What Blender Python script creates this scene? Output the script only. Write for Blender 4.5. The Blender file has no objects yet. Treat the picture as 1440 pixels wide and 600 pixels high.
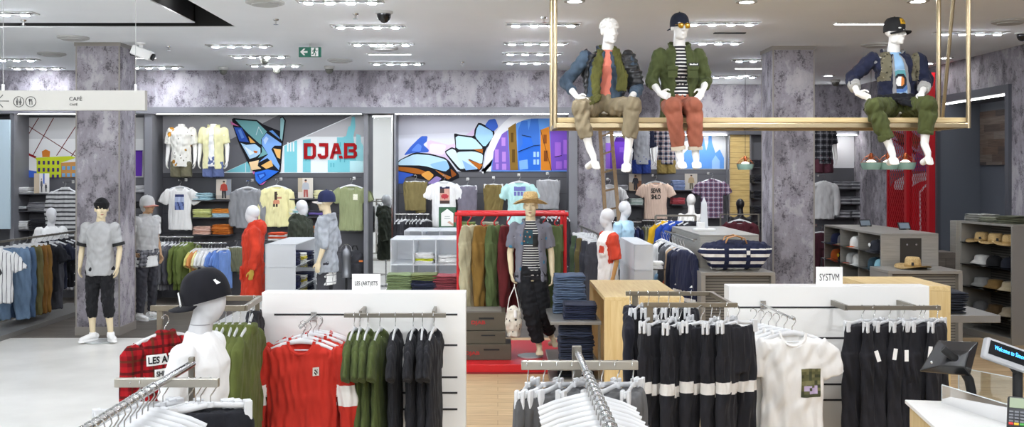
import bpy, bmesh, math, random
import numpy as np
from mathutils import Vector, Matrix, noise as mnoise
from mathutils.bvhtree import BVHTree
random.seed(7)
PI = math.pi
SC = bpy.context.scene
COL = SC.collection
F, VX, HY, CZ = 1390.0, 700.0, 245.0, 2.2

def at(px, py, d):
    return Vector(((px - VX) * d / F, d, CZ - (py - HY) * d / F))
def ax(px, d): return (px - VX) * d / F
def az(py, d): return CZ - (py - HY) * d / F
def V3(*a): return Vector(a)

# ------------------------------------------------------------ materials
def lin(c):
    if isinstance(c, str):
        c = c.lstrip('#'); c = [int(c[i:i+2], 16) / 255 for i in (0, 2, 4)]
    return tuple((x / 12.92 if x <= .04045 else ((x + .055) / 1.055) ** 2.4) for x in c) + (1.0,)

MATS = {}
class NT:
    def __init__(s, name):
        s.m = bpy.data.materials.new(name); s.m.use_nodes = True
        s.t = s.m.node_tree; s.b = s.t.nodes['Principled BSDF']; s.out = s.t.nodes['Material Output']
    def n(s, typ, **kw):
        n = s.t.nodes.new(typ)
        for k, v in kw.items():
            if k.startswith('i_'):
                key = k[2:]
                n.inputs[int(key) if key.isdigit() else key.replace('_', ' ')].default_value = v
            else: setattr(n, k, v)
        return n
    def l(s, a, b): s.t.links.new(a, b)
    def coord(s, scale=(1, 1, 1), rot=(0, 0, 0), kind='Object'):
        tc = s.n('ShaderNodeTexCoord'); mp = s.n('ShaderNodeMapping')
        mp.inputs['Scale'].default_value = scale; mp.inputs['Rotation'].default_value = rot
        s.l(tc.outputs[kind], mp.inputs['Vector']); return mp.outputs[0]
    def noise(s, vec, scale, detail=3, rough=.55, dist=0):
        n = s.n('ShaderNodeTexNoise'); n.inputs['Scale'].default_value = scale
        n.inputs['Detail'].default_value = detail; n.inputs['Roughness'].default_value = rough
        n.inputs['Distortion'].default_value = dist
        s.l(vec, n.inputs['Vector']); return n.outputs['Fac']
    def ramp(s, fac, stops, interp='LINEAR'):
        r = s.n('ShaderNodeValToRGB'); r.color_ramp.interpolation = interp
        e = r.color_ramp.elements
        while len(e) < len(stops): e.new(.5)
        for k, (p, c) in zip(e, stops): k.position = p; k.color = lin(c) if not isinstance(c, tuple) else c
        s.l(fac, r.inputs[0]); return r.outputs[0]
    def mix(s, fac, a, b, typ='MIX'):
        m = s.n('ShaderNodeMix', data_type='RGBA', blend_type=typ)
        for sock, v in ((m.inputs[0], fac), (m.inputs[6], a), (m.inputs[7], b)):
            if hasattr(v, 'links'): s.l(v, sock)
            elif isinstance(v, str): sock.default_value = lin(v)
            else: sock.default_value = v
        return m.outputs[2]
    def math(s, op, a, b=0.0, c=None):
        m = s.n('ShaderNodeMath', operation=op)
        for i, v in enumerate((a, b, c)):
            if v is None: continue
            if hasattr(v, 'links'): s.l(v, m.inputs[i])
            else: m.inputs[i].default_value = v
        return m.outputs[0]
    def sep(s, vec):
        n = s.n('ShaderNodeSeparateXYZ'); s.l(vec, n.inputs[0]); return n.outputs
    def base(s, col):
        if hasattr(col, 'links'): s.l(col, s.b.inputs['Base Color'])
        else: s.b.inputs['Base Color'].default_value = lin(col)
    def set(s, rough=.6, metal=0, spec=.5, sheen=0):
        s.b.inputs['Roughness'].default_value = rough; s.b.inputs['Metallic'].default_value = metal
        s.b.inputs['Specular IOR Level'].default_value = spec
        s.b.inputs['Sheen Weight'].default_value = sheen
    def bump(s, h, strength=.3, dist=.01):
        b = s.n('ShaderNodeBump'); b.inputs['Strength'].default_value = strength; b.inputs['Distance'].default_value = dist
        s.l(h, b.inputs['Height']); s.l(b.outputs[0], s.b.inputs['Normal'])

def plain(name, c, rough=.55, metal=0, spec=.5, var=.0, vs=6):
    if name in MATS: return MATS[name]
    k = NT(name); k.set(rough, metal, spec)
    if var:
        f = k.noise(k.coord(), vs, 4)
        d = tuple(max(0, x * (1 - var)) for x in lin(c)[:3]) + (1,); u = tuple(min(1, x * (1 + var)) for x in lin(c)[:3]) + (1,)
        k.base(k.ramp(f, [(.3, d), (.7, u)]))
    else: k.base(c)
    MATS[name] = k.m; return k.m

def fabric(name, c, var=.18, wr=.5, rough=.85, vert=True, sheen=0.05):
    """woven cloth: mottled colour, fine weave and soft creases in the bump"""
    if name in MATS: return MATS[name]
    k = NT(name); k.set(rough, 0, .25, sheen)
    v = k.coord((1, 1, .45 if vert else 1))
    f = k.noise(v, 9, 4)
    L = lin(c)[:3]
    k.base(k.ramp(f, [(.3, tuple(x * (1 - var) for x in L) + (1,)), (.7, tuple(min(1, x * (1 + var)) for x in L) + (1,))]))
    h = k.math('ADD', k.noise(v, 7, 3, .5, .6), k.math('MULTIPLY', k.noise(k.coord(), 260, 1), .06))
    k.bump(h, wr, .02)
    MATS[name] = k.m; return k.m

def stripes(name, c1, c2, period=.03, duty=.5, axis=2, rough=.85, wr=.35, wob=.0):
    if name in MATS: return MATS[name]
    k = NT(name); k.set(rough, 0, .25)
    o = k.coord(); x = k.sep(o)[axis]
    if wob: x = k.math('ADD', x, k.math('MULTIPLY', k.noise(o, 5), wob))
    fr = k.math('FRACT', k.math('DIVIDE', x, period))
    k.base(k.mix(k.math('LESS_THAN', fr, duty), c1, c2))
    k.bump(k.noise(o, 7, 3), wr, .02)
    MATS[name] = k.m; return k.m

def plaid(name, c0, c1, c2, period=.09, line='#101010', rough=.9):
    if name in MATS: return MATS[name]
    k = NT(name); k.set(rough, 0, .2)
    o = k.coord(); s = k.sep(o)
    x = k.math('FRACT', k.math('DIVIDE', s[0], period)); z = k.math('FRACT', k.math('DIVIDE', s[2], period))
    cx = k.mix(k.math('LESS_THAN', x, .45), c0, c1); 
    cz = k.mix(k.math('LESS_THAN', z, .45), c0, c1)
    col = k.mix(.5, cx, cz)
    l1 = k.math('MAXIMUM', k.math('COMPARE', x, .22, .05), k.math('COMPARE', z, .22, .05))
    col = k.mix(k.math('MULTIPLY', l1, .75), col, c2)
    l2 = k.math('MAXIMUM', k.math('COMPARE', x, .72, .06), k.math('COMPARE', z, .72, .06))
    col = k.mix(k.math('MULTIPLY', l2, .7), col, line)
    k.base(col); k.bump(k.noise(o, 8, 3), .4, .02)
    MATS[name] = k.m; return k.m

def blotch(name, base, spots, scale=9, size=.25, rough=.85):
    """printed cloth: scattered motifs"""
    if name in MATS: return MATS[name]
    k = NT(name); k.set(rough, 0, .25); o = k.coord(); col = base
    for i, (c, sc, sz) in enumerate(spots):
        v = k.n('ShaderNodeTexVoronoi'); v.inputs['Scale'].default_value = sc
        off = k.n('ShaderNodeVectorMath', operation='ADD'); off.inputs[1].default_value = (i * 3.7, i * 1.3, i * 2.1)
        k.l(o, off.inputs[0]); k.l(off.outputs[0], v.inputs['Vector'])
        d = k.math('ADD', v.outputs['Distance'], k.math('MULTIPLY', k.noise(o, 30), .15))
        col = k.mix(k.math('LESS_THAN', d, sz), col, c)
    k.base(col); k.bump(k.noise(o, 7, 3), .35, .02)
    MATS[name] = k.m; return k.m

def emit(name, c, s):
    if name in MATS: return MATS[name]
    k = NT(name); k.base(c); k.b.inputs['Emission Color'].default_value = lin(c); k.b.inputs['Emission Strength'].default_value = s
    MATS[name] = k.m; return k.m

def frosted(name, c='#eef0f2', clear=.35):
    if name in MATS: return MATS[name]
    k = NT(name); t = k.n('ShaderNodeBsdfTransparent'); d = k.n('ShaderNodeBsdfDiffuse'); tl = k.n('ShaderNodeBsdfTranslucent'); g = k.n('ShaderNodeBsdfGlossy')
    for s in (d, tl): s.inputs[0].default_value = lin(c)
    g.inputs['Roughness'].default_value = .15
    m1 = k.n('ShaderNodeMixShader'); m1.inputs[0].default_value = .45; k.l(d.outputs[0], m1.inputs[1]); k.l(tl.outputs[0], m1.inputs[2])
    m2 = k.n('ShaderNodeMixShader'); m2.inputs[0].default_value = clear; k.l(m1.outputs[0], m2.inputs[1]); k.l(t.outputs[0], m2.inputs[2])
    m3 = k.n('ShaderNodeMixShader'); m3.inputs[0].default_value = .06; k.l(m2.outputs[0], m3.inputs[1]); k.l(g.outputs[0], m3.inputs[2])
    k.l(m3.outputs[0], k.out.inputs[0]); MATS[name] = k.m; return k.m

def clearplastic(name, c='#ffffff', gl=.1):
    if name in MATS: return MATS[name]
    k = NT(name); t = k.n('ShaderNodeBsdfTransparent'); g = k.n('ShaderNodeBsdfGlossy'); fr = k.n('ShaderNodeFresnel')
    t.inputs[0].default_value = lin(c); g.inputs['Roughness'].default_value = .03
    m = k.n('ShaderNodeMixShader'); k.l(k.math('ADD', fr.outputs[0], gl), m.inputs[0])
    k.l(t.outputs[0], m.inputs[1]); k.l(g.outputs[0], m.inputs[2]); k.l(m.outputs[0], k.out.inputs[0])
    MATS[name] = k.m; return k.m

def concrete_mat():
    k = NT('weathered_concrete'); k.set(.8, 0, .3)
    g = k.coord(kind='Object')
    vs = k.coord((1.3, 1.3, .9)); st = k.coord((2.6, 2.6, .9))
    big = k.noise(vs, 1.1, 3, .5); mid = k.noise(vs, 4.0, 10, .7); fine = k.noise(g, 45, 5, .7); streak = k.noise(st, 2.2, 9, .68)
    f = k.math('ADD', k.math('ADD', k.math('MULTIPLY', big, .42), k.math('MULTIPLY', mid, .46)), k.math('MULTIPLY', streak, .12))
    col = k.ramp(f, [(.38, '#5d585f'), (.455, '#6f6a71'), (.47, '#8a858b'), (.53, '#96919a'), (.545, '#aaa6ab'), (.62, '#b7b3b6')])
    pit = k.ramp(k.math('ADD', k.math('MULTIPLY', mid, .5), k.math('MULTIPLY', fine, .5)), [(.43, '#6e6a70'), (.455, '#ffffff')])
    k.base(k.mix(.6, k.mix(.25, col, k.ramp(streak, [(.35, '#716c73'), (.65, '#b5b1b4')])), pit, 'MULTIPLY')); k.bump(k.math('ADD', mid, k.math('MULTIPLY', fine, .4)), .5, .03)
    return k.m

def planks_mat(name, c1, c2, c3, rot, rough=.45, w=1.4, h=.16):
    if name in MATS: return MATS[name]
    k = NT(name); k.set(rough, 0, .4)
    v = k.coord((1, 1, 1), rot)
    b = k.n('ShaderNodeTexBrick'); b.inputs['Scale'].default_value = 1; b.inputs['Brick Width'].default_value = w; b.inputs['Row Height'].default_value = h
    b.inputs['Mortar Size'].default_value = .003; b.inputs['Color1'].default_value = lin(c1); b.inputs['Color2'].default_value = lin(c2); b.inputs['Mortar'].default_value = lin(c3)
    b.inputs['Bias'].default_value = 0
    k.l(v, b.inputs['Vector'])
    gr = k.noise(k.coord((1.2, 14, 14), rot), 3, 6, .6, .4)
    k.base(k.mix(.55, b.outputs['Color'], k.ramp(gr, [(.3, '#9a948c'), (.7, '#ffffff')]), 'MULTIPLY'))
    MATS[name] = k.m; return k.m

def lightwood_mat(name, c1='#c9a977', c2='#e2c794', axis=2, rough=.45):
    if name in MATS: return MATS[name]
    k = NT(name); k.set(rough, 0, .4)
    sc = [26, 26, 26]; sc[axis] = 1.6
    f = k.noise(k.coord(tuple(sc)), 1.3, 6, .6, .7)
    k.base(k.ramp(f, [(.3, c1), (.7, c2)])); MATS[name] = k.m; return k.m

# ------------------------------------------------------------ mesh building
class MB:
    def __init__(s): s.v = []; s.f = []; s.m = []
    def add(s, vs, fs, m=0):
        o = len(s.v); s.v += [tuple(v) for v in vs]; s.f += [tuple(i + o for i in f) for f in fs]; s.m += [m] * len(fs); return s
    def box(s, x0, x1, y0, y1, z0, z1, m=0):
        vs = [(x, y, z) for z in (z0, z1) for y in (y0, y1) for x in (x0, x1)]
        return s.add(vs, [(0, 2, 3, 1), (4, 5, 7, 6), (0, 1, 5, 4), (2, 6, 7, 3), (0, 4, 6, 2), (1, 3, 7, 5)], m)
    def obox(s, c, size, R=None, m=0):
        a, b, d = (x / 2 for x in size); t = MB().box(-a, a, -b, b, -d, d)
        R = R or Matrix.Identity(3); c = Vector(c)
        return s.add([c + R @ Vector(v) for v in t.v], t.f, m)
    def bar(s, p, q, w, h, m=0, up=(0, 0, 1)):
        p, q = Vector(p), Vector(q); t = (q - p); L = t.length; t.normalize()
        u = Vector(up); 
        if abs(u.dot(t)) > .95: u = Vector((0, 1, 0))
        x = t.cross(u).normalized(); u = x.cross(t)
        R = Matrix((x, t, u)).transposed()
        return s.obox((p + q) / 2, (w, L, h), R, m)
    def tube(s, pts, r, n=8, side=(1, 0, 0), m=0, caps=True, gap=None, thick=0, frames=None):
        pts = [Vector(p) for p in pts]; N = len(pts)
        if not isinstance(r, (list, tuple)): r = [r] * N
        rr = [(x, x) if not isinstance(x, (list, tuple)) else x for x in r]
        rings = []
        sd = Vector(side)
        for i, p in enumerate(pts):
            t = (pts[min(i + 1, N - 1)] - pts[max(i - 1, 0)])
            t = t.normalized() if t.length > 1e-9 else Vector((0, 0, 1))
            a = sd - t * sd.dot(t)
            if a.length < .15:
                w = Vector((0, 1, 0)) if abs(t.y) < .9 else Vector((0, 0, 1)); a = w - t * w.dot(t)
            a.normalize(); b = t.cross(a); sd = a
            ra, rb = rr[i][:2]
            if gap is None:
                rings.append([p + a * (ra * math.cos(2 * PI * k / n)) + b * (rb * math.sin(2 * PI * k / n)) for k in range(n)])
            else:   # C-shaped section open around direction -b*sign (front)
                g0, g1 = gap[i]; L = []
                f = -1 if True else 1
                for sgn in (0, 1):
                    seq = range(n + 1) if sgn == 0 else range(n, -1, -1)
                    for k in seq:
                        th = g0 + (2 * PI - g0 - g1) * k / n   # measured from the front
                        q = (0 if sgn == 0 else thick)
                        # front = -Y world-ish : choose whichever of +-b points to -y
                        fr = b if b.dot(Vector(frames or (0, -1, 0))) > 0 else -b
                        L.append(p + fr * ((rb - q) * math.cos(th)) + a * ((ra - q) * math.sin(th)))
                rings.append(L)
        K = len(rings[0]); vs = [v for R in rings for v in R]; fs = []
        for i in range(N - 1):
            for k in range(K):
                a0 = i * K + k; a1 = i * K + (k + 1) % K
                fs.append((a0, a1, a1 + K, a0 + K))
        if caps: 
            if gap is None: fs += [tuple(range(K - 1, -1, -1)), tuple((N - 1) * K + k for k in range(K))]
            else:
                h = K // 2
                for base, fl in ((0, 0), ((N - 1) * K, 1)):
                    for k in range(h - 1):
                        q = (base + k, base + k + 1, base + K - 2 - k, base + K - 1 - k); fs.append(q if fl else q[::-1])
        return s.add(vs, fs, m)
    def ball(s, c, r, R=None, n=12, m=0):
        if not isinstance(r, (list, tuple)): r = (r, r, r)
        c = Vector(c); R = R or Matrix.Identity(3); h = max(4, n // 2 + 1); vs = []; fs = []
        vs.append(c + R @ Vector((0, 0, r[2])))
        for i in range(1, h):
            t = PI * i / h
            for k in range(n): vs.append(c + R @ Vector((r[0] * math.sin(t) * math.cos(2 * PI * k / n), r[1] * math.sin(t) * math.sin(2 * PI * k / n), r[2] * math.cos(t))))
        vs.append(c + R @ Vector((0, 0, -r[2]))); e = len(vs) - 1
        for k in range(n): fs.append((0, 1 + k, 1 + (k + 1) % n))
        for i in range(h - 2):
            for k in range(n):
                a = 1 + i * n + k; b = 1 + i * n + (k + 1) % n; fs.append((a, a + n, b + n, b))
        for k in range(n): fs.append((e, 1 + (h - 2) * n + (k + 1) % n, 1 + (h - 2) * n + k))
        return s.add(vs, fs, m)
    def lathe(s, prof, n=20, c=(0, 0, 0), sx=1, sy=1, m=0, R=None):
        c = Vector(c); vs = []; fs = []; R = R or Matrix.Identity(3)
        for (r, z) in prof:
            for k in range(n): vs.append(c + R @ Vector((r * sx * math.cos(2 * PI * k / n), r * sy * math.sin(2 * PI * k / n), z)))
        for i in range(len(prof) - 1):
            for k in range(n):
                a = i * n + k; b = i * n + (k + 1) % n; fs.append((a, b, b + n, a + n))
        if prof[0][0] > 1e-6: fs.append(tuple(range(n - 1, -1, -1)))
        if prof[-1][0] > 1e-6: fs.append(tuple((len(prof) - 1) * n + k for k in range(n)))
        return s.add(vs, fs, m)
    def prism(s, pts, y0, y1, m=0):
        """polygon in (x,z), extruded y0..y1"""
        n = len(pts)
        vs = [(x, y0, z) for x, z in pts] + [(x, y1, z) for x, z in pts]
        A = sum(pts[i][0] * pts[(i + 1) % n][1] - pts[(i + 1) % n][0] * pts[i][1] for i in range(n))
        fr = tuple(range(n)); bk = tuple(range(2 * n - 1, n - 1, -1))
        fs = [fr, bk] + [(i, i + n, (i + 1) % n + n, (i + 1) % n) for i in range(n)]
        if A < 0: fs = [f[::-1] for f in fs]
        return s.add(vs, fs, m)
    def mesh(s, name, mats, smooth=False, weld=False):
        me = bpy.data.meshes.new(name); me.from_pydata(s.v, [], s.f)
        if not isinstance(mats, (list, tuple)): mats = [mats]
        for m in mats: me.materials.append(m)
        me.polygons.foreach_set('material_index', s.m)
        if smooth: me.polygons.foreach_set('use_smooth', [True] * len(me.polygons))
        me.update(); return me
    def build(s, name, mats, parent=None, smooth=False, bevel=0, angle=None):
        me = s.mesh(name, mats, smooth)
        if smooth: sharpen(me, angle or 50)
        o = link(name, me, parent)
        if bevel:
            b = o.modifiers.new('edge', 'BEVEL'); b.width = bevel; b.segments = 2; b.limit_method = 'ANGLE'; b.harden_normals = False
        return o

def sharpen(me, deg):
    bm = bmesh.new(); bm.from_mesh(me); a = math.radians(deg)
    for e in bm.edges:
        if len(e.link_faces) == 2 and e.calc_face_angle(0) > a: e.smooth = False
    bmesh.ops.recalc_face_normals(bm, faces=bm.faces)
    bm.to_mesh(me); bm.free()

def link(name, me, parent=None):
    o = bpy.data.objects.new(name, me); COL.objects.link(o)
    if parent: o.parent = parent
    return o

SEEN = {}
def tag(o, label, cat, group=None, kind=None):
    o['label'] = label; o['category'] = cat
    if group: o['group'] = group
    if kind: o['kind'] = kind
    return o
def thing(name, label, cat, loc=(0, 0, 0), rz=0, group=None):
    o = bpy.data.objects.new(name, None); COL.objects.link(o); o.location = loc; o.rotation_euler = (0, 0, rz); o.empty_display_size = .05
    return tag(o, label, cat, group)
def struct(name, mb, mats, **k):
    o = mb.build(name, mats, **k); o['kind'] = 'structure'; return o

def dup(root, loc=None, rz=None, label=None, group=None, mat=None):
    r = root.copy(); COL.objects.link(r)
    if loc is not None: r.location = loc
    if rz is not None: r.rotation_euler = (0, 0, rz)
    if label: r['label'] = label
    if group: r['group'] = group
    recolor(r, mat)
    for ch in list(root.children):
        c = ch.copy(); COL.objects.link(c); c.parent = r
        for g in list(ch.children):
            d = g.copy(); COL.objects.link(d); d.parent = c
    return r
def recolor(o, m):
    if m and o.type == 'MESH':
        for sl in o.material_slots[:1]: sl.link = 'OBJECT'; sl.material = m

class Proto:
    """first use places the prototype itself, later uses are copies"""
    def __init__(s, fn): s.fn = fn; s.o = None
    def put(s, loc, rz, label, cat, group=None, mat=None):
        if s.o is None:
            s.o = s.fn(); o = s.o; o.location = loc; o.rotation_euler = (0, 0, rz); recolor(o, mat)
            if group: o['group'] = group
        else: o = dup(s.o, loc, rz, None, group, mat)
        o['label'] = label; o['category'] = cat
        if group: o['group'] = group
        elif 'group' in o: del o['group']
        return o

def sn(P, seed, k=(1, 1, 1), n=9, f0=1.0, f1=4.0):
    rs = np.random.RandomState(seed); out = np.zeros(len(P)); Q = P * np.array(k)
    for i in range(n):
        d = rs.normal(size=3); d /= np.linalg.norm(d); f = f0 + (f1 - f0) * rs.rand()
        w = Q @ d * f * 2 * PI + rs.rand() * 6.28
        out += np.sin(w + .8 * np.sin(Q[:, i % 3] * f * 4 + i)) / n ** .5
    return out

def solid(mb, name, mats, voxel=.01, smooth=3, folds=None, paint=None, dec=None):
    """union the overlapping volumes of mb into one continuous smooth surface"""
    me = mb.mesh(name + '_v', mats if isinstance(mats, (list, tuple)) else [mats])
    bm = bmesh.new(); bm.from_mesh(me); bmesh.ops.recalc_face_normals(bm, faces=bm.faces); bm.to_mesh(me); bm.free()
    o = bpy.data.objects.new('tmp', me); COL.objects.link(o)
    r = o.modifiers.new('r', 'REMESH'); r.mode = 'VOXEL'; r.voxel_size = voxel; r.use_smooth_shade = True
    if smooth:
        s = o.modifiers.new('s', 'SMOOTH'); s.factor = .5; s.iterations = smooth
    if dec:
        d = o.modifiers.new('d', 'DECIMATE'); d.ratio = dec
    dg = bpy.context.evaluated_depsgraph_get()
    out = bpy.data.meshes.new_from_object(o.evaluated_get(dg)); out.name = name
    bpy.data.objects.remove(o); bpy.data.meshes.remove(me)
    n = len(out.vertices)
    if folds and n:
        co = np.empty(n * 3); out.vertices.foreach_get('co', co); co = co.reshape(-1, 3)
        no = np.empty(n * 3); out.vertex_normals.foreach_get('vector', no); no = no.reshape(-1, 3)
        amp, k, seed = folds
        co = co + no * (amp * sn(co, seed, k))[:, None]
        out.vertices.foreach_set('co', co.ravel()); out.update()
    out.materials.clear()
    for m in (mats if isinstance(mats, (list, tuple)) else [mats]): out.materials.append(m)
    np_ = len(out.polygons)
    if paint and np_:
        c = np.empty(np_ * 3); out.polygons.foreach_get('center', c); c = c.reshape(-1, 3)
        out.polygons.foreach_set('material_index', paint(c).astype(np.int32))
    else: out.polygons.foreach_set('material_index', np.zeros(np_, dtype=np.int32))
    out.polygons.foreach_set('use_smooth', np.ones(np_, dtype=bool))
    out.update(); return out

FONT = {}
def text_mesh(name, s, width=None, height=None, mat=None, extrude=.001, bold=0.0, loc=(0, 0, 0)):
    """lettering in the XZ plane facing -Y, centred on the origin"""
    c = bpy.data.curves.new(name, 'FONT'); c.body = s; c.align_x = 'CENTER'; c.align_y = 'CENTER'; c.extrude = extrude; c.offset = bold; c.size = 1; c.resolution_u = 3
    o = bpy.data.objects.new('tmp', c); COL.objects.link(o)
    dg = bpy.context.evaluated_depsgraph_get(); me = bpy.data.meshes.new_from_object(o.evaluated_get(dg)); me.name = name
    bpy.data.objects.remove(o)
    n = len(me.vertices); co = np.empty(n * 3); me.vertices.foreach_get('co', co); co = co.reshape(-1, 3)
    lo, hi = co.min(0), co.max(0); ce = (lo + hi) / 2
    sx = width / (hi[0] - lo[0]) if width else None; sz = height / (hi[1] - lo[1]) if height else None
    sx = sx or sz; sz = sz or sx
    out = np.stack([(co[:, 0] - ce[0]) * sx + loc[0], -co[:, 2] + loc[1], (co[:, 1] - ce[1]) * sz + loc[2]], 1)
    me.vertices.foreach_set('co', out.ravel()); me.materials.clear(); me.materials.append(mat); 
    me.polygons.foreach_set('material_index', [0] * len(me.polygons)); me.update()
    return me

def wrap(me, target, off=.003, d=(0, 1, 0)):
    """lay a flat mesh onto a cloth surface (both in the same local space), cast along d"""
    bm = bmesh.new(); bm.from_mesh(target); bv = BVHTree.FromBMesh(bm); bm.free(); d = Vector(d).normalized()
    ds = []
    hit = []
    for v in me.vertices:
        h = bv.ray_cast(v.co - d * 1.0, d); hit.append(h[0]); 
    base = sum((v.co.dot(d) for v in me.vertices)) / max(1, len(me.vertices))
    av = [h.dot(d) for h in hit if h is not None]; av = sum(av) / len(av) if av else base
    for v, h in zip(me.vertices, hit):
        rel = v.co.dot(d) - base
        t = (h.dot(d) if h is not None else av) - off + min(rel, 0) * 1
        v.co = v.co - d * v.co.dot(d) + d * t
    me.update(); return me

def patch(name, x0, x1, z0, z1, mats, n=8, y=0, art=None):
    """a gridded rectangle facing -Y, art(u,v)->material index per cell"""
    vs = [(x0 + (x1 - x0) * i / n, y, z0 + (z1 - z0) * j / n) for j in range(n + 1) for i in range(n + 1)]
    mb = MB()
    fs = []; ms = []
    for j in range(n):
        for i in range(n):
            fs.append((j * (n + 1) + i, j * (n + 1) + i + 1, (j + 1) * (n + 1) + i + 1, (j + 1) * (n + 1) + i))
            ms.append(art((i + .5) / n, (j + .5) / n) if art else 0)
    mb.v = vs; mb.f = fs; mb.m = ms
    return mb.mesh(name, mats, True)

ORD = 'first second third fourth fifth sixth seventh eighth ninth tenth eleventh twelfth thirteenth fourteenth fifteenth sixteenth seventeenth eighteenth nineteenth twentieth'.split()
def nth(i, n, a='leftmost', b='rightmost', frm='from left'):
    if n == 1: return 'only'
    if i == 0: return a
    if i == n - 1: return b
    if i < 20: return ORD[i] + ' ' + frm
    return ORD[n - 1 - i] + ' from right'
EXPOSURE = 0.82; SPOT_W = 45.0
# ============================================================ room shell
CEIL = 4.0; YB = 17.65; YF = 17.1; YW = 20.2
concrete = concrete_mat()
ceil_white = plain('ceiling_paint', '#eef1f4', .9, var=.02, vs=1)
tile_white = NT('pale_floor'); tile_white.set(.3, 0, .4)
_f = tile_white.noise(tile_white.coord(), 1.5, 5); tile_white.base(tile_white.ramp(_f, [(.3, '#d3d1ca'), (.7, '#e4e2dc')])); tile_white = tile_white.m
warm_floor = planks_mat('warm_plank_floor', '#d9bd93', '#c9aa80', '#a88a62', (0, 0, PI / 2 * 0), .42, 1.5, .17)
dark_floor = planks_mat('grey_plank_floor', '#6d665f', '#5d564f', '#3c3733', (0, 0, 0), .5, 1.5, .17)
grey_steel = plain('grey_painted_metal', '#76767b', .5, .1)
dark_slat = plain('dark_grey_slatwall', '#55555a', .55)
darker = plain('charcoal_board', '#3e3e42', .6)
black_m = plain('black_matt', '#0d0d0e', .6)
white_lam = plain('white_laminate', '#f1f0ec', .35)
brushed = plain('brushed_steel', '#8f8a80', .35, .85)
bronze = plain('bronze_steel', '#857c6c', .38, .8)
chrome = plain('chrome', '#d5d5d5', .15, 1)
brass = plain('champagne_brass', '#b9a888', .3, .9)
plastic_white = plain('white_plastic', '#f4f4f2', .35)

struct('floor', MB().box(-9.3, 8.6, -6, 20.4, -.1, 0), tile_white)
struct('floor_dark_planks', MB().box(-9.2, -4.2, 13.3, YB, 0, .004).box(-1.3, 7.28, 13.3, 20.2, 0, .004), dark_floor)['label'] = 'dark grey plank floor at the back'
struct('floor_warm_planks', MB().box(-.55, 8.5, -1, 13.3, 0, .004), warm_floor)

# ceiling with an L-shaped black trough cut into it
c = MB()
c.box(-9.3, 8.6, 12.1, 20.6, CEIL, CEIL + .012); c.box(-3.2, 8.6, -6, 12.1, CEIL, CEIL + .012); c.box(-9.3, -3.6, -6, 11.75, CEIL, CEIL + .012)
struct('ceiling', c, ceil_white)
t = MB()
t.box(-9.3, -3.1, 11.65, 12.2, CEIL + .42, CEIL + .47); t.box(-3.7, -3.1, -6, 11.7, CEIL + .42, CEIL + .47)
t.box(-9.3, -3.2, 12.1, 12.14, CEIL + .012, CEIL + .45); t.box(-3.2, -3.16, -6, 12.14, CEIL + .012, CEIL + .45)
t.box(-9.3, -3.6, 11.71, 11.75, CEIL + .012, CEIL + .45); t.box(-3.64, -3.6, -6, 11.75, CEIL + .012, CEIL + .45)
struct('ceiling_trough', t, black_m)

# back walls
struct('wall_back', MB().box(-9.3, 1.87, YB, YB + .15, 0, CEIL), dark_slat)
w = MB(); w.box(-9.3, 1.87, YF + .03, YB, 3.36, CEIL)
w.box(ax(812, YF), 1.87, YF + .05, YB - .001, 0, 3.36)
struct('wall_back_concrete', w, concrete)
struct('wall_return', MB().box(1.72, 1.87, YB + .15, YW, 0, CEIL), concrete)
w = MB(); w.box(1.87, 7.3, YW, YW + .15, 0, 3.0, 1); w.box(1.87, 7.3, YW - .35, YW + .15, 3.2, CEIL)
w.box(1.87, 7.3, YW - .3, YW + .1, 3.0, 3.2, 1)
w.box(ax(1222, 19.9), ax(1250, 19.9), YW - .35, YW, 0, 3.2)
struct('wall_back_far', w, [concrete, dark_slat])
struct('wall_left', MB().box(-9.45, -9.3, -6, 17.8, 0, CEIL), white_lam)
struct('wall_rear', MB().box(-9.3, 8.6, -6.15, -6, 0, CEIL), plain('rear_wall_grey', '#c9c8c5', .8))
# right wall with the portal recess
XR = 7.28
w = MB(); w.box(XR, XR + .15, 16.3, YW, 0, CEIL); w.box(XR, XR + .15, -6, 14.05, 0, CEIL); w.box(XR, XR + .15, 14.05, 16.3, 3.36, CEIL)
struct('wall_right', w, concrete)
w = MB(); slate = plain('slate_blue_panel', '#5b6069', .6)
w.box(XR + .002, 8.05, 16.285, 16.4, 0, 3.36); w.box(7.95, 8.05, 13.9, 16.3, 0, 3.36); w.box(XR + .151, 8.05, 13.9, 14.05, 0, 3.36); w.box(XR + .151, 8.05, 13.9, 16.4, 3.361, 3.45)
struct('wall_right_recess', w, slate)
w = MB(); w.box(XR - .05, XR - .001, 14.0, 14.1, 0, 3.36); w.box(XR - .05, XR - .001, 16.25, 16.35, 0, 3.42); w.box(XR - .05, XR - .001, 14.0, 16.35, 3.36, 3.48)
struct('trim_1', w, plain('dark_portal_trim', '#4b4d54', .5))

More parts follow.
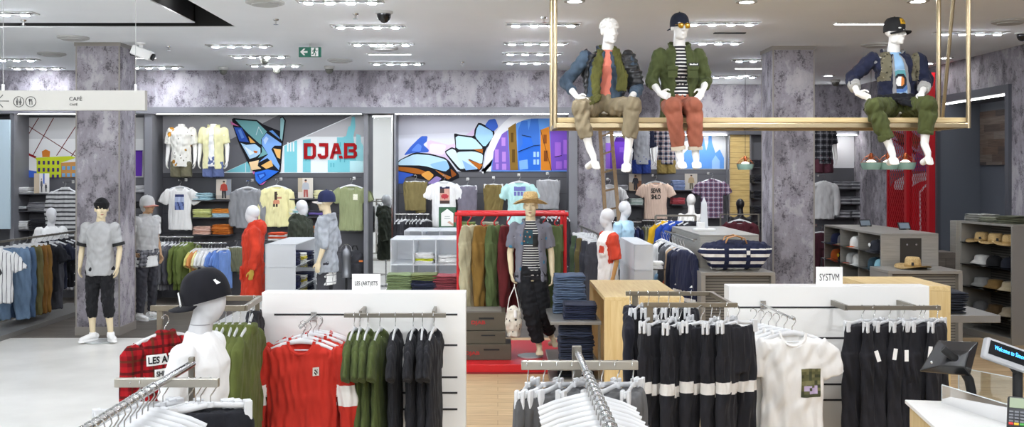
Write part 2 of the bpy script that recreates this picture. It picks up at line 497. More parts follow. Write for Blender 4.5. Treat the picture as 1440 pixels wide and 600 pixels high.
# grey metal portal frames of the wall bays
w = MB()
w.box(-9.3, ax(812, YF), YF - .05, YB, 3.25, 3.36)                       # header band
for p0, p1 in ((203, 214), (800, 812)): w.box(ax(p0, YF), ax(p1, YF), YF, YB - .002, 0, 3.25)
for p0, p1 in ((510.5, 516), (553, 556)): w.box(ax(p0, YF), ax(p1, YF), YF + .1, YB - .002, 0, 3.25)
w.box(ax(516, YF), ax(553, YF), YF + .42, YB - .002, 0, 3.25)
w.box(ax(14, YF), ax(20, YF), YF, YB - .002, 0, 3.25)
struct('trim_2', w, grey_steel)
w = MB()
for (a, b) in ((214, 510), (556, 800), (20, 203)):
    for z in (0.45, .8, 1.15, 1.5, 1.85, 2.14):
        w.box(ax(a, YB) + .02, ax(b, YB) - .02, YB - .006, YB - .001, z, z + .012)
struct('trim_3', w, darker)
w = MB()
for z in (0.45, .8, 1.15, 1.5, 1.85, 2.2): w.box(1.9, ax(1070, YW), YW - .006, YW - .001, z, z + .012)
struct('trim_4', w, darker)

# pillars
def pillar(px0, px1, d, nm):
    x0, x1 = ax(px0, d), ax(px1, d); D = .58
    o = struct(nm, MB().box(x0, x1, d, d + D, .12, CEIL - .05), concrete); o['label'] = 'weathered concrete pillar behind the ' + ('beanie figure' if px0 < 500 else 'right white panel')
    b = MB().box(x0 - .012, x1 + .012, d - .012, d + D + .012, 0, .12).box(x0 - .02, x1 + .02, d - .02, d + D + .02, CEIL - .05, CEIL)
    for x in (x0 - .006, x1 - .012):
        for y in (d - .006, d + D - .012): b.box(x, x + .018, y, y + .018, .12, CEIL - .05)
    q = b.build('pillar_trim', plain('pillar_edge_grey', '#8d8780', .5)); q['kind'] = 'structure'
pillar(107, 168, 13.5, 'pillar_left'); pillar(1087, 1145, 13.9, 'pillar_right')

# ------------------------------------------------------------ murals
def stroke(pts, w, closed=False):
    out = []
    P = [Vector(p) for p in pts]
    if closed: P.append(P[0])
    for a, b in zip(P[:-1], P[1:]):
        d = (b - a); 
        if d.length < 1e-6: continue
        d.normalize(); n = Vector((-d.y, d.x)) * w / 2; e = d * w * .3
        out.append([tuple(a - e + n), tuple(b + e + n), tuple(b + e - n), tuple(a - e - n)])
    return out
def mural(name, d, thick, items, label, cat, xf=lambda p: p):
    """flat painted panel: items = (colour, polygon in photo pixels at depth d) layered a fraction of a millimetre apart"""
    mb = MB(); mats = []; idx = {}
    for i, (c, poly) in enumerate(items):
        if c not in idx: idx[c] = len(mats); mats.append(plain('mural_' + c.strip('#'), c, .75, spec=.2))
        q = [xf(p) for p in poly]
        y1 = d - (0 if i == 0 else .0008 * i); y0 = d - thick - .0008 * i
        mb.prism([(ax(x, d), az(y, d)) for x, y in q], y0, y1, idx[c])
    o = mb.build(name, mats); tag(o, label, cat); return o
def cx(x0, y0, s): return lambda L: [(x0 + x / s, y0 + y / s) for x, y in L]

D = YB - .004; A = cx(0, 150, 3)
it = [('#c9c9ca', A([(58, 46), (606, 46), (606, 298), (58, 298)])), ('#e2e2e2', A([(58, 135), (606, 135), (606, 298), (58, 298)]))]
def ln(S, pts, w, c): return [(c, p) for p in stroke(S(pts), w)]
for l in ([(68, 48), (330, 215)], [(163, 48), (85, 175)], [(226, 48), (140, 205)], [(322, 80), (240, 205)], [(328, 170), (300, 212)]): it += ln(A, l, 1.1, '#6b2a2a')
it += ln(A, [(60, 172), (150, 213)], 3, '#8c1f24')
it += [('#3d63c2', A([(66, 252), (105, 262), (105, 298), (66, 298)])), ('#3d63c2', A([(120, 267), (156, 272), (156, 298), (120, 298)]))]
it += [('#c9772c', A([(178, 188), (194, 180), (212, 188), (210, 212), (180, 212)])), ('#c3d02e', A([(150, 215), (300, 208), (322, 215), (258, 236), (258, 298), (156, 298), (156, 226)])),
       ('#bf8a4e', A([(258, 236), (326, 232), (326, 298), (258, 298)]))]
for r in (228, 258, 286):
    for k in range(5): it.append(('#44306e', A([(162 + k * 20, r), (171 + k * 20, r), (171 + k * 20, r + 16), (162 + k * 20, r + 16)])))
    for k in range(3): it.append(('#6f9fc8', A([(264 + k * 21, r + 22), (277 + k * 21, r + 22), (277 + k * 21, r + 38), (264 + k * 21, r + 38)])) if r < 286 else it[-1])
it += [('#5a2f9a', A([(560, 184), (603, 186), (601, 292), (560, 292)])), ('#43207c', A([(560, 184), (606, 184), (603, 190), (560, 190)]))]
mural('wall_mural', D, .004, it, 'street mural with yellow building and red cables left of the pillar', 'mural')

def chaikin(L, n=2):
    for _ in range(n):
        L = [q for a, b in zip(L, L[1:] + L[:1]) for q in ((a[0] * .86 + b[0] * .14, a[1] * .86 + b[1] * .14), (a[0] * .14 + b[0] * .86, a[1] * .14 + b[1] * .86))]
    return L
_B = cx(220, 160, 6); B = _B; A2 = cx(400, 150, 3)
W0 = 227; W1 = 512
it = [('#e1e6e8', [(W0, 160), (W1, 160), (W1, 243), (W0, 243)]), ('#aeaeb2', [(W0, 160), (396, 160), (322, 197), (W0, 197)]),
      ('#97979b', [(W0, 195), (326, 195), (313, 243), (W0, 243)]),
      ('#68686d', [(396, 160), (500, 160), (425, 193), (313, 243), (W0 + 70, 243), (322, 197)]), ('#b9b9bd', [(503, 160), (W1, 160), (W1, 192), (430, 192)])]
T = '#7cc6d0'
it += [(T, [(318, 241.5), (345, 229), (345, 242), (318, 242)]), (T, [(346, 228), (352, 225), (352, 242), (346, 242)]), (T, [(400, 205), (418, 197), (418, 242), (400, 242)]), (T, [(426, 197), (437, 195), (437, 242), (426, 242)]), (T, [(461, 225), (474, 225), (474, 242), (461, 242)]),
       (T, [(474, 193), (482, 193), (487, 191), (490, 178), (493, 177), (495, 164), (499, 164), (500, 178), (497, 192), (503, 242), (474, 242)]),
       ('#9ad6dc', [(501, 188), (507, 190), (508, 200), (511, 205), (511, 242), (501, 242)]), ('#bfe6ea', [(492, 226), (511, 226), (511, 242), (492, 242)])]
for x in (404, 408, 412): it.append(('#e1e6e8', [(x, 200), (x + 2, 200), (x + 2, 213), (x, 213)]))
for x, y in ((465, 229), (469, 229), (478, 200), (484, 200), (478, 210), (484, 210), (490, 205), (478, 222), (484, 222), (430, 205), (430, 220)):
    it.append(('#4f9fae', [(x, y), (x + 1.2, y), (x + 1.2, y + 6), (x, y + 6)]))
K = '#15151c'
it += [(K, B([(640, 45), (655, 36), (850, 52), (905, 90), (1055, 150), (1045, 30), (1070, 22), (1095, 55), (1070, 250), (1050, 488), (868, 606), (825, 500), (770, 400), (695, 240), (650, 110)])),
       ('#6fa5aa', B([(668, 50), (848, 64), (905, 120), (935, 150), (885, 215), (890, 260), (870, 250), (770, 160)])),
       ('#6fa5aa', B([(890, 270), (942, 338), (860, 372), (895, 320)])),
       ('#2f55b0', B([(658, 112), (722, 118), (784, 240), (704, 232)])), ('#5b86d2', B([(690, 135), (715, 130), (745, 200), (722, 210)])),
       ('#a9cdea', B([(714, 245), (760, 262), (835, 254), (880, 290), (880, 335), (840, 365), (790, 380)])), ('#dfeefa', B([(740, 268), (830, 330), (790, 352)])),
       ('#e0a95c', B([(780, 190), (840, 245), (795, 245)])), ('#c9662a', B([(822, 310), (858, 315), (850, 332), (828, 328)])),
       ('#7ba8e6', B([(892, 212), (932, 162), (1058, 250), (1056, 268), (1000, 268), (972, 298), (1044, 440), (1036, 474), (940, 372), (862, 412), (945, 342), (895, 262)])),
       ('#b7d2f4', B([(905, 220), (930, 190), (950, 210), (920, 260)])),
       ('#f0cfa0', B([(785, 408), (868, 390), (858, 438), (888, 462), (806, 476)])), ('#e8b56a', B([(886, 436), (972, 388), (988, 440), (930, 464)])), ('#e8b56a', B([(990, 292), (1052, 300), (1048, 380), (1022, 366)])),
       ('#2f6fd8', B([(832, 494), (940, 468), (1036, 484), (955, 540), (872, 596), (842, 560)])), ('#1c47a8', B([(850, 510), (920, 492), (930, 520), (880, 560)])), ('#4f8cea', B([(866, 516), (910, 505), (915, 520), (880, 545)])),
       ('#5f8fd6', B([(955, 145), (985, 140), (1042, 200), (1045, 215)])), ('#8fb8bd', B([(1050, 40), (1068, 32), (1084, 58), (1064, 230), (1048, 205)])),
       ('#c56aa0', B([(625, 60), (700, 105), (640, 92)])), ('#c56aa0', B([(812, 486), (836, 486), (826, 512)])), ('#d06ab0', B([(872, 598), (940, 560), (900, 598)]))]
it += ln(_B, [(845, 180), (868, 110), (900, 170)], .5, '#dfeaf0')
mural('wall_mural', D, .004, it, 'mural with blue graffiti wedge and teal skyline behind the red letters', 'mural')

_G = cx(540, 150, 5.457); G = lambda L: chaikin(_G(L), 1); A3 = cx(600, 150, 3); A4 = lambda L: chaikin(A3(L), 1)
E0, E1 = 556, 800
it = [('#d9dbe6', [(E0, 158), (E1, 158), (E1, 241), (E0, 241)]), ('#cfd0dc', [(E0, 158), (E1, 158), (E1, 180), (E0, 190)]),
      ('#dcc6e4', G([(330, 250), (520, 300), (690, 170), (740, 120), (764, 150), (764, 300), (480, 420), (330, 370)])), ('#e9dcf0', G([(350, 280), (480, 290), (460, 370), (350, 360)])),
      ('#3f66c8', G([(150, 375), (200, 310), (265, 245), (290, 225), (335, 225), (330, 265), (300, 290), (345, 330), (340, 350), (230, 352)])), ('#5f8ae2', G([(205, 340), (260, 280), (290, 300), (280, 345)])),
      (K, G([(115, 410), (235, 348), (360, 360), (485, 395), (590, 540), (500, 580), (300, 560), (85, 500), (85, 450)])),
      ('#bcdcec', G([(130, 408), (237, 362), (360, 372), (478, 405), (505, 470), (470, 498), (300, 450), (92, 448)])), ('#93c0ec', G([(350, 440), (478, 410), (505, 470), (470, 498), (380, 470)])),
      ('#a9621f', G([(85, 458), (245, 470), (330, 500), (300, 520), (250, 515), (85, 482)])), ('#e0a04a', G([(280, 520), (340, 488), (385, 525), (345, 570)])), ('#b06a28', G([(385, 480), (460, 515), (520, 540), (490, 560)])), ('#8a4a18', G([(510, 470), (560, 520), (520, 545)])),
      ('#3a5fc0', G([(85, 490), (240, 520), (160, 545), (150, 590), (85, 590)])), ('#9a86c0', G([(330, 590), (400, 530), (445, 550), (400, 590)])),
      (K, A4([(73, 190), (105, 170), (122, 176), (115, 113), (125, 113), (140, 118), (200, 125), (202, 95), (220, 64), (285, 98), (288, 135), (248, 180), (232, 272), (150, 275), (130, 265)])),
      ('#d3e9ef', A4([(80, 191), (107, 177), (122, 184), (160, 262), (140, 262), (100, 215)])), ('#bfe0ec', A4([(125, 180), (122, 121), (200, 132), (240, 176), (200, 180)])), ('#a6d2f0', A4([(210, 95), (222, 74), (278, 104), (280, 128), (244, 172), (205, 128)])),
      ('#c9e3ee', A4([(130, 190), (200, 188), (238, 200), (234, 244), (170, 216), (222, 262), (165, 268), (128, 215)])), ('#8fb9ee', A3([(150, 225), (215, 262), (165, 268)])),
      ('#b5651f', A3([(172, 222), (236, 244), (222, 266)])), ('#b5651f', A3([(198, 180), (238, 178), (236, 196)])),
      ('#3f66c8', A4([(245, 80), (262, 55), (290, 50), (303, 85), (282, 105)]))]
arc = [(395 - 130 * math.sin(a), 25 + 260 * (1 - math.cos(a))) for a in (0, .2, .4, .6, .8, 1.0, 1.2, 1.4, 1.57)]
def arcp(r): return [(600 + (455 - r * math.sin(a) * 1.0) / 3, 150 + (285 - 275 * (r / 215) * math.cos(a)) / 3) for a in [i * PI / 2 / 12 for i in range(13)]]
it.append(('#eceef2', [(600 + 455 / 3, 159)] + arcp(215) + [(600 + 230 / 3, 241), (E1, 241), (E1, 159)]))
inner = [(p[0], min(p[1], 241)) for p in arcp(184)]
it.append(('#5d94dc', [inner[0]] + inner[1:] + [(E1, 241), (E1, inner[0][1])]))
def rects(L, c): return [(c, A3([(a, b), (e, b), (e, f), (a, f)])) for a, b, e, f in L]
it += [('#3f74cc', A3([(385, 100), (400, 60), (425, 60), (430, 100), (440, 50), (470, 50), (475, 100), (478, 190), (385, 190)])),
       ('#7c62be', A3([(300, 150), (318, 115), (340, 100), (352, 268), (276, 268), (282, 190)])), ('#8a6a2c', A3([(344, 90), (376, 68), (386, 268), (352, 268)])),
       ('#2f6fd8', A3([(386, 190), (405, 155), (402, 130), (440, 128), (450, 165), (478, 162), (478, 268), (386, 268)])), ('#7fb2f2', A3([(390, 228), (425, 222), (428, 262), (392, 266)])),
       ('#d8862a', A3([(480, 98), (516, 84), (526, 268), (482, 268)])), ('#7a52bc', A3([(520, 92), (603, 88), (603, 268), (526, 268)])), ('#47288a', A3([(516, 84), (605, 80), (605, 94), (518, 98)]))]
it += rects([(316, 130, 332, 165), (318, 190, 334, 232), (288, 180, 304, 235), (292, 240, 304, 264), (318, 240, 336, 266)], '#b98ad8') + rects([(355, 110, 366, 150), (360, 180, 372, 235)], '#5c4418')
it += rects([(450, 190, 460, 212), (464, 190, 474, 212), (450, 222, 460, 244), (464, 222, 474, 244)], '#a6d0fa') + rects([(492, 118, 506, 155), (494, 185, 510, 230)], '#8a4a18') + rects([(540, 150, 566, 210), (576, 140, 598, 200), (545, 230, 570, 262), (578, 225, 600, 260)], '#a26ad0')
it += ln(A3, [(540, 212), (568, 206)], .9, K) + ln(A3, [(386, 190), (450, 165), (478, 162)], .8, K) + ln(A3, [(480, 98), (526, 268)], .6, K) + ln(A3, [(402, 120), (440, 128)], .8, K)
mural('wall_mural', D, .004, it, 'graffiti mural with arched purple and blue city in the bay behind the straw hat figure', 'mural')

D4 = YW - .004
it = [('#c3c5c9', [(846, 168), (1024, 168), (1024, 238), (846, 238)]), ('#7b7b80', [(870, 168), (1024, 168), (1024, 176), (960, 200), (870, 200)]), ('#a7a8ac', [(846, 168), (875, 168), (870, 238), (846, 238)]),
      ('#8a62c4', [(846, 201), (858, 201), (858, 237), (846, 237)]), ('#5f35a8', [(858, 199), (881, 199), (881, 237), (858, 237)]), ('#43207c', [(864, 199), (866, 193), (878, 193), (881, 199)]), ('#7a52bc', [(871, 207), (877, 207), (877, 214), (871, 214)]),
      ('#5f93d6', [(962, 237), (962, 215), (972, 205), (978, 215), (985, 190), (987, 180), (989, 190), (993, 212), (996, 200), (997, 178), (1000, 178), (1001, 200), (1006, 215), (1012, 210), (1018, 222), (1018, 237)]), ('#8fb6e6', [(1001, 226), (1006, 218), (1012, 226), (1012, 237), (1001, 237)])]
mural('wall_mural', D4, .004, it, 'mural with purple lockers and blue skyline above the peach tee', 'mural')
it = [('#9c9ca0', [(1147, 168), (1210, 168), (1210, 236), (1147, 236)]), ('#d5d5d8', [(1170, 195), (1210, 172), (1210, 236), (1170, 236)]), ('#4c4c50', [(1147, 168), (1206, 168), (1172, 196), (1147, 205)])]
mural('wall_mural', D4, .004, it, 'grey and white geometric mural panel right of the right pillar', 'mural')
# dark portal frame parts of the far wall
w = MB(); w.box(ax(1208, 20.1), ax(1222, 19.6), YW - .4, YW - .001, 0, 3.0)
w.box(ax(1022, 20.1), ax(1025, 20.1), YW - .1, YW - .001, 0, 3.0); w.box(ax(1055, 20.1), ax(1058, 20.1), YW - .1, YW - .001, 0, 3.0)
struct('trim_5', w, grey_steel)
# pale blue fitting panel at the far left
o = MB().box(ax(-40, 17.0), ax(13.5, 17.0), 17.0, 17.05, az(322, 17), az(168, 17)).build('fitting_screen', plain('pale_blue_panel', '#b9ccd6', .3), bevel=.004)
tag(o, 'pale blue glossy wall panel at the far left edge', 'panel')

# DJAB letters
red_letter = plain('red_letter', '#98161b', .85, spec=.15)
def letters():
    root = thing('wall_sign', 'red block letters DJAB on the teal skyline mural', 'sign', (0, YB - .06, 0))
    d = YB - .06; s = A2
    def pz(L): return [(ax(x, d), az(y, d)) for x, y in s(L)]
    def L(nm, polys):
        mb = MB()
        for p in polys: mb.prism(pz(p), .02, .05)
        mb.build(nm, red_letter, root)
    L('letter', [[(80, 153), (95, 153), (95, 220), (80, 220)], [(95, 153), (120, 153), (131, 164), (131, 209), (120, 220), (95, 220), (95, 207), (115, 207), (118, 203), (118, 170), (115, 167), (95, 167)]])
    L('letter', [[(145, 153), (183, 153), (183, 208), (172, 219), (150, 219), (139, 208), (139, 198), (152, 198), (154, 205), (168, 205), (170, 202), (170, 167), (145, 167)]])
    L('letter', [[(190, 219), (208, 153), (226, 153), (240, 200), (226, 200), (217, 166), (204, 219)], [(206, 188), (222, 186), (225, 198), (204, 198)], [(228, 206), (242, 206), (246, 218), (231, 218)]])
    L('letter', [[(250, 153), (264, 153), (264, 218), (250, 218)], [(264, 153), (294, 153), (304, 163), (304, 178), (298, 185), (305, 192), (305, 206), (295, 217), (264, 217), (264, 205), (290, 205), (291, 193), (270, 191), (270, 179), (290, 178), (290, 167), (264, 167)]])
letters()

# light coves of the bays
led = emit('led_strip', '#ffffff', 9); led2 = emit('led_strip_far', '#ffffff', 30)
def strip(px0, px1, d, z, label):
    o = MB().box(ax(px0, d), ax(px1, d), d, d + .03, z - (.004 if 'red letter' in label or 'yellow b' in label else .01), z).build('light_strip', led2 if d > 18 else led); tag(o, label, 'light')
strip(556, 799, YF - .02, 3.247, 'thin white light strip over the graffiti bay')
strip(220, 508, YF + .05, 3.247, 'thin white light strip over the red letter bay')
strip(25, 190, YF + .05, 3.247, 'thin white light strip over the yellow building mural')
strip(850, 1022, YW - .33, 2.995, 'thin white light strip over the purple locker mural')
strip(1150, 1205, YW - .33, 2.995, 'thin white light strip over the grey bay right of the right pillar')
o = MB().box(XR + .02, XR + .04, 14.12, 16.2, 3.335, 3.352).build('light_strip', led); tag(o, 'thin white light strip inside the dark portal on the right wall', 'light')

# plank picture in the recess
k = planks_mat('dark_barn_planks', '#6d5c50', '#4d4642', '#2e2a28', (0, PI / 2, PI / 2), .7, .9, .22)
k = NT('reclaimed_planks'); k.set(.7); o_ = k.coord(); s_ = k.sep(o_)
row = k.math('FLOOR', k.math('DIVIDE', s_[2], .12)); 
cmb = k.n('ShaderNodeCombineXYZ'); k.l(row, cmb.inputs[2]); k.l(k.math('FLOOR', k.math('ADD', k.math('DIVIDE', s_[1], .5), k.math('MULTIPLY', row, .37))), cmb.inputs[1])
wn = k.n('ShaderNodeTexWhiteNoise'); k.l(cmb.outputs[0], wn.inputs['Vector'])
gr = k.noise(k.coord((20, 1.5, 20)), 2, 6)
k.base(k.mix(.6, k.ramp(wn.outputs['Value'], [(0, '#4c4643'), (.5, '#6e5a4c'), (1, '#7d756e')]), k.ramp(gr, [(.3, '#8a8a8a'), (.7, '#ffffff')]), 'MULTIPLY'))
o = MB().box(7.90, 7.949, 15.25, 16.2, 2.35, 3.22).build('plank_picture', k.m); tag(o, 'dark reclaimed plank panel hung in the right wall portal', 'wall art')

# ------------------------------------------------------------ mirror (left) and mirror with its timber reflection painted on (right)
mir = NT('mirror_glass'); mir.set(.02, 1); mir.base('#e6e8e8'); mir = mir.m
root = thing('wall_mirror', 'tall narrow chrome framed mirror between the two mural bays', 'mirror', (ax(534.5, YF + .2), YF + .2, 0), math.radians(-12))
hw = .215
MB().box(-hw, hw, 0, .01, .02, 3.2).build('glass', mir, root)
MB().box(-hw - .025, -hw, -.02, .03, 0, 3.23).box(hw, hw + .025, -.02, .03, 0, 3.23).box(-hw, hw, -.02, .03, 3.2, 3.23).build('frame', chrome, root)
k = NT('painted_timber_reflection'); k.set(.5); s_ = k.sep(k.coord()); fr = k.math('FRACT', k.math('DIVIDE', s_[2], .11))
gr = k.noise(k.coord((2, 20, 20)), 2, 5)
k.base(k.mix(k.math('LESS_THAN', fr, .06), k.ramp(gr, [(.3, '#b99a5c'), (.7, '#d3b878')]), '#7d6436'))
root = thing('timber_mirror', 'tall pale timber board panel in a steel frame left of the right pillar', 'panel', (ax(1040, 20.0), 20.0, 0))
MB().box(-.2, .2, 0, .03, 1.05, 3.0).build('painted_reflection', k.m, root)  # timber colour stands in for what this mirror reflects
MB().box(-.225, -.2, -.02, .04, 1.0, 3.0).box(.2, .225, -.02, .04, 1.0, 3.0).box(-.2, .2, -.02, .04, 1.0, 1.05).build('frame', chrome, root)

# ------------------------------------------------------------ ceiling fittings
fix_frame = plain('fixture_grey', '#b5b5b2', .5); fix_dark = plain('fixture_recess', '#6d6d6d', .6)
bulb_m = emit('lamp_glow', '#ecf3ff', 125); tube_m = emit('tube_glow', '#ffffff', 14)
def cy(py): return F * (CEIL - CZ) / (HY - py)
def multi_proto():
    r = thing('ceiling_light', '', 'light')
    MB().box(-.45, .45, -.1, -.085, -.012, .0).box(-.45, .45, .085, .1, -.012, 0).box(-.45, -.435, -.085, .085, -.012, 0).box(.435, .45, -.085, .085, -.012, 0).build('frame', fix_frame, r)
    MB().box(-.435, .435, -.085, .085, -.004, -.001).build('recess', fix_dark, r)
    for i in range(4):
        x = -.33 + .22 * i
        MB().lathe([(.055, -.004), (.06, -.02), (.05, -.028)], 10, (x, 0, 0)).build('spot_housing', fix_frame, r)
        MB().lathe([(.046, -.034), (.046, -.029)], 8, (x, 0, 0)).build('bulb', bulb_m, r)
    return r
MULTI = Proto(multi_proto)
lx = [(-30, 18, 18, ''), (-18, 45, 83, ''), (25, 78, 95, ''), (195, 242, 93.5, ''), (303, 370, 63.5, ''), (333, 397, 78.5, ''), (360, 413, 91, ''), (482, 553, 36, ''), (505, 568, 61, ''), (532, 585, 88.5, ''), (432, 525, 1, ''),
      (728, 800, 33.5, ''), (722, 786, 60, ''), (720, 778, 74.5, ''), (717, 775, 87, ''), (979, 1050, 32, ''), (968, 1030, 59, ''), (1008, 1056, 107, ''), (1330, 1402, 45.5, ''), (1046, 1092, 84, '')]
refs = ['ceiling light cut by the top left edge above the black slot', 'four lamp ceiling light over the left cafe sign', 'four lamp ceiling light just above the concrete wall at far left', 'four lamp ceiling light under the white projector lamp', 'four lamp ceiling light, frontmost of three left of the green exit sign', 'four lamp ceiling light, middle of three left of the green exit sign', 'four lamp ceiling light, rearmost of three left of the green exit sign',
        'four lamp ceiling light beside the black dome camera', 'four lamp ceiling light behind the black dome camera', 'four lamp ceiling light behind the plain tube strip', 'four lamp ceiling light at the top edge in front of the black dome camera', 'four lamp ceiling light, frontmost beside the left platform post', 'four lamp ceiling light, second in the row by the left platform post', 'four lamp ceiling light, third in the row by the left platform post', 'four lamp ceiling light, rearmost in the row by the left platform post',
        'four lamp ceiling light right of the sunglasses figure', 'four lamp ceiling light behind the sunglasses figure', 'four lamp ceiling light near the far wall right of the sunglasses figure', 'four lamp ceiling light above the right wall portal', 'four lamp ceiling light in front of the right pillar top']
for (a, b, y, _), lb in zip(lx, refs):
    d = cy(y); MULTI.put((ax((a + b) / 2, d), d, CEIL), 0, lb, 'light', 'four lamp ceiling lights')
# unseen fittings added over the near floor and behind the camera to light the room
for j, y in enumerate((8.2, 5.6, 3.0, .4, -2.5, -5.0)):
    for i, x in enumerate((-7.6, -5.0, -2.4, .2, 2.8, 5.4)):
        MULTI.put((x, y, CEIL), 0, 'four lamp ceiling light above the shop floor nearer than the black slot', 'light', 'ceiling lights out of the picture')
def tube_light(a, b, y, lb):
    d = cy(y); r = thing('ceiling_strip_light', lb, 'light', (ax((a + b) / 2, d), d, CEIL)); h = (ax(b, d) - ax(a, d)) / 2
    MB().box(-h - .02, h + .02, -.07, -.05, -.012, 0).box(-h - .02, h + .02, .05, .07, -.012, 0).build('frame', fix_frame, r)
    MB().box(-h, h, -.05, .05, -.008, -.002).build('tube', tube_m, r)
tube_light(519, 576, 76, 'plain white tube strip in the ceiling above the graffiti bay')
tube_light(1177, 1245, 33, 'plain white tube strip in the ceiling left of the black cap figure')
tube_light(1036, 1072, 96, 'short white tube strip in the ceiling left of the right pillar')
tube_light(190, 216, 81, 'short white tube strip beside the left pillar top')
def downlight_proto():
    r = thing('downlight', '', 'light'); MB().lathe([(.11, 0), (.11, -.012), (.075, -.012), (.07, 0)], 20).build('ring', fix_frame, r); MB().lathe([(.07, -.006), (.07, -.002)], 16).build('bulb', emit('downlight_glow', '#ffffff', 40), r); return r
DL = Proto(downlight_proto)
for x, y, lb in ((808, 1, 'round bright downlight at the top edge over the scarf figure'), (1050, 2, 'round bright downlight at the top edge left of the black cap figure'), (1291, 1, 'round bright downlight at the top edge over the black cap figure'), (1330, 81, 'small round downlight right of the black cap figure'), (1305, 89, 'small round downlight behind the diagonal platform strut'), (1048, 106, 'small round downlight by the right pillar top'), (1165, 106, 'small round downlight right of the right pillar top')):
    d = cy(y); DL.put((ax(x, d), d, CEIL), 0, lb, 'light')
# vents / detectors / sprinklers
def vent_proto():
    r = thing('ceiling_vent', '', 'vent'); MB().lathe([(.2, 0), (.2, -.02), (.17, -.03), (.02, -.03)], 28).build('plate', fix_frame, r); MB().lathe([(.14, -.03), (.14, -.042), (.1, -.042)], 24).build('ring', fix_frame, r); return r
VP = Proto(vent_proto)
for x, y, lb in ((103, 52, 'round white ceiling disc above the left pillar'), (73, 75, 'wide round ceiling vent left of the left pillar'), (540, 67, 'round ceiling vent behind the dome camera'), (478, 84, 'round ceiling vent right of the exit sign'), (1232, 62, 'round ceiling vent beside the black cap figure'), (1420, 29, 'round ceiling vent near the right edge'), (373, 2, 'round ceiling vent at the top edge right of the black slot')):
    d = cy(y); VP.put((ax(x, d), d, CEIL), 0, lb, 'vent')
o = MB().box(-.2, .2, -.04, .04, -.012, 0).build('slot_vent', black_m); d = cy(46); o.location = (ax(1026, d), d, CEIL); tag(o, 'short dark slot vent in the ceiling right of the sunglasses figure', 'vent')
def spr_proto():
    r = thing('sprinkler', '', 'sprinkler'); MB().lathe([(.035, 0), (.03, -.015), (.012, -.02), (.012, -.06)], 12).build('body', chrome, r); MB().lathe([(.03, -.062), (.03, -.06)], 12).build('deflector', chrome, r); return r
SP = Proto(spr_proto)
for x, y, lb in ((33, 28, 'small ceiling sprinkler in front of the left slot'), (388, 27, 'small ceiling sprinkler left of the exit sign'), (500, 19, 'small ceiling sprinkler left of the dome camera'), (650, 87, 'small ceiling sprinkler over the graffiti bay'), (237, 65, 'small ceiling sprinkler right of the projector lamp'), (765, 24, 'small ceiling sprinkler left of the platform post')):
    d = cy(y); SP.put((ax(x, d), d, CEIL), 0, lb, 'sprinkler')
def dome_proto():
    r = thing('dome_camera', '', 'camera'); MB().lathe([(.085, 0), (.085, -.03), (.07, -.05)], 20).build('base', plain('camera_grey', '#b5b5b2', .4), r); MB().ball((0, 0, -.055), (.068, .068, .075), n=16).build('dome', plain('smoked_dome', '#55554f', .1), r, smooth=True); return r
DC = Proto(dome_proto)
for x, y, lb in ((314, 94.5, 'small grey dome camera, leftmost on the concrete wall top'), (389, 93, 'small grey dome camera, middle on the concrete wall top'), (463, 93, 'small grey dome camera below and right of the exit sign'), (1175, 112, 'small grey dome camera right of the right pillar'), (372, 79, 'small grey dome camera in front of the exit sign row')):
    d = cy(y); DC.put((ax(x, d), d, CEIL), 0, lb, 'camera')
d = cy(16); r = thing('dome_camera', 'large black dome camera on the ceiling above the mirror', 'camera', (ax(540, d), d, CEIL))
MB().lathe([(.1, 0), (.1, -.02), (.085, -.03)], 24).build('base', fix_frame, r); MB().ball((0, 0, -.03), (.08, .08, .1), n=20).build('dome', plain('black_gloss', '#0c0c0d', .12), r, smooth=True)
d = cy(46); r = thing('dome_camera', 'black security camera at the right edge of the ceiling', 'camera', (ax(1438, d), d, CEIL)); MB().lathe([(.09, 0), (.09, -.02)], 16).build('base', fix_frame, r); MB().ball((0, 0, -.03), (.07, .07, .08), n=16).build('dome', plain('black_gloss', '#0c0c0d', .12), r, smooth=True)
# spot lamp in the black slot
r = thing('slot_spotlight', 'black spotlight inside the black ceiling slot', 'light', (-3.38, 10.75, CEIL + .42))
MB().lathe([(.03, 0), (.03, -.12)], 10).build('stem', black_m, r); q = MB().lathe([(.06, -.08), (.075, -.06), (.075, .1), (.04, .12)], 16).build('lamp_head', black_m, r, smooth=True); q.location = (0, 0, -.2); q.rotation_euler = (.45, .3, 0)
q2 = MB().lathe([(.068, -.004), (.068, 0)], 16).build('lens', emit('slot_lamp', '#ffffff', 25), q); q2.location = (0, 0, -.084)
r = thing('slot_spotlight', 'small lamp in the black slot near the left edge', 'light', (-6.2, 11.9, CEIL + .42)); MB().lathe([(.05, 0), (.07, -.05), (.07, -.36), (.055, -.36)], 16).build('lamp_head', black_m, r); MB().lathe([(.066, -.375), (.066, -.362)], 16).build('lens', emit('slot_lamp', '#ffffff', 25), r)
# white projector spot at the left pillar
d = cy(60); r = thing('projector_lamp', 'white angled projector lamp beside the left pillar top', 'light', (ax(198, d), d, CEIL))
MB().lathe([(.06, 0), (.06, -.02), (.03, -.03), (.03, -.09)], 16).build('mount', plastic_white, r)
q = MB().box(-.14, .14, -.075, .075, -.065, .065).build('lamp_body', plastic_white, r, bevel=.015); q.location = (.02, 0, -.14); q.rotation_euler = (0, .38, 0)
q2 = MB().lathe([(.045, 0), (.05, .03)], 16, R=Matrix.Rotation(PI / 2, 3, 'Y')).build('lens', black_m, q); q2.location = (.14, 0, 0)
MB().tube([(-.02, -.02, -.05), (-.1, -.02, -.06), (-.15, -.02, -.12), (-.13, -.02, -.17), (-.08, -.02, -.18)], .008, 8).build('cable', black_m, r, smooth=True)

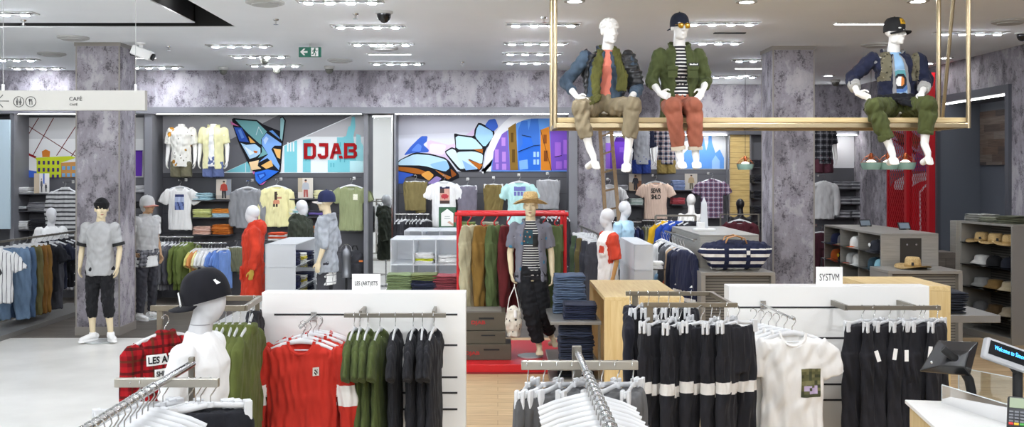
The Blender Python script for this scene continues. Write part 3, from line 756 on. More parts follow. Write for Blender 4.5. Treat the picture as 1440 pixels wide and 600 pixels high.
# exit sign
d = 13.6; r = thing('exit_sign', 'green exit sign with white arrow and running figure', 'sign', (ax(435.5, d), d, az(73, d)))
w_, h_ = .152, .068; green = plain('exit_green', '#0c6b55', .4); wht = plain('sign_white', '#f6f6f4', .5)
MB().box(-w_, w_, 0, .05, -h_, h_).build('panel', green, r, bevel=.003)
MB().box(-.01, .01, .02, .03, h_, CEIL - az(73, d)).build('hanger_rod', fix_frame, r)
MB().prism([(-.13, 0), (-.085, .045), (-.06, .045), (-.088, .012), (-.03, .012), (-.03, -.012), (-.088, -.012), (-.06, -.045), (-.085, -.045)], -.003, 0).build('arrow', wht, r)
MB().box(.02, .118, -.003, 0, -.06, .06).build('door_field', wht, r)
m = MB(); m.ball((.072, -.004, .045), (.011, .002, .011), n=10)
for p in stroke([(.07, .03), (.062, -.002)], .022) + stroke([(.062, 0), (.085, -.02), (.078, -.05)], .011) + stroke([(.06, 0), (.052, -.03), (.03, -.035)], .011) + stroke([(.072, .028), (.095, .01), (.108, .016)], .008) + stroke([(.066, .03), (.046, .022), (.04, .004)], .008): m.prism(p, -.005, -.003)
m.build('running_figure', green, r)

# cafe sign
d = 7.0; zc = az(141, d); x1 = ax(204, d); x0 = x1 - 1.75
r = thing('cafe_sign', 'long pale hanging sign reading CAFÉ with arrow and round pictograms', 'sign', (x1, d, zc))
sgm = plain('sign_greige', '#b9b7b0', .5); ink = plain('sign_ink', '#3a3a3a', .6); H_ = 14 * d / F
MB().box(-1.75, 0, 0, .05, -H_, H_).build('board', sgm, r, bevel=.003)
def sx(px): return ax(px, d) - x1
def sz(py): return az(py, d) - zc
me = text_mesh('lettering', 'CAFÉ', width=sx(115.5) - sx(97.5), height=.034, mat=ink, loc=((sx(106.5)), -.002, sz(139) + .004)); link('lettering', me, r)
me = text_mesh('lettering', 'CAFÉ', width=sx(109) - sx(98), height=.018, mat=ink, loc=((sx(103.5)), -.002, sz(146.5))); link('lettering', me, r)
def ring(cxp, czp, ra, w):
    m = MB(); pts = [(cxp + ra * math.cos(2 * PI * i / 28), czp + ra * math.sin(2 * PI * i / 28)) for i in range(28)]
    for p in stroke(pts, w, True): m.prism(p, -.003, -.0005)
    return m
R_ = 7.2 * d / F
m = ring(sx(26.5), sz(143), R_, .0035)
for dx in (-.011, .011):
    c0 = sx(26.5) + dx
    m.ball((c0, -.0015, sz(143) + .019), (.005, .001, .005), n=8)
    for p in stroke([(c0 - .005, sz(143) + .01), (c0 - .006, sz(143) - .006)] if dx < 0 else [(c0, sz(143) + .01), (c0 - .008, sz(143) - .006)], .003) + stroke([(c0 + .005, sz(143) + .01), (c0 + .006, sz(143) - .006)] if dx < 0 else [(c0, sz(143) + .01), (c0 + .008, sz(143) - .006)], .003) + stroke([(c0 - .003, sz(143) + .01), (c0 - .003, sz(143) - .022)], .003) + stroke([(c0 + .003, sz(143) + .01), (c0 + .003, sz(143) - .022)], .003): m.prism(p, -.003, -.0005)
m.build('toilet_pictogram', ink, r)
m = ring(sx(43.3), sz(143), R_, .0035); c0 = sx(43.3)
for p in stroke([(c0 - .007, sz(143) + .02), (c0 - .007, sz(143) - .02)], .004) + stroke([(c0 - .012, sz(143) + .02), (c0 - .012, sz(143) + .004), (c0 - .002, sz(143) + .004), (c0 - .002, sz(143) + .02)], .003) + stroke([(c0 + .009, sz(143) + .02), (c0 + .006, sz(143) + .01), (c0 + .009, sz(143)), (c0 + .009, sz(143) - .02)], .004): m.prism(p, -.003, -.0005)
m.build('cutlery_pictogram', ink, r)
m = MB()
for p in stroke([(sx(-6), sz(142)), (sx(12.5), sz(142))], .0045) + stroke([(sx(4), sz(133.5)), (sx(-4.5), sz(142)), (sx(4), sz(150.5))], .0045): m.prism(p, -.003, -.0005)
m.build('arrow', ink, r)
for px in (2, 189):
    MB().tube([(sx(px), .025, H_), (sx(px), .025, CEIL - zc)], .0022, 6).build('wire', fix_frame, r)
    MB().box(sx(px) - .006, sx(px) + .006, .015, .035, H_, H_ + .045).build('wire_clip', plastic_white, r)
# ============================================================ mannequins
def lerp(a, b, t): return Vector(a) + (Vector(b) - Vector(a)) * t
def rotz(v, a): c, s = math.cos(a), math.sin(a); return Vector((v[0] * c - v[1] * s, v[0] * s + v[1] * c, v[2]))

def limb(mb, pts, rs, n=12, side=(1, 0, 0), round_=True):
    mb.tube(pts, rs, n, side)
    if round_:
        for p, r in zip(pts, rs):
            r = r if not isinstance(r, (list, tuple)) else min(r); mb.ball(p, r * .995, n=n)

def standing(**kw):
    """joint positions, metres, figure faces -Y; L = picture left"""
    J = dict(pelvis=(0, 0, .96), waist=(0, 0, 1.13), rib=(0, -.005, 1.29), chest=(0, -.005, 1.42), neck=(0, .015, 1.545), head=(0, -.01, 1.735),
             sL=(-.185, .01, 1.49), sR=(.185, .01, 1.49), eL=(-.235, .03, 1.2), eR=(.235, .03, 1.2), wL=(-.245, -.02, .965), wR=(.245, -.02, .965),
             hL=(-.245, -.05, .79), hR=(.245, -.05, .79), pL=(-.085, 0, .93), pR=(.085, 0, .93), kL=(-.1, -.02, .52), kR=(.1, -.02, .52),
             aL=(-.105, .02, .09), aR=(.105, .02, .09), tL=(-.13, -.13, .03), tR=(.13, -.13, .03), side=(1, 0, 0), look=(0, -1, 0), up=(0, 0, 1), nL=(1, 0, 0), nR=(-1, 0, 0))
    J.update(kw); return {k: Vector(v) for k, v in J.items()}

def frame(f, u):
    f = Vector(f).normalized(); u = Vector(u); x = f.cross(u).normalized(); u = x.cross(f)   # x = figure's own right... picture side handled by symmetry
    return Matrix((x, -f, u)).transposed()     # columns: side, back, up  (local -Y = forward)

def head_vol(mb, H, look, up, kind, hair=None):
    R = frame(look, up); H = Vector(H)
    def q(x, y, z): return H + R @ Vector((x, -y, z))      # y forward
    if kind == 'egg':
        mb.ball(q(0, -.005, .03), (.078, .098, .1), R, 18); mb.ball(q(0, .025, -.04), (.062, .072, .085), R, 16); mb.ball(q(0, .03, -.085), (.045, .05, .045), R, 14)
        mb.ball(q(0, .085, -.02), (.03, .018, .06), R, 10)
        return
    mb.ball(q(0, -.012, .035), (.076, .097, .088), R, 20); mb.ball(q(0, .02, -.03), (.064, .07, .085), R, 18); mb.ball(q(0, .05, -.088), (.036, .036, .026), R, 12)
    mb.ball(q(0, .072, -.1), (.02, .016, .016), R, 10)
    mb.tube([q(0, .083, .03), q(0, .098, .0), q(0, .11, -.026), q(0, .1, -.036)], [.007, .01, .014, .012], 8, R.col[0])
    for s in (-1, 1):
        mb.ball(q(.03 * s, .076, .036), (.03, .014, .01), R, 10); mb.ball(q(.031 * s, .068, .014), (.014, .012, .008), R, 10)
        mb.ball(q(.043 * s, .055, -.018), (.022, .022, .022), R, 10); mb.ball(q(.078 * s, -.008, -.005), (.011, .02, .031), R, 10); mb.ball(q(.04 * s, .02, -.075), (.02, .04, .03), R, 10)
        mb.ball(q(.012 * s, .099, -.033), (.009, .01, .008), R, 8)
    mb.ball(q(0, .086, -.06), (.022, .012, .007), R, 10); mb.ball(q(0, .084, -.072), (.019, .012, .008), R, 10)
    if hair:
        rs = random.Random(hair)
        for i in range(150):
            a = rs.uniform(0, 2 * PI); z = rs.uniform(-.02, 1); rr = math.sqrt(max(0, 1 - z * z)); x = .08 * rr * math.cos(a); y = -.012 + .1 * rr * math.sin(a); zz = .04 + .09 * z
            if y > .055 and zz < .07: continue
            mb.ball(q(x, y, zz), (.013, .015, .012), R, 6)

def hand_vol(mb, w, h, n, thumb, curl=.5, r=.0085):
    """palm, four unequal bent fingers and a thumb; w wrist, h reach point, n palm normal (direction the fingers curl to), thumb side vector"""
    w, h, n, th = Vector(w), Vector(h), Vector(n).normalized(), Vector(thumb)
    d = (h - w).normalized(); th = (th - d * th.dot(d)).normalized(); n = d.cross(th) if d.cross(th).dot(n) > 0 else -d.cross(th)
    R = Matrix((th, d, n)).transposed()
    mb.ball(w + d * .05, (.04, .055, .016), R, 14); mb.tube([w - d * .02, w + d * .03], [(.028, .02), (.034, .016)], 10, th)
    for i, (o, L) in enumerate(((.031, .072), (.0105, .08), (-.0105, .076), (-.031, .06))):
        b = w + d * .075 + th * o * .85; p = [b]
        ang = 0; cur = b
        for k, fr in enumerate((.42, .33, .25)):
            ang += curl * (.45, .7, .5)[k]
            cur = cur + (d * math.cos(ang) + n * math.sin(ang) + th * o * .9 * (1 - k * .3)).normalized() * L * fr; p.append(cur)
        limb(mb, p, [r * 1.05, r, r * .95, r * .8], 8, th)
    b = w + d * .025 + th * .028
    limb(mb, [b, b + d * .03 + th * .026 + n * .006, b + d * .058 + th * .034 + n * .014, b + d * .078 + th * .03 + n * .022], [.013, .011, .0095, .008], 8, n)

def foot_vol(mb, a, t, kick=None):
    a, t = Vector(a), Vector(t); d = (t - a); heel = a - Vector((d.x, d.y, 0)) * .22 + Vector((0, 0, d.z * .92)); 
    s = d.cross(Vector((0, 0, 1)))
    if s.length < .02: s = Vector((1, 0, 0))
    s.normalize(); up = s.cross(d).normalized()
    ball_ = lerp(a, t, .72); 
    limb(mb, [heel, lerp(heel, ball_, .5) + up * .012, ball_, lerp(ball_, t, .75)], [(.03, .03), (.036, .03), (.044, .02), (.034, .014)], 12, s)
    limb(mb, [a, lerp(a, ball_, .6) + up * .01, ball_], [.036, .032, .022], 10, s)
    for i in range(5):
        o = (i - 2) * .016; limb(mb, [ball_ + s * o, lerp(ball_, t, .85 + (.3 if i in (1, 2, 3) else .15)) + s * o * 1.1], [.013, .0095], 8, s)

def torso_pts(J, low=.09):
    P, W, Rb, C, N = J['pelvis'], J['waist'], J['rib'], J['chest'], J['neck']
    d = (W - P).normalized()
    return [P - d * low, P, W, Rb, C, lerp(C, N, .6), lerp(C, N, .92), N + (J['head'] - N) * .12]
TR = [(.15, .098), (.16, .108), (.134, .093), (.148, .106), (.164, .112), (.14, .082), (.07, .06), (.055, .055)]

def body_vol(mb, J, head='face', arms='LR', legs='LR', feet=True, hands=True, hair=None, curl=.5, slim=1.0, torso=True):
    if torso: mb.tube(torso_pts(J), [(a * .95, b * .95) for a, b in TR], 20, J['side'])
    if head:
        N, H = J['neck'], J['head']; limb(mb, [N - (H - N) * .1, lerp(N, H, .45), lerp(N, H, .75)], [.062, .054, .052], 14)
        head_vol(mb, H, J['look'], J['up'], head, hair)
    for s in arms:
        S, E, W, Hn = J['s' + s], J['e' + s], J['w' + s], J['h' + s]
        limb(mb, [lerp(S, J['chest'], .3), S, lerp(S, E, .5), E, lerp(E, W, .3), W], [.048, .046, .041, .036, .037, .025], 12)
        if hands: hand_vol(mb, W, Hn, J['n' + s], J.get('t' + s + 'h', Vector((0, -1, 0)) if True else 0), curl)
        else: limb(mb, [W, lerp(W, Hn, .5), lerp(W, Hn, .9)], [(.022, .03), (.016, .042), (.012, .03)], 10)
    for s in legs:
        p, K, A = J['p' + s], J['k' + s], J['a' + s]
        limb(mb, [p, lerp(p, K, .5), K, lerp(K, A, .3), lerp(K, A, .7), A], [.085, .072, .054, .056, .042, .034], 14)
        if feet: foot_vol(mb, A, J['t' + s])

def tee_vol(mb, J, inf=.018, hem=.12, sleeve=.55, arms='LR', collar=True, hemw=1.0, sl_r=.0, bottom=None):
    """pulled-on top: torso tube, sleeves down to a fraction of the arm (1 = elbow, 2 = wrist)"""
    P, W = J['pelvis'], J['waist']; d = (W - P).normalized()
    low = bottom if bottom is not None else P - d * hem
    pts = [low] + torso_pts(J)[1:7]; rs = [(.156 * hemw + inf, .108 * hemw + inf)] + [(a + inf, b + inf) for a, b in TR[1:7]]
    if (pts[1] - pts[0]).dot(d) < .01: pts = [low] + pts[2:]; rs = [rs[0]] + rs[2:]
    rs[2 if len(rs) > 6 else 1] = (.144 + inf, .1 + inf)
    mb.tube(pts, rs, 22, J['side'])
    if collar: mb.tube([lerp(J['chest'], J['neck'], .8), J['neck'] + (J['head'] - J['neck']) * .1], [(.1, .08), (.066, .066)], 18, J['side'])
    for s in arms:
        S, E, Wr = J['s' + s], J['e' + s], J['w' + s]; C = lerp(S, J['chest'], .3)
        r0 = .053 + inf * .7
        if sleeve <= 1:
            mb.tube([C, S, lerp(S, E, sleeve * .5), lerp(S, E, sleeve)], [r0, r0 + .004, r0 - .002 + sl_r, r0 - .002 + sl_r * 1.5], 14)
            mb.ball(S, r0 + .002, n=12)
        else:
            end = lerp(E, Wr, sleeve - 1); b = .04 + inf * .7
            mb.tube([C, S, lerp(S, E, .5), lerp(S, E, .93), lerp(E, Wr, .1), lerp(E, Wr, (sleeve - 1) * .7), end], [r0, r0 + .004, .05 + inf * .7, b + .006, b + .004, b - .004, b - .008], 14)
            mb.ball(S, r0 + .002, n=12); mb.ball(E, b + .004, n=12)

def shell_vol(mb, J, inf=.035, hem=.18, sleeve=1.9, gap=.5, gaph=None, arms='LR', thick=.026, collar=True, front=(0, -1, 0)):
    P, W = J['pelvis'], J['waist']; d = (W - P).normalized()
    pts = [P - d * hem] + torso_pts(J)[1:7]; rs = [(.162 + inf, .112 + inf)] + [(a + inf, b + inf) for a, b in TR[1:7]]
    rs[2] = (.148 + inf, .106 + inf)
    gh = gaph or [gap * 1.15, gap, gap, gap * .95, gap * .8, gap * .65, gap * .75]
    gap_ = [(g, g) if not isinstance(g, tuple) else g for g in gh]
    mb.tube(pts, rs, 30, J['side'], gap=gap_, thick=thick, frames=front)
    for s in arms:
        S, E, Wr = J['s' + s], J['e' + s], J['w' + s]; C = lerp(S, J['chest'], .22); r0 = .055 + inf * .6
        if sleeve <= 1: mb.tube([C, S, lerp(S, E, sleeve)], [r0 * .85, r0, r0 - .004], 14); mb.ball(S, r0, n=12)
        else:
            b = .041 + inf * .55
            mb.tube([C, S, lerp(S, E, .5), lerp(S, E, .93), lerp(E, Wr, .1), lerp(E, Wr, sleeve - 1)], [r0 * .8, r0, .051 + inf * .55, b + .006, b + .005, b - .005], 14); mb.ball(S, r0, n=12); mb.ball(E, b + .004, n=12)
    if collar:
        N = J['neck']; u = (J['head'] - N).normalized()
        mb.tube([N - u * .05, N + u * .0, N + u * .035], [(.1 + inf, .085 + inf), (.075 + inf, .07 + inf), (.085 + inf, .082 + inf)], 26, J['side'], gap=[(.7, .7)] * 3, thick=.02, frames=front)

def pants_vol(mb, J, inf=.016, end=1.0, waist=.1, cuff=0, baggy=0.0, crotch=True, ends=None):
    P, W = J['pelvis'], J['waist']; d = (W - P).normalized(); U = P + d * waist
    D = (J['kL'] + J['kR']) / 2 - P
    mb.tube([P - d * .07, P, U], [(.145 + inf, .1 + inf), (.162 + inf, .11 + inf), (.142 + inf, .098 + inf)], 20, J['side'])
    for s in 'LR':
        p, K, A = J['p' + s], J['k' + s], J['a' + s]; e = (ends or {}).get(s, end); E = lerp(K, A, e)
        r = [.086 + inf, .07 + inf + baggy * .7, .054 + inf + baggy, .052 + inf + baggy * .8, .042 + inf + baggy * .4 if not cuff else .046 + inf + baggy * .6]
        mb.tube([p, lerp(p, K, .5), lerp(p, K, .96), lerp(K, E, .35), E], r, 16); mb.ball(p, r[0], n=14); mb.ball(K, r[2] * 1.0, n=14)
        if cuff: mb.tube([lerp(K, A, e - cuff), E], [.05 + inf, .046 + inf], 14)

def part(root, mesh, name=None, label=None):
    o = link(name or mesh.name, mesh, root)
    if label: o['label'] = label
    return o

SKIN_W = plain('mannequin_white', '#f3f1ec', .35); SKIN_C = plain('mannequin_cream', '#dccba8', .45); SKIN_T = plain('mannequin_tan', '#c39b75', .5)
SKIN_E = plain('mannequin_pale_grey', '#d2d2d4', .5); SKIN_WOOD = plain('wooden_arm', '#b98a4e', .5)

def paint_face(root, J, brow='#8a7660', lips='#a2695a'):
    R = frame(J['look'], J['up']); H = J['head']
    def q(x, y, z): return H + R @ Vector((x, -y, z))
    m = MB(); m2 = MB()
    for s in (-1, 1):
        m.ball(q(.031 * s, .0765, .016), (.012, .005, .0035), R, 8)
    m2.ball(q(0, .0945, -.066), (.02, .0055, .0075), R, 8)
    m.build('eyes', plain('paint_' + brow[1:], brow, .6), root, smooth=True); m2.build('lips', plain('paint_' + lips[1:], lips, .5), root, smooth=True)

def cap_parts(root, J, col, brimdir=None, brimcol=None, h=.0, brim=True, tilt=0, big=1.0, logo=None, flat=False):
    """cap crown and brim on a head; brimdir: horizontal-ish direction of the brim"""
    R = frame(J['look'], J['up']); H = J['head']; up = R.col[2]
    m = MB(); c = H + up * (.03 + h) + R @ Vector((0, .012, 0))
    prof = []
    for i in range(9):
        a = PI / 2 * i / 8; prof.append((math.cos(a) ** (.75 if not flat else .5), math.sin(a)))
    b = Vector(brimdir if brimdir is not None else J['look']); b = (b - up * b.dot(up)).normalized(); sx_ = b.cross(up)
    Rc = Matrix.Rotation(-tilt, 3, sx_) @ Matrix((sx_, -b, up)).transposed(); up = Rc.col[2]
    m.lathe([(.99, -.35)] + prof, 24, c, m=0)
    m.v = [tuple(c + Rc @ Vector(((v[0] - c[0]) * .088 * big, (v[1] - c[1]) * .107 * big, (v[2] - c[2]) * .104 * big))) for v in m.v]
    o = m.build('cap_crown', col, root, smooth=True); sol = o.modifiers.new('t', 'SOLIDIFY'); sol.thickness = .004
    if brim:
        vs = []; n = 14; fs = []
        for j in range(4):
            for i in range(n + 1):
                a = PI * (i / n - .5) * .92; r0 = (.088 * math.sin(a), .104 * math.cos(a)); ext = .072 * math.cos(a) ** .6 * j / 3
                x = r0[0] * (1 + .04 * j); y = r0[1] + ext; z = -.028 - .018 * (x / .08) ** 2 - .010 * j / 3
                vs.append(c + Rc @ Vector((x * big, -y * big, z)))
        for j in range(3):
            for i in range(n): a0 = j * (n + 1) + i; fs.append((a0, a0 + 1, a0 + n + 2, a0 + n + 1))
        m = MB().add(vs, fs); o = m.build('cap_brim', brimcol or col, root, smooth=True); sol = o.modifiers.new('t', 'SOLIDIFY'); sol.thickness = .005
    MB().ball(c + up * .105 * big, .008, n=8).build('cap_button', col, root, smooth=True)
    return c, Rc

def shoe_vol(mb, sole, a, t, r=.05):
    a, t = Vector(a), Vector(t); d = Vector((t.x - a.x, t.y - a.y, 0)).normalized(); s = Vector((-d.y, d.x, 0)); base = Vector((a.x, a.y, 0))
    limb(mb, [base - d * .06 + Vector((0, 0, .055)), base + d * .05 + Vector((0, 0, .055)), base + d * .15 + Vector((0, 0, .045)), base + d * .2 + Vector((0, 0, .04))], [(.04, .042), (.044, .042), (.046, .032), (.036, .026)], 14, s)
    mb.tube([base + Vector((0, 0, .05)), base + Vector((0, 0, .11))], [(.052, .046), (.046, .042)], 14, s)
    sole.tube([base + Vector((0, 0, .004)), base + Vector((0, 0, .026))], [1, 1], 3) if False else None
    n = 20; out = []
    for k in range(n):
        an = 2 * PI * k / n; out.append(base + d * (.07 + .165 * math.cos(an)) + s * (.05 * math.sin(an) * (1 + .12 * math.cos(an))))
    vs = [p + Vector((0, 0, .003)) for p in out] + [p + Vector((0, 0, .028)) for p in out]
    sole.add(vs, [tuple(range(n))[::-1], tuple(range(n, 2 * n))] + [(k, (k + 1) % n, n + (k + 1) % n, n + k) for k in range(n)])

# ---------------------------------------------------------------- the hanging platform
dP = 9.2; dQ = 9.82
px0, px1 = ax(782.5, dP), ax(1360, dP); zt = az(165, dP); 
pine = lightwood_mat('pale_pine', '#d2b680', '#ead3a2', axis=0)
r = thing('hanging_platform', 'pale wooden bench plank hung in a brass tube frame under the ceiling', 'platform', (0, 0, 0))
MB().box(px0, px1, dP + .02, dQ - .02, zt - .045, zt).build('plank', pine, r, bevel=.004)
m = MB()
for y in (dP, dQ):
    m.bar((px0 - .02, y, zt - .075), (px1 + .02, y, zt - .075), .035, .045)
for x in (px0, px1, (px0 + px1) / 2): m.bar((x, dP, zt - .075), (x, dQ, zt - .075), .035, .045)
m.build('frame_rail', brass, r, bevel=.004)
for x in (px0 - .012, px1 + .012):
    for y in (dP, dQ): MB().tube([(x, y, zt - .1), (x, y, CEIL)], .021, 14).build('post', brass, r, smooth=True)
MB().tube([at(1323, 178, dQ - .02) + V3(.01, 0, 0), (px1 - .0, dP + .25, CEIL)], .017, 12).build('diagonal_strut', brass, r, smooth=True)
SEAT = zt

def seated(cxp, yaw=0, label='', name='mannequin', hair=None, joints=None, d=9.5):
    x = ax(cxp, d); root = thing(name, label, 'mannequin', (x, d, SEAT)); 
    return root
def SJ(**kw):
    J = dict(pelvis=(0, 0, .105), waist=(0, .03, .26), rib=(0, .025, .40), chest=(0, .0, .50), neck=(0, -.02, .635), head=(0, -.05, .82),
             sL=(-.185, 0, .57), sR=(.185, 0, .57), pL=(-.1, -.03, .095), pR=(.1, -.03, .095), side=(1, 0, 0), look=(0, -1, 0), up=(0, 0, 1), nL=(0, 0, -1), nR=(0, 0, -1))
    J.update(kw); return {k: Vector(v) for k, v in J.items()}
def px(x, y, cxp, yy=-.3, d=9.5):
    """joint from the photograph: picture position at depth d+yy, local to the seat point"""
    dd = d + yy; return (ax(x, dd) - ax(cxp, d), yy, az(y, dd) - SEAT)

VOX = .0065
# ---- figure with the scarf
C0 = 851
J = SJ(head=px(857, 45, C0, -.06), neck=px(854, 72, C0, -.0), chest=px(852, 91, C0, 0), rib=px(851, 106, C0, .03), waist=px(850, 126, C0, .03), pelvis=px(850, 150, C0, 0),
       sL=px(823, 81, C0, .01), sR=px(883, 83, C0, 0), eL=px(795, 116, C0, .05), wL=px(812, 137, C0, -.22), hL=px(834, 143, C0, -.3),
       eR=px(897, 125, C0, -.04), wR=px(885, 140, C0, -.33), hR=px(879, 158, C0, -.42), tLh=(0, -.6, .8), tRh=(-1, -.3, 0), nL=(0, 0, -1), nR=(0, -.4, -.9),
       pL=px(838, 152, C0, -.03), pR=px(862, 152, C0, -.03), kL=px(815, 152, C0, -.42), kR=px(890, 148, C0, -.46), aL=px(829, 208, C0, -.40), aR=px(883, 212, C0, -.46), tL=px(839, 236, C0, -.5), tR=px(880, 240, C0, -.56), look=(.42, -1, -.05))
r = thing('seated_mannequin', 'white seated mannequin in denim jacket and long olive scarf, leftmost on the platform', 'mannequin', (ax(C0, 9.5), 9.5, SEAT))
m = MB(); body_vol(m, J, 'face', hair=3); part(r, solid(m, 'body', SKIN_W, VOX, 2))
m = MB(); tee_vol(m, J, .008, .0, .4, arms=''); part(r, solid(m, 'tee', fabric('coral_tee', '#e2836f'), .009, 3, (.004, (6, 6, 3), 2)))
denim_blue = fabric('denim_blue', '#465565', .3, .6)
m = MB(); shell_vol(m, J, .026, .12, 1.55, .3); o = solid(m, 'denim_jacket', [denim_blue, fabric('denim_pale', '#8fa6ba', .2), fabric('denim_dark', '#22293a')], .0085, 2, (.007, (5, 5, 4), 5),
   paint=lambda c: np.where((np.abs(c[:, 0] + .12) < .055) & (c[:, 1] < -.06) & (c[:, 2] > .36) & (c[:, 2] < .47), 1, np.where((np.abs(c[:, 0]) > .07) & (c[:, 1] < .02) & (c[:, 2] > .5) & (np.abs(c[:, 0]) < .17), 2, 0))); part(r, o)
# puffer jacket worn open over the denim, only on the shoulders and back
J2 = dict(J); m = MB(); shell_vol(m, J, .045, .05, .9, 1.25, arms='R', thick=.03, collar=False); 
m.ball(J['sR'] + V3(.025, .03, -.13), (.055, .08, .2), n=14); m.ball(J['sL'] + V3(.02, .1, -.1), (.06, .05, .19), n=14)
part(r, solid(m, 'puffer_jacket', plain('black_nylon', '#2b2c2e', .35, var=.3), .01, 3, (.008, (3, 3, 9), 8)))
# scarf: neck loop and two long hanging ends
sc_m = fabric('olive_scarf', '#57562a', .35, .9)
m = MB(); N = J['neck']
m.tube([N + V3(.075 * math.cos(a) * 1.1, .075 * math.sin(a) - .01, .0 + .035 * math.sin(a)) for a in np.linspace(-PI * .25, PI * 1.25, 14)], [(.03, .035)] * 14, 10)
e1 = [N + V3(-.07, -.06, -.0), px(840, 95, C0, -.15), px(838, 120, C0, -.17), px(840, 137, C0, -.24), px(829, 145, C0, -.33), px(808, 146, C0, -.41)]
m.tube(e1, [(.034, .026), (.044, .022), (.048, .022), (.046, .022), (.042, .018), (.036, .014)], 12)
m.tube([N + V3(.07, -.07, -.0), px(871, 92, C0, -.15), px(876, 110, C0, -.17), px(874, 128, C0, -.19)], [(.034, .026), (.042, .022), (.056, .022), (.054, .018)], 12)
part(r, solid(m, 'scarf', sc_m, .008, 1, (.009, (16, 8, 3), 11)))
m = MB(); pants_vol(m, J, .014, 1, cuff=.16, baggy=.014, ends={'L': .74, 'R': .72}); khaki = fabric('khaki_joggers', '#8d8067', .2, .6)
part(r, solid(m, 'joggers', khaki, .0085, 2, (.007, (5, 5, 4), 21)))

# ---- figure with sunglasses
C0 = 956
J = SJ(head=px(956, 39, C0, -.06), neck=px(955, 66, C0, 0), chest=px(955, 88, C0, 0), rib=px(955, 104, C0, .02), waist=px(956, 124, C0, .03), pelvis=px(956, 150, C0, 0),
       sL=px(928, 78, C0, .01), sR=px(982, 78, C0, .01), eL=px(916, 114, C0, .02), eR=px(993, 113, C0, .02), wL=px(928, 131, C0, -.2), hL=px(946, 138, C0, -.3), wR=px(988, 128, C0, -.24), hR=px(982, 139, C0, -.36), tLh=(.5, -.3, .8), tRh=(-.6, -.2, .7), nL=(0, -.2, -1), nR=(0, -.3, -1),
       pL=px(944, 150, C0, -.03), pR=px(968, 150, C0, -.03), kL=px(946, 150, C0, -.46), kR=px(976, 150, C0, -.46), aL=px(955, 216, C0, -.43), aR=px(978, 216, C0, -.43), tL=px(960, 235, C0, -.56), tR=px(980, 235, C0, -.56), look=(.25, -1, -.03))
r = thing('seated_mannequin', 'white seated mannequin in green overshirt and amber sunglasses, middle of the platform', 'mannequin', (ax(C0, 9.5), 9.5, SEAT))
m = MB(); body_vol(m, J, 'face'); part(r, solid(m, 'body', SKIN_W, VOX, 2))
m = MB(); tee_vol(m, J, .010, .12, .4, arms=''); o = part(r, solid(m, 'striped_tee', stripes('breton_stripe', '#e9e7e2', '#26262c', .034, .6, wob=.01), .009, 3, (.004, (5, 5, 3), 3)))
try: part(r, wrap(text_mesh('tee_lettering', 'ETZ\nETE', width=.12, height=.1, mat=black_m, extrude=0, bold=.03, loc=(.0, -.3, .36)), o.data, .006))
except Exception as e: print('wrap', e)
oliv = fabric('green_overshirt', '#4a5230', .22, .6)
m = MB(); shell_vol(m, J, .03, .18, 1.45, .34, gaph=[.75, .5, .36, .32, .3, .3, .5]); 
part(r, solid(m, 'overshirt', oliv, .0085, 2, (.006, (5, 5, 4), 6)))
for s in (-1, 1): MB().obox((.095 * s, -.158, .475), (.1, .014, .035)).obox((.095 * s, -.152, .43), (.09, .01, .09)).build('chest_pocket', oliv, r)
MB().obox((.1, -.166, .508), (.1, .006, .032), m=0).build('name_patch', black_m, r); m = MB()
for i in range(7): m.box(.062 + .0112 * i, .0715 + .0112 * i, -.1715, -.1695, .502, .516 - .003 * (i % 3))
m.build('patch_lettering', wht, r)
m = MB(); pants_vol(m, J, .014, 1, baggy=.012, ends={'L': .88, 'R': .88}); part(r, solid(m, 'trousers', fabric('rust_trousers', '#a2604b', .22, .5), .0085, 2, (.006, (5, 5, 4), 22)))
for s in 'LR': q0 = lerp(J['k' + s], J['a' + s], .84); q1 = lerp(J['k' + s], J['a' + s], .92); MB().tube([q0, q1], .068, 16).build('trouser_cuff', fabric('cuff_beige', '#d9cdb8'), r, smooth=True)
cap_parts(r, J, fabric('navy_bandana_cap', '#262b3a', .3), brimdir=-J['look'], h=.012)
R = frame(J['look'], J['up']); H = J['head']
m = MB(); gl = MB()
for s in (-1, 1):
    gl.ball(H + R @ V3(.032 * s, -.1, .01), (.029, .006, .024), R, 14)
    m.tube([H + R @ V3(.032 * s + .03 * math.cos(a), -.1, .01 + .025 * math.sin(a)) for a in np.linspace(0, 2 * PI, 17)], .0025, 6); m.tube([H + R @ V3(.06 * s, -.098, .02), H + R @ V3(.08 * s, 0, .02)], .0022, 6)
m.tube([H + R @ V3(-.01, -.104, .022), H + R @ V3(.01, -.104, .022)], .0022, 6)
o = m.build('sunglasses', plain('gold_wire', '#a8894a', .3, .9), r); gl.build('lens', plain('amber_lens', '#b98a1c', .12, .3), o, smooth=True)

# ---- figure with the black cap
C0 = 1262
J = SJ(head=px(1259, 46, C0, -.06), neck=px(1256, 76, C0, 0), chest=px(1258, 92, C0, 0), rib=px(1260, 107, C0, .02), waist=px(1262, 128, C0, .03), pelvis=px(1262, 150, C0, 0),
       sL=px(1226, 84, C0, .01), sR=px(1291, 84, C0, 0), eL=px(1197, 110, C0, .06), wL=px(1206, 131, C0, -.18), hL=px(1232, 140, C0, -.28), eR=px(1303, 116, C0, -.03), wR=px(1296, 131, C0, -.3), hR=px(1296, 151, C0, -.4), tLh=(.2, -.6, .7), tRh=(-1, -.2, .2), nL=(0, 0, -1), nR=(0, -.5, -.8),
       pL=px(1250, 152, C0, -.03), pR=px(1276, 152, C0, -.03), kL=px(1228, 150, C0, -.42), kR=px(1305, 148, C0, -.46), aL=px(1252, 208, C0, -.44), aR=px(1300, 203, C0, -.44), tL=px(1258, 230, C0, -.55), tR=px(1308, 230, C0, -.5), look=(.62, -1, -.02))
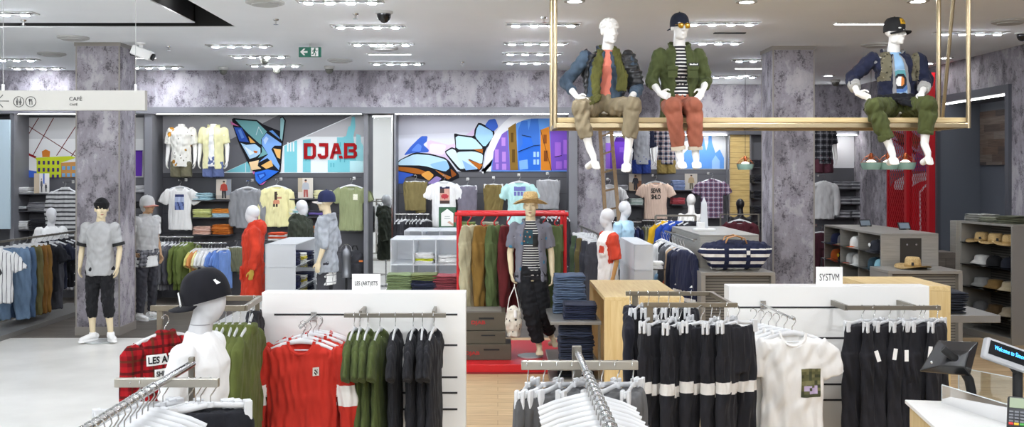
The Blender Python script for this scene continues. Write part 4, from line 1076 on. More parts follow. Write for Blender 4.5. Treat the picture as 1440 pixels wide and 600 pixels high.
r = thing('seated_mannequin', 'white seated mannequin in dark jacket and black cap, rightmost on the platform', 'mannequin', (ax(C0, 9.5), 9.5, SEAT))
m = MB(); body_vol(m, J, 'face'); part(r, solid(m, 'body', SKIN_W, VOX, 2))
m = MB(); tee_vol(m, J, .010, .0, .4, arms=''); o = part(r, solid(m, 'tee', fabric('sky_tee', '#8fb4d6', .12), .009, 3, (.004, (5, 5, 3), 9)))
def art(u, v):
    x, y = u - .5, v - .5; q = math.hypot(x, y)
    if q < .2: return 1 if x < .02 else 2
    if q < .32: return 0
    if q < .48: return 3 if y < .2 * x + .05 else 4
    return 5
pm = patch('tee_print', -.11, .09, .24, .47, [plain('pr_black', '#1c1f26', .8), plain('pr_white', '#f0efe9', .8), plain('pr_orange', '#d9823a', .8), plain('pr_blue', '#4a6fa8', .8), plain('pr_teal', '#5fa0a8', .8), plain('pr_pale', '#9fbcd8', .8)], 26, -.3, art)
part(r, wrap(pm, o.data, .005))
navy = fabric('indigo_jacket', '#20243a', .3, .6); camo = blotch('camo_leaf', '#6f6a57', [('#3c3a30', 28, .35), ('#a39c84', 34, .25)])
m = MB(); shell_vol(m, J, .032, .14, 1.6, .5); part(r, solid(m, 'jacket', [navy, camo, fabric('grey_cuff', '#a7a6a2')], .0085, 2, (.006, (5, 5, 4), 6),
   paint=lambda c: np.where((np.abs(c[:, 0]) > .1) & (np.abs(c[:, 0]) < .185) & (c[:, 2] > .36) & (c[:, 1] < .06) & (c[:, 2] < .64), 1, np.where((c[:, 2] < .31) & (np.abs(c[:, 0] + .0) > .29), 2, 0))))
m = MB(); shell_vol(m, J, .02, .0, .3, .32, thick=.02, collar=True); part(r, solid(m, 'grey_hoodie', fabric('heather_hood', '#8f8f90'), .009, 2))
for s in 'LR': part(r, solid(MB().tube([lerp(J['e' + s], J['w' + s], .38), lerp(J['e' + s], J['w' + s], .66)], [.062, .056], 16), 'sleeve_cuff', fabric('grey_cuff', '#a7a6a2'), .008, 2, (.003, (8, 8, 8), 4)))
m = MB(); m.tube([J['pelvis'] + V3(-.2, -.03, .06), J['pelvis'] + V3(0, -.15, .07), J['pelvis'] + V3(.2, -.03, .06)], [(.05, .05)] * 3, 12); m.tube([J['pelvis'] + V3(.0, -.14, .06), J['pelvis'] + V3(.03, -.26, .02), J['pelvis'] + V3(.1, -.34, -.03)], [(.1, .04), (.11, .03), (.05, .02)], 12)
m.tube([J['pelvis'] + V3(-.2, .05, .04), J['pelvis'] + V3(-.26, -.02, -.06)], [(.06, .05), (.08, .03)], 12)
part(r, solid(m, 'tied_shirt', fabric('black_cotton', '#1a1b20', .3), .009, 2, (.006, (6, 6, 6), 12)))
m = MB(); pants_vol(m, J, .016, 1, baggy=.014, ends={'L': .78, 'R': .72}); part(r, solid(m, 'trousers', fabric('olive_chino', '#4a502b', .22, .6), .0085, 2, (.008, (5, 5, 4), 23)))
for s, e in (('L', .78), ('R', .72)): part(r, solid(MB().tube([lerp(J['k' + s], J['a' + s], e - .12), lerp(J['k' + s], J['a' + s], e + .02)], .07, 16), 'rolled_cuff', fabric('olive_chino', '#4a502b'), .008, 2, (.004, (6, 6, 6), 5)))
c, Rc = cap_parts(r, J, plain('black_cap', '#17171a', .8), h=.014, flat=True)
vs = []
for j in range(5):
    for i in range(9):
        a = (i / 8 - .5) * .9; b_ = .28 + .62 * j / 4
        vs.append(c + Rc @ V3(.091 * math.sin(a) * math.cos(b_) ** .75, -.111 * math.cos(a) * math.cos(b_) ** .6, .106 * math.sin(b_)))
fs = [(j * 9 + i, j * 9 + i + 1, j * 9 + i + 10, j * 9 + i + 9) for j in range(4) for i in range(8)]
mb = MB().add(vs, fs); mb.m = [1 if (8 < i < 23 and i % 8 not in (0, 7) and i % 2) else 0 for i in range(32)]
mb.build('cap_badge', [plain('yellow_badge', '#d9a920', .7), plain('badge_brown', '#5a4312', .7)], r)

# ---------------------------------------------------------------- standing figures
def base_plate(root, r=.17, mat=None):
    MB().lathe([(r, 0), (r, .012)], 28).build('base_plate', mat or plain('glass_base', '#b9bdbd', .1), root)

# beanie figure
d = 13.0; r = thing('standing_mannequin', 'mannequin in black beanie, grey tee and cropped black trousers before the left pillar', 'mannequin', (ax(141, d), d, .004)); base_plate(r, .2)
J = standing(head=(.02, -.01, 1.725), look=(.5, -1, 0), kL=(-.1, -.03, .52), aL=(-.1, .0, .1), tL=(-.16, -.14, .04), aR=(.13, .02, .1), tR=(.22, -.12, .04), kR=(.11, -.03, .52), eL=(-.25, .02, 1.2), wL=(-.26, -.02, .97), hL=(-.25, -.06, .79), eR=(.25, .02, 1.2), wR=(.245, -.05, .97), hR=(.24, -.08, .79))
for k in J: 
    if k not in ('side', 'look', 'up', 'nL', 'nR'): J[k] = J[k] + V3(0, 0, .012)
m = MB(); body_vol(m, J, 'face', feet=False); part(r, solid(m, 'body', SKIN_C, .0075, 2)); paint_face(r, J)
m = MB(); tee_vol(m, J, .022, .1, .78, hemw=1.12, sl_r=-.002); part(r, solid(m, 'tee', fabric('grey_marl_tee', '#a9a9a9', .1), .01, 3, (.006, (5, 5, 3), 4)))
for s in 'LR': MB().tube([lerp(J['s' + s], J['e' + s], .7), lerp(J['s' + s], J['e' + s], .84)], .08, 14).build('sleeve_cuff', black_m, r, smooth=True)
m = MB(); pants_vol(m, J, .012, 1, baggy=.012, ends={'L': .5, 'R': .5}); m.tube([J['pelvis'] + V3(0, 0, -.2), J['pelvis']], [(.12, .09), (.15, .105)], 16); part(r, solid(m, 'trousers', fabric('black_jersey', '#1c1c1f', .3), .01, 2, (.008, (5, 5, 4), 6)))
m = MB(); R = frame(J['look'], J['up']); m.ball(J['head'] + V3(0, .008, .06), (.092, .112, .098), R, 18); m.tube([J['head'] + V3(0, .002, .042), J['head'] + V3(0, .006, .085)], [(.094, .114), (.097, .116)], 20)
part(r, solid(m, 'beanie', fabric('black_knit', '#141416', .3, .9), .008, 2))
for s in 'LR':
    up_, so_ = MB(), MB(); shoe_vol(up_, so_, J['a' + s], J['t' + s])
    for mm in (up_, so_): mm.v = [(v[0], v[1], v[2] + .012) for v in mm.v]
    so_.build('sole', plastic_white, part(r, solid(up_, 'shoe', plain('white_canvas', '#f0efed', .7), .008, 2)))

# hooded figure, turned to picture right
d = 15.0; r = thing('standing_mannequin', 'mannequin in grey sleeveless hoodie and pale cap with tied shirt beside the left pillar', 'mannequin', (ax(206, d), d, .004), math.radians(58)); base_plate(r)
J = standing(eL=(-.25, .1, 1.22), wL=(-.22, .02, 1.0), hL=(-.16, -.08, .94), look=(.25, -1, 0), nL=(1, 0, 0), eR=(.22, .03, 1.2), head=(0, -.03, 1.72))
m = MB(); body_vol(m, J, 'face', feet=False); part(r, solid(m, 'body', SKIN_T, .0085, 2)); paint_face(r, J)
m = MB(); tee_vol(m, J, .018, .16, .7, hemw=1.1); part(r, solid(m, 'tee', fabric('white_tee', '#e6e6e4', .06), .011, 3, (.004, (5, 5, 3), 4)))
m = MB(); tee_vol(m, J, .038, -.02, .12); m.tube([J['neck'] + V3(0, 0, -.04), J['neck'] + V3(0, .015, .05)], [(.11, .1), (.09, .09)], 16); H = J['head']
m.ball(H + V3(0, .035, .02), (.1, .1, .125), n=18); part(r, solid(m, 'hoodie', fabric('pale_grey_hoodie', '#b9b9b8', .1), .011, 3, (.006, (5, 5, 3), 14)))
m = MB(); P = J['pelvis']; m.tube([P + V3(0, 0, .1), P + V3(0, 0, .02)], [(.2, .15), (.205, .155)], 18); m.tube([P + V3(-.15, -.14, .08), P + V3(-.2, -.17, -.02), P + V3(-.2, -.15, -.14)], [(.05, .04), (.07, .03), (.06, .02)], 12)
part(r, solid(m, 'tied_shirt', plaid('grey_plaid', '#606066', '#6f6f74', '#85858a', .06), .011, 2, (.01, (6, 6, 6), 4)))
m = MB(); pants_vol(m, J, .012, 1, baggy=.008, ends={'L': .95, 'R': .95}); part(r, solid(m, 'jeans', fabric('charcoal_denim', '#3a3a40', .3), .011, 2, (.006, (5, 5, 5), 6)))
cap_parts(r, J, fabric('pale_cap', '#c9c9c7', .08), brimcol=plain('pink_brim', '#c9897c', .8), h=.016, big=1.1)
for s in 'LR':
    up_, so_ = MB(), MB(); shoe_vol(up_, so_, J['a' + s], J['t' + s])
    so_.build('sole', plastic_white, part(r, solid(up_, 'shoe', blotch('patterned_sneaker', '#ecebe8', [('#22222a', 40, .25), ('#b5453a', 22, .16)]), .009, 2)))

# straw hat figure on the red podium
PODZ = .105
d = 11.4; r = thing('standing_mannequin', 'mannequin in straw hat and open grey shirt standing on the red podium', 'mannequin', (ax(746, d), d, PODZ)); base_plate(r, .15)
J = standing(head=(0, -.02, 1.725), look=(-.1, -1, -.02), sL=(-.18, .01, 1.48), sR=(.18, .01, 1.48), eL=(-.235, .03, 1.19), eR=(.24, .03, 1.19), wL=(-.22, -.03, .96), hL=(-.2, -.08, .8), wR=(.25, -.02, .94), hR=(.26, -.04, .77),
             kL=(.0, -.1, .53), aL=(.1, -.02, .12), tL=(.1, -.15, .045), kR=(.14, -.02, .5), aR=(.25, .18, .2), tR=(.3, .06, .1), pL=(-.08, 0, .93), pR=(.09, 0, .93))
m = MB(); body_vol(m, J, 'face', curl=.8); part(r, solid(m, 'body', SKIN_C, .007, 2)); paint_face(r, J)
m = MB(); tee_vol(m, J, .010, .04, .3, arms=''); part(r, solid(m, 'striped_tank', [stripes('tank_stripe', '#eceae4', '#3a3a3e', .028, .7, wob=.004), blotch('tank_palm', '#2f4a55', [('#c9805a', 20, .3), ('#3a8a8a', 26, .25)]), black_m], .009, 3, (.003, (5, 5, 3), 4),
   paint=lambda c: np.where((c[:, 2] > 1.3) & (c[:, 2] < 1.46) & (c[:, 1] < 0) & (c[:, 0] < .02), 1, np.where((c[:, 2] > 1.27) & (c[:, 2] < 1.4) & (c[:, 0] > .02) & (c[:, 0] < .11) & (c[:, 1] < 0), 2, 0))))
m = MB(); shell_vol(m, J, .026, .1, .78, .62, gaph=[.75, .7, .62, .58, .5, .45, .6]); part(r, solid(m, 'open_shirt', blotch('grey_floral', '#74747e', [('#3f7a9a', 9, .26), ('#51515a', 14, .2), ('#94949c', 11, .15)]), .0095, 2, (.006, (5, 5, 3), 16)))
m = MB(); pants_vol(m, J, .014, 1, baggy=.028, cuff=.18, ends={'L': .86, 'R': .8}); part(r, solid(m, 'joggers', fabric('black_jersey', '#1c1c1f', .3, .8), .0095, 3, (.006, (5, 5, 5), 26)))
straw = NT('straw'); straw.set(.8); _v = straw.coord((60, 60, 60)); straw.base(straw.ramp(straw.noise(_v, 2, 2), [(.35, '#a98752'), (.65, '#e0c48c')])); straw.bump(straw.noise(_v, 2, 2), .5, .004); straw = straw.m
def hat_mesh(name, prof, mat, wav=.012, ov=1.12):
    m = MB().lathe(prof, 40, sx=1, sy=ov); m.v = [(x, y, z + (wav * math.cos(2 * math.atan2(y, x)) * max(0, (math.hypot(x, y) - .1)) / .1)) for x, y, z in m.v]
    me = m.mesh(name, mat, True); return me
o = part(r, hat_mesh('straw_hat', [(.2, .0), (.205, .004), (.17, -.012), (.1, -.006), (.092, .02), (.086, .08), (.07, .112), (.04, .12), (0, .112)], straw, -.03)); o.location = J['head'] + V3(0, .01, .055)
hb = MB().lathe([(.094, .015), (.092, .04)], 32, sy=1.12).build('hat_band', plain('straw_band', '#8a6a3a', .8), o)

# denim jacket figure looking to picture left
d = 13.0; r = thing('standing_mannequin', 'mannequin in pale denim jacket and navy cap looking towards the dark parka', 'mannequin', (ax(459, d), d, .1), math.radians(-100))
MB().lathe([(.24, -.096), (.24, .0)], 28).build('plinth', white_lam, r)
J = standing(eL=(-.235, .06, 1.2), eR=(.235, .06, 1.2))
m = MB(); body_vol(m, J, 'face', legs=''); part(r, solid(m, 'body', SKIN_C, .0085, 2)); paint_face(r, J)
m = MB(); shell_vol(m, J, .034, .14, 1.25, .4); part(r, solid(m, 'denim_jacket', fabric('washed_denim', '#9ea3aa', .16, .6), .011, 2, (.008, (5, 5, 4), 16)))
m = MB(); tee_vol(m, J, .014, .3, .3, arms=''); part(r, solid(m, 'checked_shirt', plaid('white_grid', '#e6e6e4', '#e6e6e4', '#e6e6e4', .09, '#3c3c40'), .011, 2, (.004, (5, 5, 4), 2)))
m = MB(); pants_vol(m, J, .016, 1); part(r, solid(m, 'trousers', fabric('charcoal_denim', '#3a3a40'), .012, 2, (.005, (5, 5, 5), 6)))
cap_parts(r, J, fabric('navy_cap', '#22284a', .2), brimcol=fabric('cap_brim_white', '#c9c4bb'), h=.014, big=1.12)

def egg(label, px_, d, z, rz, skin=SKIN_E, arms='', legs='', hands=True, sleeve_arms=None, **kw):
    r = thing('egg_head_mannequin', label, 'mannequin', (ax(px_, d), d, z), rz); J = standing(**kw)
    m = MB(); body_vol(m, J, 'egg', arms=arms, legs=legs, hands=hands, feet=False); part(r, solid(m, 'body', skin, .009, 3))
    MB().lathe([(.16, -z), (.16, -z + .012), (.014, -z + .012), (.014, .86)], 20).build('stand', chrome, r)
    return r, J
# red raincoat
r, J = egg('pale egg head mannequin in a long red hooded raincoat', 356, 14.0, -.1, math.radians(-75), look=(.1, -1, 0))
m = MB(); tee_vol(m, J, .045, .42, 1.95, hemw=1.25); m.tube([J['neck'] + V3(0, .0, -.06), J['neck'] + V3(0, .03, .02), J['neck'] + V3(0, .06, .1)], [(.13, .12), (.12, .12), (.1, .08)], 16); m.ball(J['neck'] + V3(0, .1, -.02), (.12, .07, .13), n=14)
m.obox((.1, -.17, .92), (.15, .02, .16)).obox((-.1, -.17, .92), (.15, .02, .16)); part(r, solid(m, 'raincoat', fabric('red_raincoat', '#c33a24', .16, .5), .011, 2, (.008, (5, 5, 2.5), 6)))
for s in 'LR': m = MB(); hand_vol(m, J['w' + s], J['h' + s], J['n' + s], (0, -1, 0)); part(r, solid(m, 'glove', plain('glove_ochre', '#b99a3c', .7), .008, 2))
# dark parka
r, J = egg('pale egg head mannequin in a dark green parka beside the clear bins', 424, 15.4, -.06, math.radians(70))
m = MB(); tee_vol(m, J, .05, .36, 1.95, hemw=1.15); m.tube([J['neck'] + V3(0, .0, -.06), J['neck'] + V3(0, .03, .02), J['neck'] + V3(0, .06, .08)], [(.14, .13), (.13, .13), (.11, .09)], 16); m.ball(J['neck'] + V3(0, .1, -.02), (.13, .08, .13), n=14)
part(r, solid(m, 'parka', fabric('dark_green_parka', '#34392f', .25), .011, 2, (.01, (5, 5, 3), 6)))
# raglan
r, J = egg('pale egg head mannequin in a white and red raglan tee', 855, 13.0, -.11, math.radians(-78), arms='R', eR=(.22, .04, 1.2), wR=(.23, -.02, .96), wL=(-.24, .0, .96))
def rag(c): return np.where((np.abs(c[:, 0]) > .155) & (c[:, 2] > 1.15), 1, np.where((c[:, 2] > 1.28) & (c[:, 2] < 1.38) & (c[:, 0] > .03) & (c[:, 0] < .12) & (c[:, 1] < -.03), 1, 0))
m = MB(); tee_vol(m, J, .024, .12, .98, hemw=.98, sl_r=.004); part(r, solid(m, 'raglan_tee', [fabric('raglan_white', '#eae8e2', .06), fabric('raglan_red', '#c8452f', .15)], .01, 2, (.005, (5, 5, 3), 6), paint=rag))
m = MB(); limb(m, [J['eR'] + V3(.02, 0, .0), J['wR'] + V3(.02, 0, 0)], [.034, .024], 12); hand_vol(m, J['wR'] + V3(.02, 0, 0), J['hR'] + V3(.02, 0, 0), (-1, 0, 0), (0, -1, 0)); part(r, solid(m, 'wooden_forearm', SKIN_WOOD, .008, 2))
# pale blue tee behind it
r, J = egg('pale egg head mannequin in a light blue tee behind the raglan tee', 878, 14.9, -.06, math.radians(55))
m = MB(); tee_vol(m, J, .024, .12, .7); part(r, solid(m, 'tee', fabric('pale_blue_tee', '#a9cbe0', .1), .011, 2, (.005, (5, 5, 3), 6)))
# white nude bust seen beyond the grey case
r, J = egg('plain white undressed mannequin seen from behind beyond the grey display case', 972, 17.0, 0, PI, skin=SKIN_W, arms='LR', hands=False)
# black bust in front of the right mirror
r, J = egg('black undressed mannequin in front of the timber panel', 1041, 18.6, -.12, PI, skin=plain('mannequin_black', '#1d1d20', .4), arms='LR', hands=False)
# white tee bust at the far left rack
r, J = egg('pale egg head mannequin in a plain white tee behind the left clothes rack', 72, 16.0, -.2, math.radians(45), arms='R', skin=SKIN_E)
m = MB(); tee_vol(m, J, .024, .12, .7, sl_r=.01); part(r, solid(m, 'tee', fabric('white_tee', '#e6e6e4', .06), .011, 2, (.005, (5, 5, 3), 6)))

# near bust with the reversed cap
d = 4.95; r = thing('egg_head_mannequin', 'near grey egg head mannequin in a white tee and black reversed cap', 'mannequin', (ax(283, d), d, -.165), math.radians(84))
J = standing(look=(-.12, -1, -.16), head=(0, -.03, 1.752), neck=(0, .01, 1.56), eL=(-.2, .1, 1.22), eR=(.2, .08, 1.22))
m = MB(); body_vol(m, J, 'egg', arms='', legs='', feet=False); part(r, solid(m, 'body', SKIN_E, .0065, 4))
MB().lathe([(.18, .13), (.18, .142), (.014, .142), (.014, .9)], 24).build('stand', chrome, r)
m = MB(); tee_vol(m, J, .016, .16, .8, sl_r=.0); part(r, solid(m, 'tee', fabric('bright_white_tee', '#f2f2f1', .04, .7), .008, 6, (.0035, (5, 5, 3), 6)))
for s in 'L':
    m = MB(); limb(m, [lerp(J['s' + s], J['e' + s], .6), J['e' + s], J['w' + s]], [.045, .04, .028], 12); hand_vol(m, J['w' + s], J['h' + s], (1, 0, 0), (0, -1, 0)); part(r, solid(m, 'wooden_arm', SKIN_WOOD, .008, 2))
m = MB(); N = lerp(J['neck'], J['head'], .3); m.lathe([(.0565, -.002), (.0565, .002)], 28, N); part(r, m.mesh('neck_seam', plain('seam_grey', '#8a8a8c', .6)))
c, Rc = cap_parts(r, J, fabric('black_twill', '#17171d', .3, .4), brimdir=(-.0, 1, -.0), h=-.008, big=1.17, tilt=math.radians(24))
m = MB()
for p in stroke([(-.022, -.035), (-.022, .035), (.0, -.02), (.0, .035), (.022, -.03), (.022, .035)], .008):
    for a, b in p: pass
    m.prism(p, -.002, 0)
o = m.build('cap_emblem', wht, r); RT = Matrix.Rotation(math.radians(-24), 4, 'X'); o.matrix_local = Matrix.Translation(c + RT @ V3(-.07, .108, .012)) @ RT @ Matrix.Rotation(math.radians(212), 4, 'Z') @ Matrix.Rotation(math.radians(-12), 4, 'X')
m = MB().prism([(-.012, .03), (.012, .03), (.016, .058), (-.016, .058)], -.002, 0); o = m.build('cap_side_patch', wht, r); o.matrix_local = Matrix.Translation(c + RT @ V3(-.062, -.11, -.02)) @ RT @ Matrix.Rotation(-.5, 4, 'Z') @ Matrix.Rotation(math.radians(-14), 4, 'X')

# headless shirt forms on the shelves high on the back walls
def wall_form(label, px_, d, ztop, shirt, shorts, print_=None, openm=None, sleeve=.8, armm=SKIN_W):
    z0 = ztop - 1.6; r = thing('torso_form', label, 'mannequin', (ax(px_, d), d, z0)); J = standing(neck=(0, .01, 1.56), head=(0, .01, 1.62))
    m = MB(); m.tube(torso_pts(J)[:-1] + [J['neck'] + V3(0, 0, .05)], TR[:-1] + [(.056, .056)], 18)
    for s in 'LR': limb(m, [lerp(J['s' + s], J['chest'], .25), J['s' + s], J['e' + s], J['w' + s]], [.06, .06, .042, .028], 12); hand_vol(m, J['w' + s], J['h' + s], (1 if s == 'L' else -1, 0, 0), (0, -1, 0))
    part(r, solid(m, 'body', armm, .009, 2))
    m = MB(); tee_vol(m, J, .022, .1, sleeve, sl_r=.01) if openm is None else tee_vol(m, J, .014, .1, .4); part(r, solid(m, 'shirt', shirt, .011, 2, (.005, (5, 5, 3), 6)))
    if openm:
        m = MB(); shell_vol(m, J, .026, .14, .75, .3); part(r, solid(m, 'open_shirt', openm, .011, 2, (.005, (5, 5, 3), 7)))
    m = MB(); pants_vol(m, J, .016, .0, ends={'L': -.0, 'R': 0.0}); 
    mm = MB(); P = J['pelvis']; mm.tube([P + V3(0, 0, -.06), P + V3(0, 0, .08)], [(.17, .125), (.165, .12)], 18)
    for s in (-1, 1): mm.tube([P + V3(.085 * s, 0, -.02), P + V3(.09 * s, -.01, -.28)], [.1, .095], 16)
    part(r, solid(mm, 'shorts', shorts, .011, 2, (.006, (5, 5, 4), 9)))
    return r
d = 17.32
wall_form('headless white form in pineapple print shirt and khaki shorts on the wall', 255, d, az(175, d), blotch('pineapple_print', '#dfddd4', [('#b9822c', 7, .36), ('#33382a', 13, .2), ('#5a6040', 8, .18)]), fabric('khaki_shorts', '#6f6b55'))
wall_form('headless white form in pale yellow open shirt and blue shorts on the wall', 300, d, az(175, d), fabric('white_inner', '#f0f0ee'), fabric('blue_shorts', '#5f6c96'), openm=fabric('cream_yellow_shirt', '#e3dfae', .08))
d = 19.7
rg = [fabric('heather_raglan', '#a9abb0', .2), fabric('navy_sleeve', '#23273c')]
r = wall_form('headless white form in grey raglan tee and blue jeans above the peach tee', 902, d, az(179, d), rg[0], fabric('blue_jeans', '#2b3f86'), sleeve=.98)
for o in r.children:
    if o.name.startswith('shirt'):
        o.data.materials.append(rg[1]); n = len(o.data.polygons); c = np.empty(n * 3); o.data.polygons.foreach_get('center', c); c = c.reshape(-1, 3); o.data.polygons.foreach_set('material_index', np.where(np.abs(c[:, 0]) > .155, 1, 0).astype(np.int32))
wall_form('headless white form in plaid shirt and khaki trousers beside the rust trousers', 937, d, az(179, d), plaid('navy_white_plaid', '#3a3f58', '#c9c6c4', '#8d4a50', .1), fabric('mustard_khaki', '#8d7a46'))
wall_form('headless white form in black plaid shirt right of the right pillar', 1158, d, az(178, d), plaid('black_plaid', '#26262b', '#4c4c52', '#8a8a8e', .12), fabric('maroon_trousers', '#4a2530'))
# ============================================================ garments, hangers, racks
def F_(n, c, v=.16, w=.5): return fabric('cloth_' + n, c, v, w)
steel = plain('hook_steel', '#c4c4c2', .25, .9)
clearhang = plain('hanger_white', '#dadbdc', .3)

def hook_pts(): return [(0, 0, -.115), (0, 0, -.075), (.012, 0, -.06), (.026, 0, -.038), (.02, 0, -.012), (0, 0, .0), (-.018, 0, -.01), (-.02, 0, -.022)]
def hanger_top():
    r = thing('clothes_hanger', '', 'hanger'); MB().tube(hook_pts(), .0028, 6).build('hook', steel, r, smooth=True)
    m = MB(); m.tube([(-.205, 0, -.172), (-.14, 0, -.145), (-.05, 0, -.122), (0, 0, -.115), (.05, 0, -.122), (.14, 0, -.145), (.205, 0, -.172)], [(.012, .005), (.014, .008), (.016, .008), (.02, .008), (.016, .008), (.014, .008), (.012, .005)], 8, (0, 0, 1))
    m.tube([(-.2, 0, -.178), (.2, 0, -.178)], .005, 6); m.build('hanger_arms', clearhang, r, smooth=True); return r
def hanger_clip():
    r = thing('clip_hanger', '', 'hanger'); MB().tube(hook_pts(), .0028, 6).build('hook', steel, r, smooth=True)
    m = MB(); m.tube([(-.17, 0, -.128), (-.08, 0, -.122), (0, 0, -.11), (.08, 0, -.122), (.17, 0, -.128)], [(.012, .006)] * 5, 8, (0, 0, 1)); m.tube([(0, 0, -.12), (0, 0, -.1)], .014, 8); m.build('hanger_bar', clearhang, r, smooth=True)
    for s in (-1, 1):
        c = MB(); c.box(s * .15 - .017, s * .15 + .017, -.022, -.006, -.185, -.105).box(s * .15 - .017, s * .15 + .017, .006, .022, -.185, -.105).box(s * .15 - .012, s * .15 + .012, -.008, .008, -.14, -.11); c.build('clip', clearhang, r, bevel=.004)
    return r
HT, HC = Proto(hanger_top), Proto(hanger_clip)

def top_mesh(name, mats, w=.47, L=.7, dep=.055, sleeve='short', collar=False, hood=False, seed=1, voxel=.009, amp=.006, paint=None, spread=1.0):
    m = MB(); h = w / 2; z0 = -.13
    m.tube([(0, 0, z0), (0, 0, z0 - .022), (0, 0, z0 - .06), (0, 0, z0 - .2), (0, 0, z0 - L * .65), (0, 0, z0 - L)], [(.085, dep * .6), (.14, dep * .8), (h * .93, dep * .9), (h * .9, dep), (h * .9, dep), (h * .95, dep * 1.05)], 26)
    for s in (-1, 1):
        a = (s * (h - .06), 0, z0 - .075)
        if sleeve == 'short': m.tube([a, (s * (h + .02 * spread), 0, z0 - .14), (s * (h + .085 * spread), 0, z0 - .28)], [(.075, dep * .75), (.085, dep * .75), (.088, dep * .7)], 16)
        elif sleeve == 'long': m.tube([a, (s * (h + .012), 0, z0 - .12), (s * (h + .05 * spread), 0, z0 - .36), (s * (h + .05 * spread), .0, z0 - .6), (s * (h + .04 * spread), 0, z0 - .67)], [(.07, dep * .8), (.075, dep * .8), (.068, dep * .75), (.052, dep * .65), (.045, dep * .6)], 16)
    if collar: m.tube([(0, 0, z0 - .03), (0, -.0, z0 + .025)], [(.085, .055), (.07, .05)], 18)
    if hood: m.ball((0, .03, z0 - .03), (.12, .06, .09), n=14); m.tube([(0, 0, z0 - .04), (0, 0, z0 + .035)], [(.1, .06), (.085, .055)], 16)
    me = solid(m, name, mats, voxel, 2, (amp, (7, 5, 1.8), seed), paint)
    if not hood and not collar:                       # scoop out the neck opening so the back of the collar shows
        for v in me.vertices:
            if v.co.y < dep * .3:
                u = (v.co.x / .085) ** 2 + ((v.co.z - z0 - .01) / .085) ** 2
                if u < 1: t = min(1, (1 - u) * 3.0); v.co.y += (dep * .45 - v.co.y) * t
        me.update()
    return me
def neckring(root, mat, dep=.055, r=.083, z=-.128):
    m = MB(); m.tube([(.088 * math.cos(a), -dep * .3 - dep * .5 * math.sin(a), z - .088 * math.sin(a) + .012) for a in np.linspace(.05, PI - .05, 20)], (.011), 8); m.tube([(.086 * math.cos(a), dep * .35, z - .02 * math.sin(a) + .012) for a in np.linspace(.05, PI - .05, 14)], .011, 8)
    m.build('collar_rib', mat, root, smooth=True)
def pants_mesh(name, mats, w=.4, L=1.02, dep=.045, seed=1, voxel=.0095, amp=.006, paint=None, taper=.72, cuff=False):
    m = MB(); h = w / 2; z0 = -.14
    m.tube([(0, 0, z0), (0, 0, z0 - .05), (0, 0, z0 - .3)], [(h * .94, dep * .8), (h, dep), (h * 1.1, dep * 1.1)], 22)
    for s in (-1, 1):
        m.tube([(s * h * .52, 0, z0 - .2), (s * h * .56, 0, z0 - .5), (s * h * .56, 0, z0 - L)], [(h * .54, dep * 1.05), (h * .52, dep), (h * .52 * taper, dep * .8)], 16)
    return solid(m, name, mats, voxel, 2, (amp, (7, 5, 1.6), seed), paint)
def folded_pants_mesh(name, mat, w=.38, w2=.3, L=.52, seed=1):
    m = MB(); h = w / 2; z0 = -.12
    m.tube([(0, 0, z0), (0, 0, z0 - .03), (0, 0, z0 - .25), (0, 0, z0 - L)], [(h, .035), (h * 1.03, .045), (h * .98, .05), (w2 / 2 * 1.1, .045)], 22)
    m.tube([(h * .35, .025, z0 - .01), (w2 * .3, .025, z0 - L - .04)], [(h * .6, .03), (w2 * .28, .028)], 14)
    return solid(m, name, mat, .01, 2, (.006, (8, 5, 2.4), seed))

def one(nm, mesh): 
    def fn(): return link(nm, mesh() if callable(mesh) else mesh)
    return Proto(fn)
P_TEE = one('hanging_tee', lambda: top_mesh('tee', F_('base', '#808080'), .45, .68, .04, seed=2, voxel=.012))
P_TEE2 = one('hanging_tee', lambda: top_mesh('tee', F_('base', '#808080'), .46, .72, .042, seed=5, voxel=.009))
P_LONG = one('hanging_sweatshirt', lambda: top_mesh('sweatshirt', F_('base', '#808080'), .46, .7, .045, 'long', seed=3, voxel=.012))
P_JACK = one('hanging_jacket', lambda: top_mesh('jacket', F_('base', '#808080'), .46, .78, .05, 'long', collar=True, seed=4, voxel=.010))
P_PANT = one('hanging_trousers', lambda: pants_mesh('trousers', F_('base', '#808080'), seed=6, voxel=.012))
P_PANT2 = one('hanging_trousers', lambda: pants_mesh('trousers', F_('base', '#808080'), .36, .95, .05, seed=8, voxel=.012))
P_FOLD = one('folded_hanging_trousers', lambda: folded_pants_mesh('folded_trousers', F_('base', '#808080'), seed=9))

def hang(proto, loc, rz, label, cat, group=None, mat=None, hg='top', hlabel=None, hgroup=None):
    o = proto.put(loc, rz, label, cat, group, mat)
    if hg:
        h = (HT if hg == 'top' else HC); lb = hlabel or ('white hanger holding the ' + label)
        lb = ' '.join(lb.split()[:16]); h.put(loc, rz, lb, 'hanger', hgroup or 'white hangers')
    return o
def rail_row(items, p, q, lab, group, rz=PI / 2, jit=.12, hg='top'):
    """items: list of (proto, material, noun, category) spread evenly from p to q along a rail"""
    n = len(items); cnt = {}; tot = {}
    for _, m, noun, c in items: tot[noun] = tot.get(noun, 0) + 1
    for i, (pr, m, noun, c) in enumerate(items):
        t = (i + .5) / n; loc = Vector(p) + (Vector(q) - Vector(p)) * t; k = cnt.get(noun, 0); cnt[noun] = k + 1
        l = f'{nth(k, tot[noun])} {noun} {lab}' if tot[noun] > 1 else f'{noun} {lab}'
        hang(pr, loc, rz + random.uniform(-jit, jit), l, c, group, m, hg)

